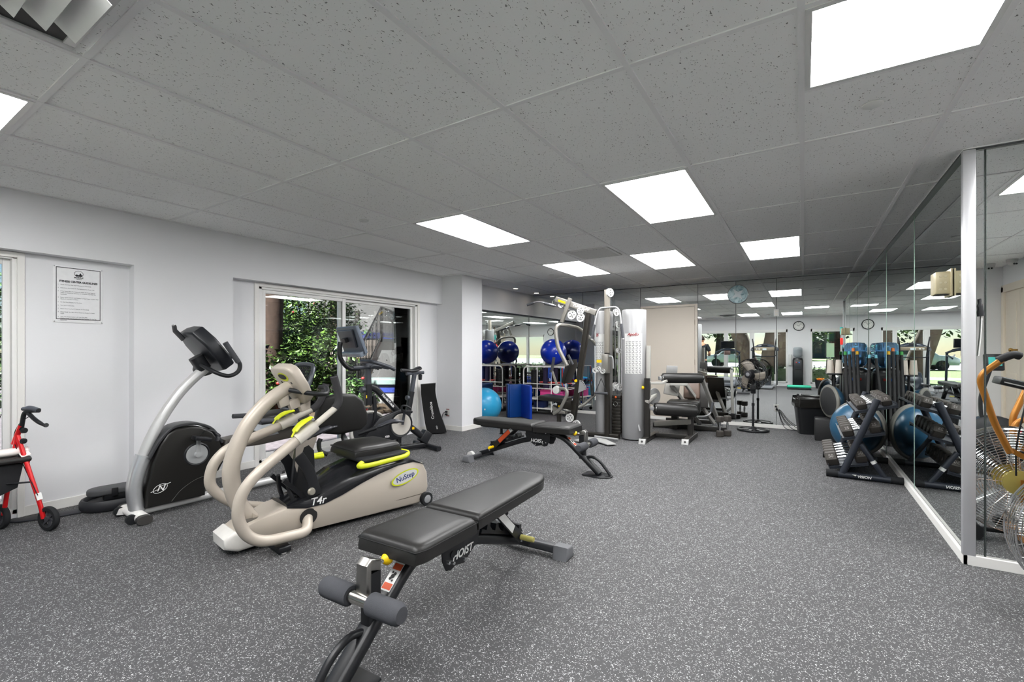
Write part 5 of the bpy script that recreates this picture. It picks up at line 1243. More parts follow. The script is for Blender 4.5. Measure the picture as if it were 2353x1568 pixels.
m = MB(); m.bb(-.14, .14, -.15, .15, 0, .17, .015); m.bb(-.15, .15, -.16, .16, .155, .18, .008); onc('storage_bin', 'bright pink storage bin on the middle shelf of the white cart', 'bin', m, mat('pink_plastic', 'ee4f9a', .5), (-4.24, 8.10, .301))
m = MB(); m.bb(-.10, .10, -.13, .13, 0, .15, .015); m.bb(-.11, .11, -.14, .14, .14, .16, .006); onc('storage_bin', 'smaller magenta storage bin right of the pink bin on the cart', 'bin', m, mat('magenta_plastic', 'c23a86', .5), (-3.97, 8.06, .301))
m = MB()
for k in range(16): m.box((rnd.uniform(-.15, .15), rnd.uniform(-.10, .10), .03+rnd.uniform(0, .09)), (.09, .06, .04), (rnd.random(), rnd.random(), rnd.random()), bev=.008)
onc('plastic_bag', 'clear plastic bags of accessories heaped on the bottom shelf of the white cart', 'bag', m, mat('clear_wrap', 'd8dde0', .25, 0, .5, .2, 20), (-3.98, 8.06, .125))
m = MB(); m.bb(-.12, .12, -.10, .10, 0, .13, .02); onc('gym_bag', 'dark blue bag on the bottom shelf at the left of the white cart', 'bag', m, mat('navy_nylon', '1a2c5c', .7), (-4.45, 8.12, .121))
m = MB()
for k in range(5): m.tube(catmull([(-.10+.05*k, .02*k, .03), (-.05+.05*k, .05, .09+.01*k), (.0+.04*k, -.04, .05), (.05+.02*k, .02, .02)], 4), .016, n=7)
onc('shoe_wraps', 'tangle of black and light blue straps on the right of the cart rails', 'straps', m, mat('mixed_straps', '5c7f92', .6, 0, .4, .9, 14), (-3.97, 8.03, .53))
# blue folding mat standing in a zigzag
fm = thing('folding_mat', 'blue vinyl folding mat standing zigzag in front of the corner mirror', 'exercise mat', (-4.48, 7.34, 0))
zz_ = [Vector((-.33, .10, 0)), Vector((-.17, -.10, 0)), Vector((-.02, .12, 0)), Vector((.31, -.10, 0))]
for k in range(3):
    a, b_ = zz_[k], zz_[k+1]; d = b_-a; c = (a+b_)/2
    m = MB(); m.box((c.x, c.y, .31), (d.length*.98, .05, .62), (0, 0, math.atan2(d.y, d.x)), bev=.014, seg=3); m.build('panel', mat('navy_vinyl_mat' if k != 2 else 'royal_vinyl_mat', '10509a' if k == 1 else '0d3f86' if k == 0 else '1541b4', .35, 0, .5, .06, 5, .25 if k == 2 else .05, 14), fm)

# ---------------------------------------------------------------- multi gym tower
SH = mat('silver_shroud', '9d9d9e', .35, .2, .5, .03, 4); PEWTER = mat('pewter_frame', '85827c', .35, .3, .5, .04); DK = mat('charcoal_frame', '2c2925', .35, .2, .5, .1)
mg = thing('multi_gym', 'tall multi gym tower with silver shrouds, pulleys, press arms and a black seat', 'exercise machine', (-2.30, 6.30, 0))
m = MB(); m.rtube([V(-.645, 0, .03), V(-.59, 0, .33), V(-.355, 0, 1.80)], .085, .075, up=(1, 0, 0), r=.15); m.build('tilted_upright', DK, mg)
m = MB(); m.rtube([V(-.24, 0, 1.80), V(-.89, 0, 2.035)], .06, .085, r=.15); bm_ = m.build('boom', PEWTER, mg)
text('brand_lettering', 'TUFFSTUFF', .055, WHITEINK(), bm_, V(-.47, .032, 1.885), V(.94, 0, -.34), V(.34, 0, .94), .0006, .001, .2)
m = MB(); m.bb(-.80, -.70, -.031, -.0305, 2.00, 2.04); 
m2 = MB(); m2.quad([V(-.84, .0305, 1.995), V(-.72, .0305, 1.955), V(-.72, .0305, 1.985), V(-.84, .0305, 2.025)]); m2.build('yellow_label', YELLOW(), bm_, 0); m.bm.free()
m = MB(); m.tube(catmull([V(-1.265, .20, 1.955), V(-1.12, .16, 1.995), V(-.95, .08, 1.955), V(-.875, 0, 1.925), V(-.83, -.10, 1.92), V(-.76, -.25, 1.86), V(-.72, -.33, 1.82)], 6), .014, n=10); m.build('lat_bar', STEEL(), mg)
for P in ([V(-1.285, .205, 1.95), V(-1.18, .178, 1.982)], [V(-.77, -.23, 1.868), V(-.715, -.34, 1.815)], [V(-1.02, .13, 1.968), V(-.90, .03, 1.935)]):
    m = MB(); m.tube(P, .020, n=10); m.build('bar_grip', FOAM(), mg)
m = MB(); m.tube(fillet([V(-.95, .02, 1.955), V(-.94, .02, 2.02), V(-.88, .02, 2.03)], .03, 4), .006, n=6); m.build('bar_holder', CHROME(), mg)
m = MB(); m.rtube([V(-.635, .04, 2.03), V(-.775, .04, 1.68)], .05, .055, up=(1, 0, 0), r=.2); m.build('hanger_arm', PEWTER, mg)
def pulley(s, t, z, r, ax=V(0, 1, 0)):
    p = MB(); p.lathe([(0, -.010), (r*.3, -.012), (r*.35, -.006), (r*.75, -.006), (r, -.014), (r*.93, 0), (r, .014), (r*.75, .006), (r*.35, .006), (r*.3, .014), (0, .014)], V(s, t, z), ax, 28); w_ = p.build('pulley', WHITEPL(), mg)
    q = MB(); q.lathe([(0, .019), (.008, .018), (.010, .012)], V(s, t, z), ax, 8)
    for k in range(5):
        a = 2*PI*k/5; q.lathe([(0, .0075), (r*.16, .0072), (r*.16, .005)], V(s+r*.55*math.cos(a), t, z+r*.55*math.sin(a)), ax, 8)
    q.build('pulley_bolt', mat('grey_bolt', '6d6d6d', .4, .6), w_)
for a in ((-.597, .06, 1.78, .066), (-.458, .06, 1.734, .060), (-.467, .04, 1.838, .055), (-.803, .0, 1.945, .045), (-.615, .10, .261, .062), (-.50, .12, .175, .062), (-.012, .06, 2.07, .062, V(.9, .45, 0))): pulley(*a)
def arm2(nm, pts, w_=.05, h=.055, r=.08, mt=PEWTER):
    q = MB(); q.rtube(fillet(pts, r, 5), w_, h, up=(0, 1, .01), r=.35); return q.build(nm, mt, mg)
arm2('press_arm', [V(-.70, .0, 1.63), V(-.76, .20, 1.635), V(-.785, .24, 1.55), V(-.735, .25, 1.30), V(-.585, .25, 1.03)])
arm2('press_arm', [V(-.70, .0, 1.63), V(-.60, -.20, 1.60), V(-.45, -.26, 1.45), V(-.30, -.27, 1.29), V(-.20, -.28, 1.14)])
for t_ in (.25, -.26):
    s0 = -.60 if t_ > 0 else -.24
    m = MB(); m.tube([V(s0+.02, t_-.02, 1.19), V(s0+.08, t_-.05, 1.05)], .019, n=10); m.build('foam_handle', FOAM(), mg)
arm2('swing_arm', [V(-.75, .20, .69), V(-.63, .22, .70), V(-.58, .24, .64), V(-.64, .25, .50), V(-.715, .25, .37), V(-.81, .24, .32)], .045, .045, .06)
arm2('swing_arm', [V(-.555, -.05, .395), V(-.49, -.14, .44), V(-.415, -.20, .52), V(-.28, -.22, .66)], .04, .04, .06)
m = MB(); m.lathe([(0, .03), (.055, .028), (.06, .0), (.055, -.03), (0, -.03)], V(-.78, .20, .67), V(0, 1, 0), 24); m.build('pivot_hub', WHITEPL(), mg)
m = MB(); m.prism([(-.50, .63), (-.475, .82), (-.42, .80), (-.37, .72), (-.372, .69)], .05, .062, FV); pp = m.build('range_plate', SH, mg, 0)
m = MB()
for k in range(6): m.lathe([(0, .001), (.006, .001), (.006, 0)], V(-.455+.014*k, .0625, .805-.004*k*k), V(0, 1, 0), 8)
m.build('adjustment_hole', DK, pp, 0)
Mm = Matrix.Translation(V(-1.12, 0, .50)) @ Matrix.Rotation(math.radians(3), 4, 'Y')
pad(lambda u: .16, .42, .07, 'seat_pad', mg, Mm)
m = MB(); m.prism([(-.86, .40), (-.83, .51), (-.62, .50), (-.60, .36)], -.06, .06, FV, bev=.01); m.build('seat_carriage', DK, mg)
m = MB(); m.prism([(-.70, .76), (-.745, .78), (-.665, 1.10), (-.60, 1.12), (-.59, 1.02)], -.14, .14, FV, bev=.02); m.build('back_pad', LEATHER(), mg)
m = MB(); m.tube([V(-.915, .10, .93), V(-.875, .10, 1.15)], .022, n=12); m.build('foam_handle', FOAM(), mg)
m = MB(); m.bar(V(-.91, .10, .95), V(-.785, .16, .72), .02, .03, up=(1, 0, 0)); m.build('handle_link', PEWTER, mg)
m = MB(); m.lathe([(0, .03), (.02, .028), (.022, .01), (.012, 0)], V(-.535, .045, .806), V(0, 1, 0), 12); m.build('pull_knob', YELLOW(), mg)
m = MB(); m.lathe([(0, .03), (.02, .028), (.022, .01), (.012, 0)], V(-.80, .06, .40), V(0, .3, 1), 12); m.build('pull_knob', YELLOW(), mg)
m = MB(); m.prism([(-.93, .30), (-.93, .42), (-.80, .36), (-.72, .34), (-.72, .30)], -.05, .05, FV, bev=.01); m.build('leg_carriage', PEWTER, mg)
m = MB(); m.rtube([V(-1.0, 0, .04), V(.10, 0, .04)], .08, .06); m.rtube([V(-.80, -.25, .035), V(-.80, .25, .035)], .07, .06); m.build('floor_frame', DK, mg)
m = MB(); m.rtube([V(-.84, 0, .05), V(-.84, 0, .34)], .06, .06, up=(1, 0, 0)); m.build('front_post', DK, mg)
# mast, weight stack and shrouds
m = MB(); m.rtube([V(-.066, .02, .02), V(-.066, .02, 2.10)], .065, .065, up=(1, 0, 0), r=.12); m.build('mast', DK, mg)
m = MB(); m.rtube([V(-.066, .02, 1.22), V(-.066, .02, 2.12)], .068, .068, up=(1, 0, 0), r=.12); m.build('mast_sleeve', mat('pewter_dark', '8b857c', .35, .3), mg)
for k in range(12):
    m = MB(); m.bb(-.035, .095, .08, .22, .06+k*.046, .06+k*.046+.042, .004); m.build('weight_plate', DK, mg)
for s_ in (-.01, .07):
    m = MB(); m.cyl(V(s_, -.15, .04), V(s_, -.15, 1.80), .010, n=10); m.build('guide_rod', CHROME(), mg)
for s_ in (.02, .045):
    m = MB(); m.cyl(V(s_, -.10, .62), V(s_-.03, -.04, 2.05), .003, n=6); m.build('cable', BLACKPL(), mg)
for a in ((.02, -.10, 1.80, .05), (.05, -.10, 1.62, .05), (.065, -.08, 1.25, .04), (.02, -.09, .75, .05), (.07, -.09, .73, .05)): pulley(*a, V(.8, .6, 0))
def arcp(cs, ct, rx, ry, a0, a1, z0, z1, off=0, n=20):
    q = MB(); A = []; B = []
    for k in range(n+1):
        a = math.radians(a0+(a1-a0)*k/n); x = cs+(rx+off)*math.cos(a); t_ = ct+(ry+off)*math.sin(a)
        A.append(q.bm.verts.new(V(x, t_, z0))); B.append(q.bm.verts.new(V(x, t_, z1)))
    for k in range(n): q.bm.faces.new((A[k], A[k+1], B[k+1], B[k]))
    return q
def shroud(cs, ct, rx, ry, nm):
    q = MB(); N = 32
    q.prism([(cs+rx*math.cos(2*PI*k/N), ct+ry*math.sin(2*PI*k/N)) for k in range(N)], .015, 1.825, lambda u, v, w: V(u, v, w), bev=.008); return q.build(nm, SH, mg, 50)
sL = shroud(-.185, -.17, .115, .17, 'shroud'); sR = shroud(.265, -.16, .165, .19, 'shroud')
PAPER = mat('poster_film', 'd6d6d4', .3, 0, .5, .02); RDI = mat('dark_red_ink', '8d1f26', .5)
for (cs, ct, rx, ry, a0, a1, sh_, nm) in ((.265, -.16, .165, .19, 118, 30, sR, 'Apollo'), (-.185, -.17, .115, .17, 150, 60, sL, '25')):
    arcp(cs, ct, rx, ry, a0, a1, .93, 1.49, .0012).build('poster', PAPER, sh_, 60)
    q = MB()
    rg2 = random.Random(5)
    for i in range(9):
        z = 1.37-i*.05
        for j in range(5):
            b0 = a0+(a1-a0)*(.06+.185*j); b1 = a0+(a1-a0)*(.06+.185*j+.13)
            if j in (0, 2, 4): pass
            for (za, zb, f0, f1) in ((z, z+.006, 0, 1), (z-.02, z-.012, .1, .5), (z-.034, z-.020, .55, .8)):
                aa = arcp(cs, ct, rx, ry, b0+(b1-b0)*f0, b0+(b1-b0)*f1, za, zb, .0022, 3); aa.bm.to_mesh(tmp := bpy.data.meshes.new('t')); q.bm.from_mesh(tmp); aa.bm.free(); bpy.data.meshes.remove(tmp)
    q.build('poster_diagrams', mat('poster_ink', '55565a', .5), sh_, 0)
    am = math.radians((a0+a1)/2+(8 if nm == '25' else 2)); px_ = V(cs+(rx+.004)*math.cos(am), ct+(ry+.004)*math.sin(am), 1.475)
    tdir = V(math.sin(am)*rx, -math.cos(am)*ry, 0).normalized()
    text('poster_title', nm, .055, RDI, sh_, px_, tdir, (0, 0, 1), .0008, .0015, .3)
for s_, P in ((-1, [V(-.07, .05, 1.86), V(-.15, .07, 1.862), V(-.185, .09, 1.80), V(-.215, .13, 1.62)]), (1, [V(-.06, .05, 1.862), V(.10, .09, 1.862), V(.15, .11, 1.79), V(.18, .14, 1.62)])):
    m = MB(); m.tube(fillet(P, .05, 5), .012, n=10); m.build('cable_handle', SH, mg)
    e = P[-1]; m = MB(); m.tube([e, e+V(.03*s_, .02, -.20)], .019, n=12); m.build('handle_grip', FOAM(), mg)
    m = MB(); m.sphere(e+V(.03*s_, .02, -.205), .018, 10, 8); m.build('grip_cap', WHITEPL(), mg)
m = MB(); m.bb(-.125, -.03, -.095, -.01, .93, 1.20, .008); cg = m.build('pulley_carriage', PEWTER, mg)
m = MB(); m.bb(-.20, -.125, -.085, -.03, .97, 1.12, .012); m.build('carriage_block', STEEL(), mg)
m = MB(); m.bb(-.20, -.11, -.0868, -.0860, 1.08, 1.12); m.build('yellow_label', YELLOW(), cg, 0)
for s_, z in ((-.17, .99), (-.10, .96), (-.22, .97)): pulley(s_, .10, z, .035)
m = MB(); m.tube(fillet([V(-.03, .05, 1.17), V(.03, .08, 1.17), V(.04, .08, 1.13), V(.045, .08, 1.0)], .02, 4), .010, n=8); m.build('carriage_lever', SH, mg)
m = MB(); m.tube(fillet([V(-.27, .12, .93), V(-.285, .12, .80), V(-.26, .12, .60), V(-.235, .12, .62), V(-.24, .12, .80), V(-.265, .12, .93)], .03, 4), .012, n=7); m.build('ankle_strap', BLACKPL(), mg)
m = MB(); m.tube([V(-.115, .13, .86), V(-.20, .13, .66)], .004, n=6); m.tube([V(-.115, .13, .86), V(-.03, .13, .66)], .004, n=6); m.build('stirrup_strap', BLACKPL(), mg)
m = MB(); m.tube([V(-.21, .13, .65), V(-.02, .13, .65)], .017, n=12); m.build('stirrup_grip', FOAM(), mg)
m = MB(); m.sphere(V(.03, -.06, .585), .016, 10, 8); m.build('pin_head', mat('orange_pin', 'e8682a', .5), mg)
m = MB(); m.ring(V(.03, -.05, .49), .03, .003, (0, 1, 0), 20, 5); m.build('pin_ring', CHROME(), mg)
m = MB(); m.prism([(-.26, .30), (-.36, .62), (-.20, .66), (-.10, .50), (.0, .56), (.14, .66), (.22, .56), (.0, .34), (-.12, .28)], .015, .030, lambda u, v, w: V(u, v*1.0-.10, w), bev=.003); m.build('foot_plate', mat('grey_foot_plate', 'a8a8a6', .5, .3), mg)
m = MB(); m.tube([V(-.20, .16, .035), V(.16, .20, .035)], .016, n=10); m.build('plate_tube', SH, mg)

# ---------------------------------------------------------------- leg extension station
LO = Vector((-1.60, 6.90, 0)); lm = thing('leg_extension_machine', 'grey and black leg extension station with padded rollers left of the fan', 'exercise machine', LO)
def W(x, y, z): return Vector((x, y, z))-LO
def lb(nm, pts, w_, h, mt, up=(0, 0, 1), r=.12):
    q = MB(); q.rtube(pts, w_, h, up=up, r=r); return q.build(nm, mt, lm)
GUN = mat('gunmetal_frame', '2f2d2b', .35, .2, .5, .1); OFFW = mat('off_white_frame', 'b9b7b1', .4, .1, .5, .03)
lb('base_foot', [W(-1.83, 6.17, .035), W(-1.83, 6.85, .035)], .075, .06, GUN); lb('base_foot', [W(-1.335, 6.44, .035), W(-1.335, 7.10, .035)], .075, .06, GUN)
lb('base_bar', [W(-1.83, 6.72, .04), W(-1.335, 6.80, .04)], .06, .05, GUN)
for (x, y) in ((-1.83, 6.16), (-1.335, 6.43)):
    m = MB(); m.prism([(0, .0), (.06, .0), (.035, .06), (.03, .065), (.0, .065)], -.045, .045, lambda u, v, w: W(x+w, y-u+.03, v), bev=.003); fe = m.build('foot_plate', mat('grey_foot_plate', 'a8a8a6', .5, .3), lm)
    m = MB(); m.lathe([(0, .004), (.014, .003), (.015, 0)], W(x, y-.018, .033), (0, -1, .4), 12); m.build('foot_bolt', GUN, fe)
lb('left_upright', [W(-1.825, 6.38, .05), W(-1.825, 6.38, .87)], .075, .065, GUN, (1, 0, 0)); lb('left_upright_top', [W(-1.83, 6.46, .55), W(-1.83, 6.46, 1.32)], .06, .05, OFFW, (1, 0, 0))
lb('right_upright', [W(-1.36, 6.90, .05), W(-1.36, 6.92, .50)], .07, .075, GUN, (1, 0, 0))
lb('cross_beam', [W(-1.82, 6.70, .20), W(-1.36, 6.90, .24)], .06, .07, PEWTER)
lb('side_arm', [W(-1.82, 6.34, .545), W(-1.78, 6.75, .64)], .05, .05, OFFW)
lb('knee_arm', [W(-1.80, 6.42, .80), W(-1.66, 6.55, .80), W(-1.60, 6.72, .86)], .035, .035, OFFW)
def roller(a, b, r):
    a, b = Vector(a), Vector(b); d = (b-a).normalized(); L = (b-a).length
    m = MB(); m.lathe([(.03, 0), (r*.9, 0), (r, .02), (r, L-.02), (r*.9, L), (.03, L)], a, d, 26); o = m.build('roller_pad', LEATHER(), lm)
    for p, s_ in ((a, -1), (b, 1)):
        m = MB(); m.lathe([(0, .035), (.018, .034), (.03, .022), (r*.75, .008), (r*.8, 0)], p, d*s_, 22); m.build('roller_cap', CHROME(), o)
roller(W(-1.69, 6.66, .862), W(-1.215, 6.93, .862), .072); roller(W(-1.755, 6.50, .440), W(-1.275, 6.80, .405), .088)
lb('roller_shaft', [W(-1.83, 6.44, .45), W(-1.75, 6.50, .44)], .05, .05, SH); lb('roller_shaft', [W(-1.73, 6.62, .86), W(-1.66, 6.68, .862)], .05, .05, SH)
m = MB(); m.lathe([(0, .012), (.115, .010), (.12, .0), (.115, -.01), (0, -.012)], W(-1.80, 6.62, .60), (.85, -.5, 0), 32); cam_ = m.build('cam_disc', mat('grey_cam', '9b9b9a', .4, .3), lm)
lb('post_lever', [W(-1.93, 6.36, .62), W(-1.935, 6.36, .30), W(-1.93, 6.33, .22), W(-1.90, 6.30, .14)], .02, .03, SH, (0, 1, 0))
m = MB(); m.lathe([(0, .035), (.02, .033), (.024, .015), (.012, 0)], W(-1.86, 6.36, .74), (-1, -.3, 0), 12); m.build('pull_knob', YELLOW(), lm)
M2 = Matrix.Translation(W(-1.53, 7.0, .47)) @ Matrix.Rotation(math.radians(-118), 4, 'Z') @ Matrix.Rotation(0, 4, 'Y')
m = MB(); m.box(W(-1.53, 7.28, .40), (.46, .40, .20), (0, 0, .12), bev=.035, seg=3); m.build('seat_pad', LEATHER(), lm)
m = MB(); m.box(W(-1.48, 7.60, .64), (.24, .07, .30), (math.radians(-18), 0, .15), bev=.03, seg=3); m.build('back_pad', mat('worn_brown_vinyl', '6a574c', .4, 0, .5, .25, 8), lm)
m = MB(); m.box(W(-1.40, 7.64, .56), (.30, .03, .40), (math.radians(-18), 0, .15), bev=.01); m.build('back_frame', GUN, lm)
for a, b in ((W(-1.72, 7.28, .73), W(-1.42, 7.86, .09)), (W(-1.22, 6.98, .85), W(-1.10, 7.78, .09)), (W(-1.53, 7.40, .74), W(-1.20, 7.90, .09)), (W(-1.73, 7.25, .74), W(-1.50, 7.35, .74))): lb('strut', [a, b], .05, .045, OFFW)
for (x, y) in ((-1.42, 7.87), (-1.19, 7.91), (-1.09, 7.79)):
    m = MB(); m.box(W(x, y, .055), (.07, .075, .10), (0, 0, .2), bev=.008); m.build('strut_foot', mat('grey_rubber_cap', '6a6b6e', .7), lm)
lb('long_rail', [W(-2.08, 7.62, .045), W(-.98, 7.72, .045)], .09, .07, GUN); lb('long_rail', [W(-1.95, 7.92, .10), W(-1.15, 7.98, .10)], .06, .06, GUN)
lb('step_block', [W(-1.72, 7.55, .02), W(-1.72, 7.55, .22)], .12, .10, GUN, (1, 0, 0))
m = MB(); m.box(W(-1.70, 7.25, .955), (.17, .012, .13), (0, math.radians(4), .6), bev=.003); m.build('placard', mat('grey_cam', '9b9b9a', .4, .3), lm)
m = MB(); m.box(W(-1.72, 7.36, .70), (.22, .05, .28), (0, math.radians(10), .5), bev=.01); m.build('side_panel', OFFW, lm)
m = MB(); m.tube(fillet([W(-1.50, 7.0, .29), W(-1.20, 7.12, .30), W(-1.145, 7.2, .33), W(-1.115, 7.22, .50)], .05, 5), .011, n=8); m.build('seat_handle', SH, lm)
m = MB(); m.tube([W(-1.14, 7.205, .36), W(-1.113, 7.222, .50)], .019, n=10); m.build('handle_grip', FOAM(), lm)

# ---------------------------------------------------------------- hex dumbbells
def hexring(r, x): return [(x, r*math.cos(PI/6+k*PI/3), r*math.sin(PI/6+k*PI/3)) for k in range(6)]
HEXM = lambda: mat('dark_hex_rubber', '45413d', .6, 0, .4, .08)
def dumbbell(label, loc, rot, L, r, hl, group, num='15'):
    d = thing('dumbbell', label, 'dumbbell', loc, 0, group); d.rotation_euler = rot
    for s_ in (-1, 1):
        m = MB(); xs = [(L/2-hl, .84), (L/2-hl+.012, 1), (L/2-.012, 1), (L/2, .86)]
        R = [[m.bm.verts.new((s_*x, r*f*math.cos(k*PI/3), r*f*math.sin(k*PI/3))) for k in range(6)] for x, f in xs]
        for a, b in zip(R, R[1:]):
            for k in range(6): m.bm.faces.new((a[k], a[(k+1) % 6], b[(k+1) % 6], b[k]))
        m.bm.faces.new(R[0]); m.bm.faces.new(list(reversed(R[-1]))); h = m.build('head', HEXM(), d, 20)
        text('weight_number', num, r*.62, mat('grey_emboss', '8c8884', .6), h, (s_*(L/2+.0004), 0, 0), (0, s_, 0), (0, 0, 1), .0006, .001)
    m = MB(); h = L/2-hl; m.tube([(-h, 0, 0), (-h*.75, 0, 0), (-h*.4, 0, 0), (0, 0, 0), (h*.4, 0, 0), (h*.75, 0, 0), (h, 0, 0)], [.013, .013, .016, .0175, .016, .013, .013], n=12); m.build('handle', CHROME(), d)
    return d
for k, (x, y, lab) in enumerate(((-1.03, 7.28, 'chrome handled dumbbell standing on end on the floor left of its twin by the fan'), (-.945, 7.40, 'chrome handled dumbbell standing on end on the floor right of its twin by the fan'))):
    dumbbell(lab, (x, y, .148), (0, PI/2, .3), .296, .056, .085, 'pair of upright dumbbells', '20')

# ---------------------------------------------------------------- pedestal fan
pf = thing('pedestal_fan', 'black oscillating pedestal fan standing before the back mirror', 'fan', (-.668, 8.10, 0), math.radians(18))
m = MB(); m.ring((0, 0, .018), .215, .016, n=48, m=8)
for k in range(6):
    a = 2*PI*k/6; m.bar((.05*math.cos(a), .05*math.sin(a), .03), (.21*math.cos(a), .21*math.sin(a), .02), .05, .012)
m.lathe([(.0, .07), (.035, .065), (.06, .04), (.075, .02), (.08, .012)]); m.build('base', BLACKPL(), pf)
m = MB(); m.cyl((0, 0, .05), (0, 0, .40), .017, n=14); m.build('lower_pole', BLACKPL(), pf)
m = MB(); m.cyl((0, 0, .40), (0, 0, .62), .012, n=12); m.build('inner_pole', CHROME(), pf)
m = MB(); m.lathe([(.012, .0), (.022, .005), (.022, .045), (.016, .05)], (0, 0, .385)); m.build('height_collar', BLACKPL(), pf)
m = MB(); m.bb(-.033, .033, -.035, .035, .58, .72, .012); m.build('control_box', BLACKPL(), pf)
FC = Vector((-.055, -.08, .885)); ax = Vector((-.66, -.75, 0)).normalized(); fu = Vector((0, 0, 1)); fv = ax.cross(fu).normalized()
m = MB(); m.lathe([(.0, .10), (.055, .095), (.075, .06), (.08, -.02), (.06, -.13), (.03, -.16), (0, -.165)], FC-ax*.08, ax, 24); m.build('motor', BLACKPL(), pf)
m = MB(); m.rtube([(0, 0, .70), FC-ax*.10+Vector((0, 0, -.05))], .04, .05, up=(0, 1, 0)); m.build('neck', BLACKPL(), pf)
R_ = .235
gm2 = MB()
for off, rr in ((.0, R_), (-.045, R_), (.05, R_*.72), (-.10, R_*.75)): gm2.ring(FC+ax*off, rr, .0035 if rr < R_ else .0055, ax, 44, 5)
for off0, offc, sgn in ((.0, .075, 1), (-.045, -.13, -1)):
    for k in range(44):
        a = 2*PI*k/44; d = fu*math.cos(a)+fv*math.sin(a); gm2.tube([FC+ax*off0+d*R_, FC+ax*(off0+(offc-off0)*.75)+d*R_*.72, FC+ax*offc+d*.055], .0014, n=4, cap=False)
gm2.build('guard', mat('black_wire', '1c1d1f', .4, .3), pf)
m = MB(); m.lathe([(0, .085), (.04, .084), (.058, .078), (.06, .07)], FC, ax, 24); cap_ = m.build('guard_badge', BLACKPL(), pf)
m = MB(); m.lathe([(0, .0865), (.026, .0862), (.03, .084)], FC, ax, 20); m.build('badge_disc', mat('grey_badge', '77787c', .4), cap_)
for k in range(3):
    m = MB(); rows = []
    for i in range(8):
        t = i/7; a = 2*PI*k/3+.55*t; r = .045+.185*t; w_ = .055+.085*math.sin(PI*min(1, t*.75+.12)); d = fu*math.cos(a)+fv*math.sin(a); e = ax.cross(d)
        rows.append([m.bm.verts.new(FC+d*r+e*q*w_+ax*(-.015+.03*q)) for q in (-.5, -.17, .17, .5)])
    for a, b in zip(rows, rows[1:]):
        for q in range(3): m.bm.faces.new((a[q], a[q+1], b[q+1], b[q]))
    bl = m.build('blade', mat('smoked_fan_blade', '8d867c', .35, 0, .5, .05), pf, 60)
    md = bl.modifiers.new('solid', 'SOLIDIFY'); md.thickness = .004

# ---------------------------------------------------------------- waste bin
wb = thing('waste_bin', 'black waste bin lined with a black bag before the back mirror', 'bin', (.085, 8.28, 0), math.radians(12))
def rrect(w, d, r, n=5):
    o = []
    for cx, cy, a0 in ((w-r, d-r, 0), (-w+r, d-r, 90), (-w+r, -d+r, 180), (w-r, -d+r, 270)):
        for k in range(n): a = math.radians(a0+90*k/(n-1)); o.append((cx+r*math.cos(a), cy+r*math.sin(a)))
    return o
m = MB(); R = []
for z, w_, d_ in ((0, .155, .115), (.02, .158, .118), (.42, .198, .145), (.50, .205, .15), (.505, .212, .157), (.485, .19, .14), (.25, .17, .125)): R.append([m.bm.verts.new((x, y, z)) for x, y in rrect(w_, d_, .05)])
for a, b in zip(R, R[1:]):
    for k in range(len(a)): m.bm.faces.new((a[k], a[(k+1) % len(a)], b[(k+1) % len(a)], b[k]))
m.bm.faces.new(R[0]); m.bm.faces.new(R[-1]); m.build('bin_body', mat('black_bin', '18191b', .35, 0, .5, .05), wb)
m = MB(); R = []; rg3 = random.Random(4)
for z, w_, d_ in ((.41, .216, .163), (.44, .222, .168), (.48, .219, .165), (.525, .218, .166), (.53, .205, .15), (.49, .19, .138)):
    R.append([m.bm.verts.new((x*(1+rg3.uniform(-.02, .03)), y*(1+rg3.uniform(-.02, .03)), z+rg3.uniform(-.012, .012))) for x, y in rrect(w_, d_, .06, 9)])
for a, b in zip(R, R[1:]):
    for k in range(len(a)): m.bm.faces.new((a[k], a[(k+1) % len(a)], b[(k+1) % len(a)], b[k]))
m.build('bin_liner', mat('black_bag', '1d1c1a', .22, 0, .6, .1), wb, 30)

# ---------------------------------------------------------------- round star plaque and outlets on the mirror
sp_ = thing('wall_plaque', 'round teal plaque with a pale star shape hanging high on the back mirror', 'plaque', (-.932, YB-.001, 2.195))
m = MB(); m.lathe([(0, .012), (.15, .012), (.155, .006), (.155, 0)], (0, 0, 0), (0, -1, 0), 44)
def teal():
    mm = bpy.data.materials.new('mottled_teal_glaze'); mm.use_nodes = True; nt = NT(mm); p = nt.n['Principled BSDF']
    tc = nt.add('ShaderNodeTexCoord'); w_ = nt.add('ShaderNodeTexNoise'); w_.inputs['Scale'].default_value = 9; w_.inputs['Distortion'].default_value = 2
    r = nt.add('ShaderNodeValToRGB'); r.color_ramp.elements[0].color = lin('3f6d78'); r.color_ramp.elements[0].position = .35; r.color_ramp.elements[1].color = lin('a9c6cb'); r.color_ramp.elements[1].position = .62
    nt.link(tc.outputs['Object'], w_.inputs['Vector']); nt.link(w_.outputs['Fac'], r.inputs['Fac']); nt.link(r.outputs['Color'], p.inputs['Base Color']); p.inputs['Roughness'].default_value = .3
    return mm
m.build('disc', teal(), sp_)
m = MB(); m.ring((0, -.006, 0), .154, .008, (0, 1, 0), 44, 8); m.build('rim', CHROME(), sp_)
m = MB(); pts = []
for k in range(8):
    a = math.radians(38+45*k); r = .115 if k % 2 == 0 else .042; pts.append((r*math.cos(a), r*math.sin(a)))
m.prism(pts, -.018, -.010, lambda u, v, w: (u, w, v), bev=.002); m.build('star', mat('pale_star', 'd3dde0', .4), sp_)
o1 = outlet('white switch box high on the back mirror above the mirror seam', (-.372, YB-.003, 1.86), 0)
o2 = outlet('white outlet low on the back mirror with black cords plugged in beside the waste bin', (-.372, YB-.003, .33), 0)
pc = thing('power_cord', 'black cords hanging from the outlet on the back mirror to the floor', 'cord', (-.372, YB-.012, .33))
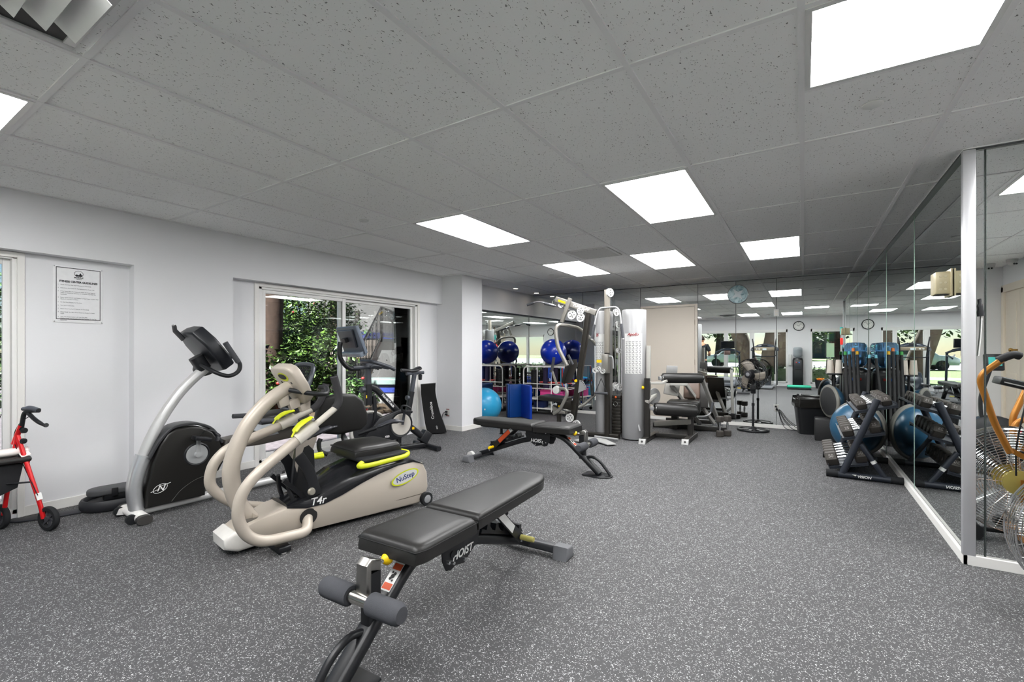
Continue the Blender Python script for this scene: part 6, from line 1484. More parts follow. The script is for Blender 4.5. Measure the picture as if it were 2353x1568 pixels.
for k, (dx, z0) in enumerate(((-.006, .024), (.006, -.024))):
    m = MB(); m.box((dx, -.016, z0), (.03, .03, .028), None, .006); m.build('plug', BLACKPL(), pc)
for k in range(3):
    m = MB(); m.tube(catmull([(0, -.02, .02-.02*k), (.03+.015*k, -.05, -.05), (.07+.05*k, -.06, -.20), (.14+.09*k, -.08, -.31), (.30+.05*k, -.10, -.325)], 6), .0045, n=6); m.build('cable', BLACKPL(), pc)
# ---------------------------------------------------------------- dumbbell rack by the right mirror
RK = mat('slate_powder_coat', '2b2f38', .4, .2, .5, .06)
RO = Vector((.48, 6.03, 0)); rk = thing('dumbbell_rack', 'three tier black dumbbell rack standing against the right mirror', 'weight rack', RO)
def R_w(x, y, z): return Vector((x, y, z))-RO
ya, yb = 5.57, 6.52
for y in (ya, yb):
    m = MB(); m.cyl(R_w(.20, y, .033), R_w(.775, y, .033), .030, n=18); ft = m.build('foot_tube', RK, rk)
    for x in (.19, .69):
        m = MB(); m.cyl(R_w(x, y, .034), R_w(x+.095, y, .034), .0335, n=18); m.build('foot_cap', RUBBER(), ft)
    m = MB(); m.cyl(R_w(.325, y, .05), R_w(.593, y, .785), .030, n=18); m.build('upright_tube', RK, rk)
    m = MB(); m.cyl(R_w(.463, y, .345), R_w(.652, y, .045), .023, n=16); br = m.build('brace_tube', RK, rk)
    if y == ya:
        m = MB(); m.cyl(R_w(.556, y, .197), R_w(.572, y, .172), .0238, n=16); m.build('white_label', LABELW(), br)
        text('brand_lettering', 'VISION', .034, WHITEINK(), ft, R_w(.49, y-.0306, .034), (1, 0, 0), (0, 0, 1), .0006, .0008, .2)
        m = MB(); m.prism([(.395, .05), (.425, .036), (.418, .024), (.432, .05)], -.0312, -.0304, lambda u, v, w: R_w(u, y+w, v)); m.build('wing_mark', WHITEINK(), ft, 0)
tiers = []
for (xa, za, xb, zb) in ((.214, .09, .525, .165), (.321, .385, .652, .470), (.42, .655, .745, .738)):
    d = Vector((xb-xa, 0, zb-za)).normalized(); n_ = Vector((-d.z, 0, d.x)); c = Vector(((xa+xb)/2, (ya+yb)/2, (za+zb)/2)); tiers.append((c, d, n_, Vector((xb-xa, 0, zb-za)).length))
    L = tiers[-1][3]; ang = -math.atan2(d.z, d.x)
    m = MB(); m.box(c-RO, (L, yb-ya-.02, .005), (0, ang, 0)); sh = m.build('tray', mat('slate_tray', '3a3e47', .4, .3), rk, 0)
    for y in (ya+.035, yb-.035):
        m = MB(); m.box(Vector((c.x, y, c.z))-RO-n_*.012, (L, .03, .022), (0, ang, 0)); m.build('tray_bracket', RK, sh)
    for q, hh in ((-L/2, .03), (L/2, .02)):
        m = MB(); m.box(c-RO+d*q+n_*hh*.4, (.006, yb-ya-.02, hh), (0, ang, 0)); m.build('tray_lip', RK, sh)
names = ('bottom', 'middle', 'top'); ordw = ('nearest the viewer', 'second from the viewer', 'third from the viewer', 'fourth from the viewer', 'fifth from the viewer', 'farthest from the viewer')
spec = ((.345, .072, .105, ('50', '45', '40', '35', '30', '25')), (.31, .064, .092, ('25', '25', '22', '20', '20', '17')), (.275, .054, .080, ('15', '15', '12', '12', '10', '10')))
for t, (c, d, n_, L) in enumerate(tiers):
    LL, r, hl, nums = spec[t]; proto = None
    for k in range(6):
        y = ya+.085+k*.148 if t == 0 else ya+.08+k*.145
        if y > yb-.06: continue
        p = Vector((c.x, y, c.z))+n_*(r*.866+.006)-d*(.0)
        db = dumbbell('hex dumbbell on the %s tray of the rack, %s' % (names[t], ordw[k]), p, (0, -math.atan2(d.z, d.x), 0), LL, r, hl, 'dumbbells on the rack', nums[k])
        if k == 0:
            for s_ in (-1, 1):
                h = [q for q in db.children if q.name.startswith('head')][0 if s_ < 0 else 1]
                text('weight_number', nums[k], r*.6, mat('grey_emboss', '8c8884', .6), h, (s_*(LL/2-hl/2), -math.cos(PI/6)*(r*.866+.0008), .5*(r*.866+.0008)), (1, 0, 0), (0, .5, .866), .0006, .001)
# ---------------------------------------------------------------- half ball trainers
def bosu(label, c, axis):
    b = thing('balance_dome', label, 'balance trainer', c); a = Vector(axis).normalized()
    m = MB(); m.lathe([(0, 0), (.30, .0), (.318, .012), (.322, .03), (.312, .048), (.295, .052), (.0, .04)], (0, 0, 0), a, 44); m.build('platform', mat('grey_platform', '76756f', .5, 0, .4, .04), b)
    m = MB(); m.lathe([(0, -.002), (.27, -.003), (.275, .001)], (0, 0, 0), a, 40); m.build('underside', mat('dark_underside', '2a2b2c', .6), b)
    m = MB(); m.lathe([(.293*math.cos(q), .05+.205*math.sin(q)) for q in [PI/2*k/14 for k in range(15)]][:-1]+[(0, .255)], (0, 0, 0), a, 44); m.build('dome', mat('steel_blue_dome', '27506b', .3, 0, .5, .06, 3), b, 70)
    return b
bosu('blue half ball balance trainer leaning on the right mirror behind the dumbbell rack', (.565, 6.90, .325), (-.62, -.78, .05))
gb = bosu('grey backed half ball balance trainer propped on edge behind the waste bin', (.29, 7.84, .542), (.86, .42, .02)); gb.scale = (.72, .72, .72)
m = MB(); m.bb(-.16, .16, -.17, .17, 0, .30, .012); o = m.build('storage_box', mat('charcoal_box', '19191a', .6)); o.location = (.29, 7.84, 0); tag(o, 'charcoal box on the floor under the propped half ball trainer', 'box')
# ---------------------------------------------------------------- water cooler, bars and cups in the right back corner
CLB = mat('clear_blue_bottle', 'a9d6fb', .06, 0, .5, .04, 3, trans=.8, ior=1.12)
def cooler(name, label, loc, rz, bottle, z1=1.0):
    w_ = thing(name, label, 'water dispenser', loc, rz)
    m = MB(); m.prism(rrect(.155, .155, .06), 0, z1-.06, lambda u, v, w: (u, v, w), bev=.01); m.build('cabinet', mat('black_cooler', '17181a', .3, 0, .5, .06), w_)
    m = MB(); m.lathe([(.15, z1-.07), (.15, z1-.03), (.12, z1), (.07, z1+.005), (.07, z1-.01)], n=28); m.build('top_collar', mat('black_cooler', '17181a', .3), w_)
    m = MB(); m.bb(-.11, .11, -.158, -.150, z1-.36, z1-.10, .006); fc = m.build('tap_recess', mat('dark_grey_recess', '2f3033', .5), w_)
    for x, c in ((-.04, '2b5fb0'), (.04, 'b3261f')):
        m = MB(); m.bb(x-.016, x+.016, -.19, -.155, z1-.17, z1-.135, .005); m.build('tap', mat('tap_'+c, c, .4), fc)
    m = MB(); m.bb(-.09, .09, -.20, -.15, z1-.385, z1-.365, .005); m.build('drip_tray', BLACKPL(), w_)
    b = thing('water_bottle', bottle[0], 'water bottle', (loc[0], loc[1], z1-.005), rz)
    m = MB(); r = .135; m.lathe([(.02, 0), (.05, .015), (.11, .05), (r, .085), (r, .15), (r*.955, .16), (r, .17), (r, .235), (r*.955, .245), (r, .255), (r, .33), (.115, .365), (.04, .375), (0, .375)], n=32); m.build('bottle', bottle[1], b, 60)
    return w_
cooler('water_cooler', 'black water cooler in the right back corner behind the body bars', (.635, 8.30, 0), 0, ('large blue water bottle on the cooler in the right back corner', CLB))
cs_ = thing('cup_stand', 'slim black stand with a round top left of the corner water cooler', 'stand', (.385, 8.36, 0))
m = MB(); m.lathe([(0, 0), (.085, 0), (.085, .015), (.03, .03), (0, .03)]); m.build('foot', BLACKPL(), cs_)
m = MB(); m.cyl((0, 0, .02), (0, 0, .90), .016, n=12); m.build('pole', BLACKPL(), cs_)
m = MB(); m.lathe([(0, .895), (.10, .895), (.105, .905), (.10, .915), (0, .915)]); m.build('table_top', BLACKPL(), cs_)
for x, y, lb_ in ((.335, 8.36, 'tall stack of white paper cups, left one on the slim black stand'), (.437, 8.345, 'tall stack of white paper cups, right one on the slim black stand')):
    m = MB(); m.lathe([(.046, 0), (.048, .004), (.036, .20), (.033, .20), (0, .195)], (x, y, .916), n=20); tag(m.build('cup_stack', mat('paper_cup', 'efe6da', .6)), lb_, 'cups', 'paper cup stacks')
for k, (xt, yt, zt_, xb, yb_, c, lb_) in enumerate(((.500, 8.09, 1.235, .52, 7.72, '3f9a48', 'black weighted bar with a green cap leaning by the water cooler'), (.547, 8.09, 1.24, .565, 7.72, '4aa6b4', 'black weighted bar with a teal cap between the green and orange capped bars'),
      (.592, 8.09, 1.285, .605, 7.71, 'e08040', 'black weighted bar with an orange cap, the tallest by the water cooler'), (.637, 8.09, 1.24, .65, 7.72, 'e8b62c', 'black weighted bar with a yellow cap leaning by the water cooler'), (.778, 8.09, 1.19, .70, 7.74, '79c3d4', 'black weighted bar with a pale blue cap leaning into the mirror corner'))):
    b_ = thing('body_bar', lb_, 'exercise bar', (xb, yb_, 0), 0, 'weighted bars by the water cooler'); p = Vector((xt-xb, yt-yb_, zt_)); d = p.normalized()
    m = MB(); m.cyl(d*.02+Vector((0, 0, .006)), p-d*.05, .0185, n=14); m.build('bar', mat('black_foam_bar', '2a2a2b', .75), b_)
    m = MB(); m.lathe([(.0188, 0), (.0195, .002), (.0195, .042), (.016, .05), (0, .05)], p-d*.05, d, 14); m.build('end_cap', mat('cap_'+c, c, .5), b_)
    m = MB(); m.lathe([(.0192, 0), (.0192, .04)], Vector((0, 0, .004)), d, 14); m.build('end_cap', mat('cap_black', '1a1a1a', .6), b_)
# ---------------------------------------------------------------- beige junction box on the right mirror
jb = thing('junction_box', 'small beige metal junction box mounted high on the right mirror', 'electrical box', (XR-.001, 4.08, 1.69))
JBM = mat('beige_enamel', 'cbbf9c', .35, .1, .5, .03)
m = MB(); m.bb(-.083, 0, -.070, .072, -.072, .072, .005); bx = m.build('box', JBM, jb)
m = MB(); m.bb(-.012, -.001, -.082, .082, -.088, .088, .003); m.build('cover_flange', JBM, jb)
m = MB()
for x in (-.058, -.034):
    for z in (-.042, 0, .042): m.lathe([(0, .002), (.007, .002), (.008, 0)], (x, -.070, z), (0, -1, 0), 12)
m.build('knockout', mat('beige_knockout', 'd8ceb0', .35, .1), bx)
m = MB(); m.bb(-.075, -.015, -.06, .06, -.076, -.071, .002); m.build('vent_strip', mat('dark_vent', '3b3a38', .6), bx)
hk = thing('wall_handset', 'small dark handset with a white cable hanging right of the aluminium corner post', 'handset', (XR+.052, YM-.001, 1.50))
m = MB(); m.tube(catmull([(0, -.012, .05), (.003, -.016, .0), (.006, -.016, -.05)], 4), [.006, .010, .012], n=8); m.build('handset', BLACKPL(), hk)
m = MB(); m.tube(catmull([(.008, -.014, -.05), (.004, -.012, -.15), (-.006, -.012, -.28)], 5), .003, n=6); m.build('cable', WHITEPL(), hk)

# ---------------------------------------------------------------- air bike at the right edge (seen mostly in the mirror)
GOLD = mat('bronze_frame_paint', 'b9792f', .3, .4, .5, .06)
AO = Vector((1.16, 3.105, 0)); ab = thing('air_bike', 'bronze framed fan bike with a big wire fan cage at the right edge', 'exercise bike', AO)
cz = .406; R_ = .335
cg = MB()
for y, sg_ in ((-.075, -1), (.075, 1)):
    for k in range(17):
        r = .075+(R_-.075)*k/16; cg.ring((0, y+sg_*.030*(1-(k/16)**2), cz), r, .0018 if k < 16 else .004, (0, 1, 0), 64, 4)
    for k in range(20):
        a = 2*PI*k/20; cg.tube([(math.cos(a)*r, y+sg_*.030*(1-((r-.075)/(R_-.075))**2)*1.0, cz+math.sin(a)*r) for r in (.07, .16, .25, R_)], .0022, n=4, cap=False)
for k in range(26):
    y = -.07+.14*(k % 3)/2; 
for y in (-.05, -.025, 0, .025, .05): cg.ring((0, y, cz), R_+.004, .0018, (0, 1, 0), 64, 4)
cg.build('fan_cage', CHROME(), ab)
m = MB(); m.lathe([(0, .118), (.03, .116), (.078, .106), (.08, .10)], (0, 0, cz), (0, 1, 0), 30); m.build('hub_plate', mat('brass_hub', 'cdb866', .35, .5), ab)
m = MB(); m.lathe([(0, .118), (.03, .116), (.078, .106), (.08, .10)], (0, 0, cz), (0, -1, 0), 30); m.build('hub_plate', mat('brass_hub', 'cdb866', .35, .5), ab)
for k in range(8):
    a = 2*PI*k/8; u = Vector((math.cos(a), 0, math.sin(a))); v_ = Vector((-math.sin(a), 0, math.cos(a)))
    m = MB(); m.box(Vector((0, 0, cz))+u*.20, (.18, .09, .003), (0, -a, .0)); m.build('fan_vane', mat('grey_vane', '8c8c8c', .4, .5), ab)
for y in (-.13, .13):
    m = MB(); m.bar((.0, y, cz), (.16, y, cz+.0), .012, .05, up=(0, 0, 1)); m.build('axle_bracket', GOLD, ab)
    m = MB(); m.tube(fillet([(.12, y, .06), (.06, y, cz), (.03, y, .72), (.08, y, .80), (.35, y*.5, .78)], .08, 6), .019, n=12); m.build('fork_tube', GOLD, ab)
    q = 0 if y > 0 else .36
    m = MB(); m.tube(fillet([(-.05+q*.3, y*1.1, .60), (-.125+q*.45, y*1.25, .78), (-.208+q, y*1.5, 1.085), (-.10+q, y*1.55, 1.195)], .06, 6), .019, n=12); m.build('swing_arm', GOLD, ab)
    m = MB(); m.tube(catmull([(-.12+q, y*1.55, 1.188), (-.085+q, y*1.55, 1.21), (-.05+q, y*1.55, 1.225), (-.02+q, y*1.5, 1.215)], 4), .024, n=10); m.build('hand_grip', mat('grip_foam', '39383a', .8), ab)
    m = MB(); m.bar((-.05+q*.3, y*1.1, .62), (.38, y*1.05, .34), .014, .03); m.build('linkage', GOLD, ab)
    m = MB(); m.box((.42+.09*(1 if y > 0 else -1), y*1.45, .34), (.10, .09, .03), (0, .3, 0), bev=.006); m.build('pedal', BLACKPL(), ab)
m = MB(); m.lathe([(0, .012), (.10, .01), (.105, 0), (0, -.012)], (.42, .10, .34), (0, 1, 0), 28); m.build('chain_ring', GREYP(), ab)
m = MB(); m.rtube([(.06, 0, .07), (1.05, 0, .07)], .06, .06); m.build('base_beam', GOLD, ab)
m = MB(); m.rtube([(.42, 0, .08), (.62, 0, .60)], .06, .06, up=(1, 0, 0)); m.build('seat_tube', GOLD, ab)
m = MB(); m.cyl((.61, 0, .58), (.66, 0, .76), .02, n=12); m.build('seat_post', CHROME(), ab)
m = MB(); m.sphere((.70, 0, .79), (.17, .14, .045), 20, 10); m.build('saddle', LEATHER(), ab)
for x in (.04, 1.02):
    m = MB(); m.rtube([(x, -.26, .04), (x, .26, .04)], .05, .05); st = m.build('stabilizer', GOLD, ab)
    for y in (-.27, .27):
        m = MB(); m.cyl((x-.02, y-.03, .045), (x-.02, y+.03, .045), .045, n=20); m.build('rubber_foot', RUBBER(), st)
m = MB(); m.cyl((-.205, -.10, .052), (-.205, -.04, .052), .050, n=22); m.cyl((-.205, .04, .052), (-.205, .10, .052), .050, n=22); m.build('transport_wheel', RUBBER(), ab)
m = MB(); m.rtube([(-.20, 0, .052), (.05, 0, .06)], .03, .03); m.cyl((-.205, -.10, .052), (-.205, .10, .052), .012, n=10); m.build('wheel_arm', BLACK(), ab)
m = MB(); m.cyl((.06, .0, .78), (.06, .0, 1.0), .010, n=10); m.build('console_pole', CHROME(), ab)
m = MB(); m.box((.02, .0, 1.03), (.20, .16, .05), (0, math.radians(16), 0), bev=.008); cn = m.build('console', BLACKPL(), ab)
m = MB(); m.quad([(-.06, .0805, 1.05), (.06, .0805, 1.015), (.06, .0805, 1.008), (-.06, .0805, 1.043)]); m.build('console_marking', WHITEINK(), cn, 0)
m = MB(); m.tube(catmull([(.07, .06, 1.0), (.02, .13, .90), (-.02, .14, .65), (-.02, .13, cz+.05)], 6), .005, n=7); m.build('speed_cable', BLACKPL(), ab)

# ---------------------------------------------------------------- rowing machine and wipes stand further right (mirror only)
rw = thing('rowing_machine', 'black rowing machine with a teal monitor seen reflected behind the fan bike', 'rowing machine', (1.55, .75, 0))
m = MB(); m.lathe([(0, -.09), (.22, -.09), (.26, -.06), (.26, .06), (.22, .09), (0, .09)], (.10, 0, .32), (0, 1, 0), 36); m.build('flywheel_housing', BLACKPL(), rw)
m = MB(); m.rtube([(.15, 0, .22), (.75, .0, .34)], .06, .09); m.build('rail', GREYP(), rw)
m = MB(); m.rtube([(.0, -.24, .03), (.0, .24, .03)], .06, .05); m.build('front_foot', BLACKPL(), rw)
m = MB(); m.rtube([(.68, 0, .30), (.72, 0, .0)], .05, .05, up=(1, 0, 0)); m.build('rear_leg', BLACKPL(), rw)
m = MB(); m.sphere((.5, 0, .40), (.14, .16, .04), 18, 8); m.build('seat', LEATHER(), rw)
m = MB(); m.rtube(fillet([(.02, 0, .45), (.0, 0, .75), (.08, 0, 1.06)], .1, 5), .045, .03, up=(1, 0, 0)); m.build('monitor_arm', BLACKPL(), rw)
m = MB(); m.box((.10, 0.02, 1.13), (.15, .05, .17), (.12, 0, 0), bev=.01); mo = m.build('monitor', BLACKPL(), rw)
m = MB(); m.box((.105, .047, 1.14), (.10, .003, .09), (.12, 0, 0)); m.build('lcd_screen', mat('teal_lcd', '3fa39b', .3, emit='2f8f88', estr=.5), mo, 0)
m = MB(); m.cyl((.22, -.26, .46), (.22, .26, .46), .016, n=10); m.build('handle', mat('red_grip', 'b3222b', .5), rw)
ws = thing('wipes_stand', 'brown post stand with teal and red wipe tubs seen in the back mirror', 'dispenser stand', (1.08, 1.05, 0))
m = MB(); m.lathe([(0, 0), (.17, 0), (.17, .02), (.04, .03), (0, .03)]); m.build('foot', BLACKPL(), ws)
m = MB(); m.rtube([(0, 0, .02), (0, 0, 2.25)], .07, .04, up=(1, 0, 0)); m.build('post', mat('brown_post', '55432f', .5), ws)
m = MB(); m.lathe([(0, 0), (.09, 0), (.095, .20), (.0, .20)], (-.12, 0, 1.72), n=24); m.build('teal_tub', mat('teal_tub', '2aa49c', .4), ws)
m = MB(); m.lathe([(0, 0), (.085, 0), (.09, .19), (.0, .19)], (-.12, 0, 1.42), n=24); m.build('red_tub', mat('red_tub', 'd8241c', .4), ws)
m = MB(); m.bb(-.20, .0, -.06, .06, 1.40, 1.42); m.bb(-.20, .0, -.06, .06, 1.70, 1.72); m.build('bracket', GREYP(), ws)
# ---------------------------------------------------------------- machines by the front windows (seen in the mirrors)
NAVY = mat('dark_blue_black', '1b222c', .3, .1)
tm = thing('treadmill', 'black treadmill with a raised screen facing the front window', 'treadmill', (-2.34, -.62, 0))
m = MB(); m.bb(-.42, .42, -.78, .86, .06, .17, .02); m.build('deck', mat('treadmill_grey', '6c7076', .4, .2), tm)
m = MB(); m.bb(-.27, .27, -.60, .84, .168, .174, .002); m.build('belt', RUBBER(), tm)
m = MB(); m.bb(-.38, .38, -.95, -.55, .06, .30, .05); m.build('motor_hood', mat('treadmill_silver', 'a9acb1', .35, .3), tm)
for s_ in (-1, 1):
    m = MB(); m.rtube([(s_*.40, -.70, .10), (s_*.39, -.62, 1.18)], .05, .09, up=(0, 1, 0)); m.build('upright', NAVY, tm)
    m = MB(); m.tube(catmull([(s_*.39, -.60, 1.10), (s_*.40, -.40, 1.10), (s_*.37, -.12, 1.02)], 5), .022, n=10); m.build('handrail', NAVY, tm)
    m = MB(); m.cyl((s_*.24, -.52, 1.13), (s_*.30, -.40, 1.06), .018, n=8); m.build('grip', mat('grip_silver', 'b9bcc0', .4, .3), tm)
m = MB(); m.tube(catmull([(-.41, -.60, 1.18), (-.2, -.66, 1.27), (0, -.68, 1.29), (.2, -.66, 1.27), (.41, -.60, 1.18)], 5), [.05, .075, .08, .075, .05], n=12, ry=.6); m.build('console', NAVY, tm)
m = MB(); m.bb(-.10, .10, -.60, -.565, 1.10, 1.25, .01); m.build('key_panel', mat('key_panel_brown', '4b3a36', .4), tm)
m = MB(); m.box((0, -.68, 1.47), (.47, .03, .27), (math.radians(-8), 0, 0), bev=.006); sc_ = m.build('screen_case', BLACKPL(), tm)
m = MB(); m.box((0, -.663, 1.47), (.43, .003, .23), (math.radians(-8), 0, 0)); m.build('screen', mat('dark_screen', '0d1014', .1), sc_, 0)
el = thing('elliptical_trainer', 'grey elliptical trainer with a wide console facing the front window', 'exercise machine', (-1.14, -.30, 0))
m = MB(); m.bb(-.30, .30, -.95, .42, .02, .09, .02); m.build('base', mat('ell_grey', '8a8d92', .4, .3), el)
m = MB(); m.prism([(-.95, .08), (-.95, .45), (-.80, .62), (-.60, .60), (-.40, .40), (-.35, .08)], -.20, .20, lambda u, v, w: (w, u, v), bev=.04); m.build('drive_housing', NAVY, el)
for s_ in (-1, 1):
    m = MB(); m.rtube([(s_*.36, -.85, .08), (s_*.36, -.72, 1.26)], .05, .08, up=(0, 1, 0)); m.build('upright', NAVY, el)
    m = MB(); m.tube(fillet([(s_*.30, -.70, .45), (s_*.31, -.62, 1.15), (s_*.33, -.50, 1.48), (s_*.36, -.52, 1.66)], .1, 5), .019, n=10); m.build('moving_arm', BLACKPL(), el)
    m = MB(); m.bar((s_*.16, -.66, .32), (s_*.16, .36, .24+.06*s_), .05, .05); m.build('pedal_beam', GREYP(), el)
    m = MB(); m.box((s_*.16, .10, .32+.05*s_), (.17, .38, .05), None, .015); m.build('pedal', BLACKPL(), el)
    m = MB(); m.lathe([(0, .04), (.10, .035), (.13, 0), (.10, -.035), (0, -.04)], (s_*.36, .30, .17), (1, 0, 0), 24); m.build('rear_wheel_cover', mat('ell_silver', 'b5b7ba', .35, .3), el)
m = MB(); m.tube(catmull([(-.38, -.68, 1.25), (-.36, -.70, 1.31), (-.2, -.74, 1.38), (0, -.75, 1.41), (.2, -.74, 1.38), (.36, -.70, 1.31), (.38, -.68, 1.25)], 4), [.05, .06, .08, .085, .08, .06, .05], n=12, ry=1.0); m.build('console', NAVY, el)
m = MB(); m.box((0, -.655, 1.31), (.62, .02, .11), (math.radians(-12), 0, 0), bev=.006); kp = m.build('key_panel', mat('console_brass', '8f8573', .35, .3), el)
m = MB(); m.bb(-.06, .06, -.645, -.640, 1.27, 1.36); m.build('small_screen', mat('pale_screen', 'c7d3d8', .3), kp, 0)
m = MB()
for x in (-.24, -.16): m.lathe([(0, .004), (.025, .004), (.027, 0)], (x, -.645, 1.31), (0, 1, 0), 14)
m.build('speaker', WHITEPL(), kp)
m = MB(); m.bb(-.09, .09, -.70, -.66, 1.42, 1.48, .006); m.build('top_display', BLACKPL(), el)
m = MB(); m.tube(fillet([(-.36, -.66, 1.10), (-.28, -.58, 1.05), (.28, -.58, 1.05), (.36, -.66, 1.10)], .06, 4), .016, n=8); m.build('front_bar', BLACKPL(), el)
# aerobic step
ae = thing('aerobic_step', 'teal topped aerobic step on the floor near the front windows', 'step platform', (-.13, -.42, 0), math.radians(-4))
m = MB(); m.bb(-.33, .33, -.17, .17, 0, .06, .02); m.build('base', BLACKPL(), ae)
m = MB(); m.bb(-.33, .33, -.18, .18, .055, .13, .03); m.build('top', mat('teal_step', '2fae8d', .6), ae)
# second dispenser, clock and cup tube on the pier
cooler('water_cooler', 'black water cooler standing under the wall clock by the front windows', (-.17, -1.56, 0), PI, ('clear water bottle on the cooler under the wall clock', mat('clear_bottle', 'dfe9ee', .06, 0, .5, .03, 3, trans=.85, ior=1.15)))
ck = thing('wall_clock', 'round white wall clock with a black rim high on the front pier', 'clock', (-.145, YF+.002, 2.11))
m = MB(); m.lathe([(0, .012), (.148, .012)], (0, 0, 0), (0, 1, 0), 40); m.build('face', mat('clock_white', 'f2f1ee', .5), ck)
m = MB(); m.lathe([(.143, .0), (.143, .025), (.158, .03), (.168, .02), (.168, 0)], (0, 0, 0), (0, 1, 0), 44); m.build('rim', BLACKPL(), ck)
m = MB()
for k in range(60):
    a = 2*PI*k/60
    if k % 5: m.box((.135*math.sin(a), .0125, .135*math.cos(a)), (.002, .001, .008), (0, a, 0))
m.build('minute_marks', INK, ck, 0)
for k in range(1, 13):
    a = 2*PI*k/12; text('numeral', str(k), .034, INK, ck, (-.112*math.sin(a), .0125, .112*math.cos(a)), (-1, 0, 0), (0, 0, 1), .0005, .0006)
for L, w_, deg, y in ((.075, .008, 55, .016), (.115, .006, 318, .018)):
    a = math.radians(deg); m = MB(); m.bar((.015*math.sin(a), y, -.015*math.cos(a)), (-L*math.sin(a), y, L*math.cos(a)), w_, .002, up=(0, 1, 0)); m.build('hand', BLACKPL(), ck)
cd = thing('cup_dispenser', 'white tube cup dispenser on the pier beside the water cooler', 'dispenser', (-.40, YF+.05, .74))
m = MB(); m.lathe([(.03, 0), (.042, .01), (.042, .37), (.03, .38), (0, .38)], n=18); m.build('tube', WHITEPL(), cd)
m = MB(); m.bb(-.02, .02, -.05, -.03, .08, .30); m.build('bracket', WHITEPL(), cd)
bb_ = thing('band_tub', 'black tub holding orange and yellow exercise tubing by the right front window', 'tub', (.47, -1.22, 0))
m = MB(); m.lathe([(0, 0), (.13, 0), (.165, .28), (.172, .285), (.155, .28), (.12, .02), (0, .02)], n=28); m.build('tub', BLACKPL(), bb_)
for k, c in enumerate(('e8792a', 'e8c22a', 'e8792a')):
    m = MB(); q = random.Random(k); m.tube(catmull([(.11*math.cos(t*1.9+k), .11*math.sin(t*1.9+k), .24+.10*abs(math.sin(t*1.3+k))) for t in range(7)], 5), .011, n=7); o_ = m.build('exercise_tubing', mat('tubing_'+c, c, .5), None); o_.location = (.47, -1.22, 0); tag(o_, ('orange exercise tubing coiled in the black tub, left coil', 'yellow exercise tubing coiled in the black tub', 'orange exercise tubing coiled in the black tub, right coil')[k], 'exercise band')
# ---------------------------------------------------------------- person by the treadmill, seen from behind in the back mirror
pr = thing('person', 'person in a dark t-shirt and dark trousers standing by the front window with bent arms', 'person', (-3.10, -.62, 0), PI)
def skin(name, verts, edges, radii, m_, root=0, lev=2, parent=None):
    me = bpy.data.meshes.new(name); me.from_pydata(verts, edges, []); o = bpy.data.objects.new(name, me); COL.objects.link(o); o.parent = parent
    sk_ = o.modifiers.new('skin', 'SKIN'); sk_.use_smooth_shade = True
    for i, r in enumerate(radii):
        s_ = me.skin_vertices[0].data[i]; s_.radius = r if isinstance(r, tuple) else (r, r); s_.use_root = (i == root)
    ss = o.modifiers.new('sub', 'SUBSURF'); ss.levels = lev; ss.render_levels = lev
    me.materials.append(m_); return o
SKIN = mat('skin_tone', 'b98a6c', .55, 0, .4, .04, 8)
# body faces +y of its own frame; x to its right hand side is -x after the turn
bv = [(0, 0, .95), (0, -.01, 1.12), (0, .0, 1.30), (0, -.01, 1.44), (0, 0, 1.52), (0, .015, 1.575)]
be = [(i, i+1) for i in range(5)]; br_ = [(.155, .11), (.14, .10), (.165, .115), (.12, .085), (.058, .058), (.055, .058)]
vs, es, rs = list(bv), list(be), list(br_)
for s_ in (-1, 1):
    i = len(vs); vs += [(s_*.17, -.01, 1.44), (s_*.235, -.03, 1.30), (s_*.25, -.02, 1.16), (s_*.235, .14, 1.09), (s_*.19, .235, 1.09)]; es += [(3, i), (i, i+1), (i+1, i+2), (i+2, i+3), (i+3, i+4)]; rs += [.066, .052, .043, .037, .027]
    i = len(vs); vs += [(s_*.095, 0, .86), (s_*.105, .015, .52), (s_*.11, -.015, .28), (s_*.115, -.02, .09), (s_*.125, .10, .035)]; es += [(0, i), (i, i+1), (i+1, i+2), (i+2, i+3), (i+3, i+4)]; rs += [(.088, .09), .058, .052, .036, (.04, .03)]
body_ = skin('body', vs, es, rs, SKIN, 0, 2, pr)
m = MB(); m.sphere((0, .03, 1.655), (.074, .094, .112), 24, 16); m.sphere((0, .05, 1.60), (.055, .065, .07), 16, 10)
for s_ in (-1, 1): m.sphere((s_*.076, .02, 1.65), (.012, .022, .033), 10, 8)
m.tube(catmull([(0, .118, 1.675), (0, .135, 1.645), (0, .128, 1.63)], 4), [.008, .014, .012], n=8); m.build('head', SKIN, pr, 80)
m = MB()
for s_ in (-1, 1): m.sphere((s_*.030, .112, 1.672), (.014, .009, .008), 10, 8)
m.build('eyes', mat('eye_white', 'e8e4de', .3), pr)
m = MB(); m.tube([(-.022, .118, 1.603), (0, .124, 1.601), (.022, .118, 1.603)], .005, n=6); m.build('mouth', mat('lip_tone', '9c5f52', .5), pr)
m = MB(); m.sphere((0, .012, 1.69), (.083, .10, .098), 24, 14)
for v_ in [v for v in m.bm.verts if v.co.z < 1.66 and v.co.y > .03]: v_.co.y = .03+(v_.co.y-.03)*.1; v_.co.z = max(v_.co.z, 1.64)
m.build('hair', mat('dark_hair', '2c211b', .6), pr, 80)
TS = mat('dark_t_shirt', '23272b', .85, 0, .2, .06, 10); TR = mat('dark_trousers', '20232c', .85, 0, .2, .06, 10)
vs = [(0, 0, .84), (0, -.01, 1.06), (0, 0, 1.30), (0, -.01, 1.43), (0, 0, 1.485)]; es = [(i, i+1) for i in range(4)]; rs = [(.19, .14), (.178, .135), (.182, .132), (.14, .10), (.075, .07)]
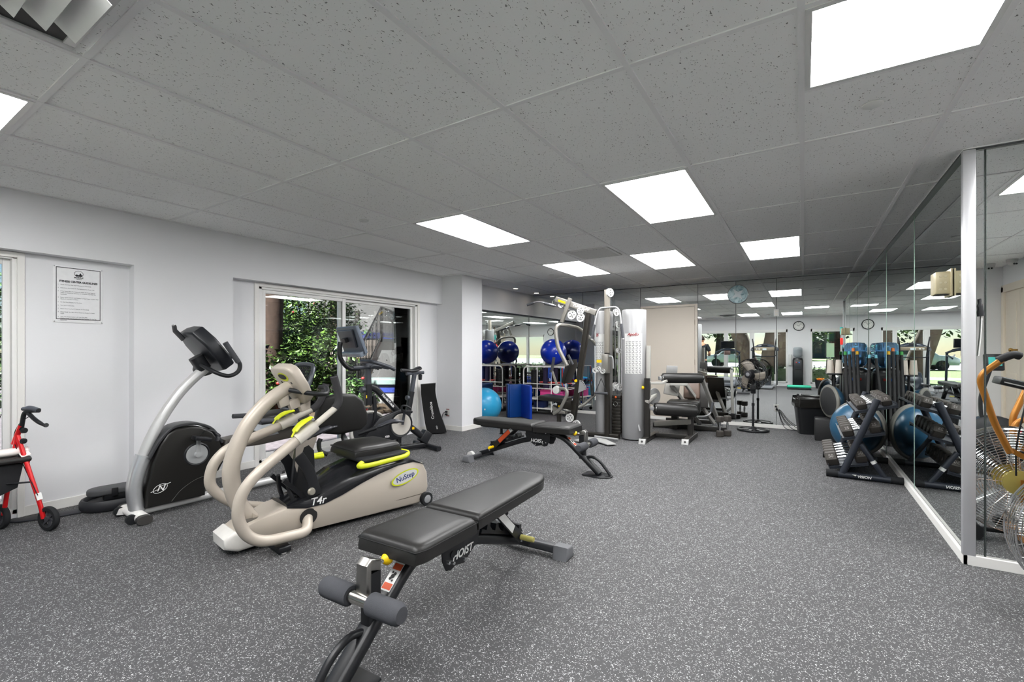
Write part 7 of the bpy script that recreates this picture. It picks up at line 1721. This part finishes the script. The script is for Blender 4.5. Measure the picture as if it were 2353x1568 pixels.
for s_ in (-1, 1):
    i = len(vs); vs += [(s_*.17, -.01, 1.43), (s_*.235, -.028, 1.29), (s_*.25, -.025, 1.21)]; es += [(3, i), (i, i+1), (i+1, i+2)]; rs += [.080, .072, .070]
skin('t_shirt', vs, es, rs, TS, 0, 2, pr)
vs = [(0, 0, .97), (0, 0, .88)]; es = [(0, 1)]; rs = [(.165, .12), (.165, .12)]
for s_ in (-1, 1):
    i = len(vs); vs += [(s_*.098, 0, .78), (s_*.107, .012, .50), (s_*.112, -.012, .28), (s_*.116, -.015, .08)]; es += [(1, i), (i, i+1), (i+1, i+2), (i+2, i+3)]; rs += [(.102, .105), .082, .074, .066]
skin('trousers', vs, es, rs, TR, 0, 2, pr)
for s_ in (-1, 1):
    m = MB(); m.tube(catmull([(s_*.115, -.07, .045), (s_*.118, .0, .05), (s_*.122, .10, .04), (s_*.125, .17, .03)], 4), [.040, .046, .044, .028], n=12, ry=.85); m.bb(s_*.12-.045, s_*.12+.045, -.10, .19, 0, .02, .008); m.build('shoe', mat('dark_shoe', '1d1d20', .5), pr)
    # hand: palm, four curled fingers and a thumb
    hb = Vector((s_*.185, .245, 1.09))
    hv = [hb, hb+Vector((-s_*.015, .05, .0)), hb+Vector((-s_*.02, .085, -.003))]; he = [(0, 1), (1, 2)]; hr = [(.022, .020), (.036, .016), (.036, .014)]
    for k in range(4):
        i = len(hv); off = Vector((0, 0, .028-.019*k)); L = (.030, .034, .032, .025)[k]
        hv += [hb+Vector((-s_*.02, .09, 0))+off, hb+Vector((-s_*.028, .09+L, -.004))+off, hb+Vector((-s_*.048, .09+L*1.35, -.008))+off]; he += [(2, i), (i, i+1), (i+1, i+2)]; hr += [.0095, .0088, .0075]
    i = len(hv); hv += [hb+Vector((-s_*.030, .035, .028)), hb+Vector((-s_*.045, .065, .040)), hb+Vector((-s_*.055, .088, .040))]; he += [(1, i), (i, i+1), (i+1, i+2)]; hr += [.013, .010, .0085]
    skin('hand', [tuple(q) for q in hv], he, hr, SKIN, 0, 2, pr)
# ---------------------------------------------------------------- sky and render look
w = bpy.data.worlds.new('world'); sc.world = w; w.use_nodes = True
nt = w.node_tree; bg = nt.nodes['Background']
sk = nt.nodes.new('ShaderNodeTexSky'); sk.sky_type = 'NISHITA'; sk.sun_disc = False; sk.sun_elevation = math.radians(52); sk.sun_rotation = math.radians(200); sk.air_density = 1.0; sk.dust_density = .15; sk.ozone_density = 3
nt.links.new(sk.outputs[0], bg.inputs['Color']); bg.inputs['Strength'].default_value = SKY
sn = bpy.data.lights.new('sun', 'SUN'); sn.energy = SUN; sn.angle = math.radians(3); so = bpy.data.objects.new('sun', sn); COL.objects.link(so)
so.rotation_euler = (math.radians(40), 0, math.radians(14))
v = sc.view_settings
sc.display_settings.display_device = 'sRGB'
v.view_transform = 'Standard'; v.look = 'None'; v.gamma = 1; v.use_curve_mapping = False; v.exposure = EXPO
cy = sc.cycles
cy.max_bounces = 14; cy.diffuse_bounces = 6; cy.glossy_bounces = 8; cy.transmission_bounces = 8; cy.transparent_max_bounces = 16
cy.caustics_reflective = False; cy.caustics_refractive = False; cy.sample_clamp_indirect = 6
cy.use_denoising = True
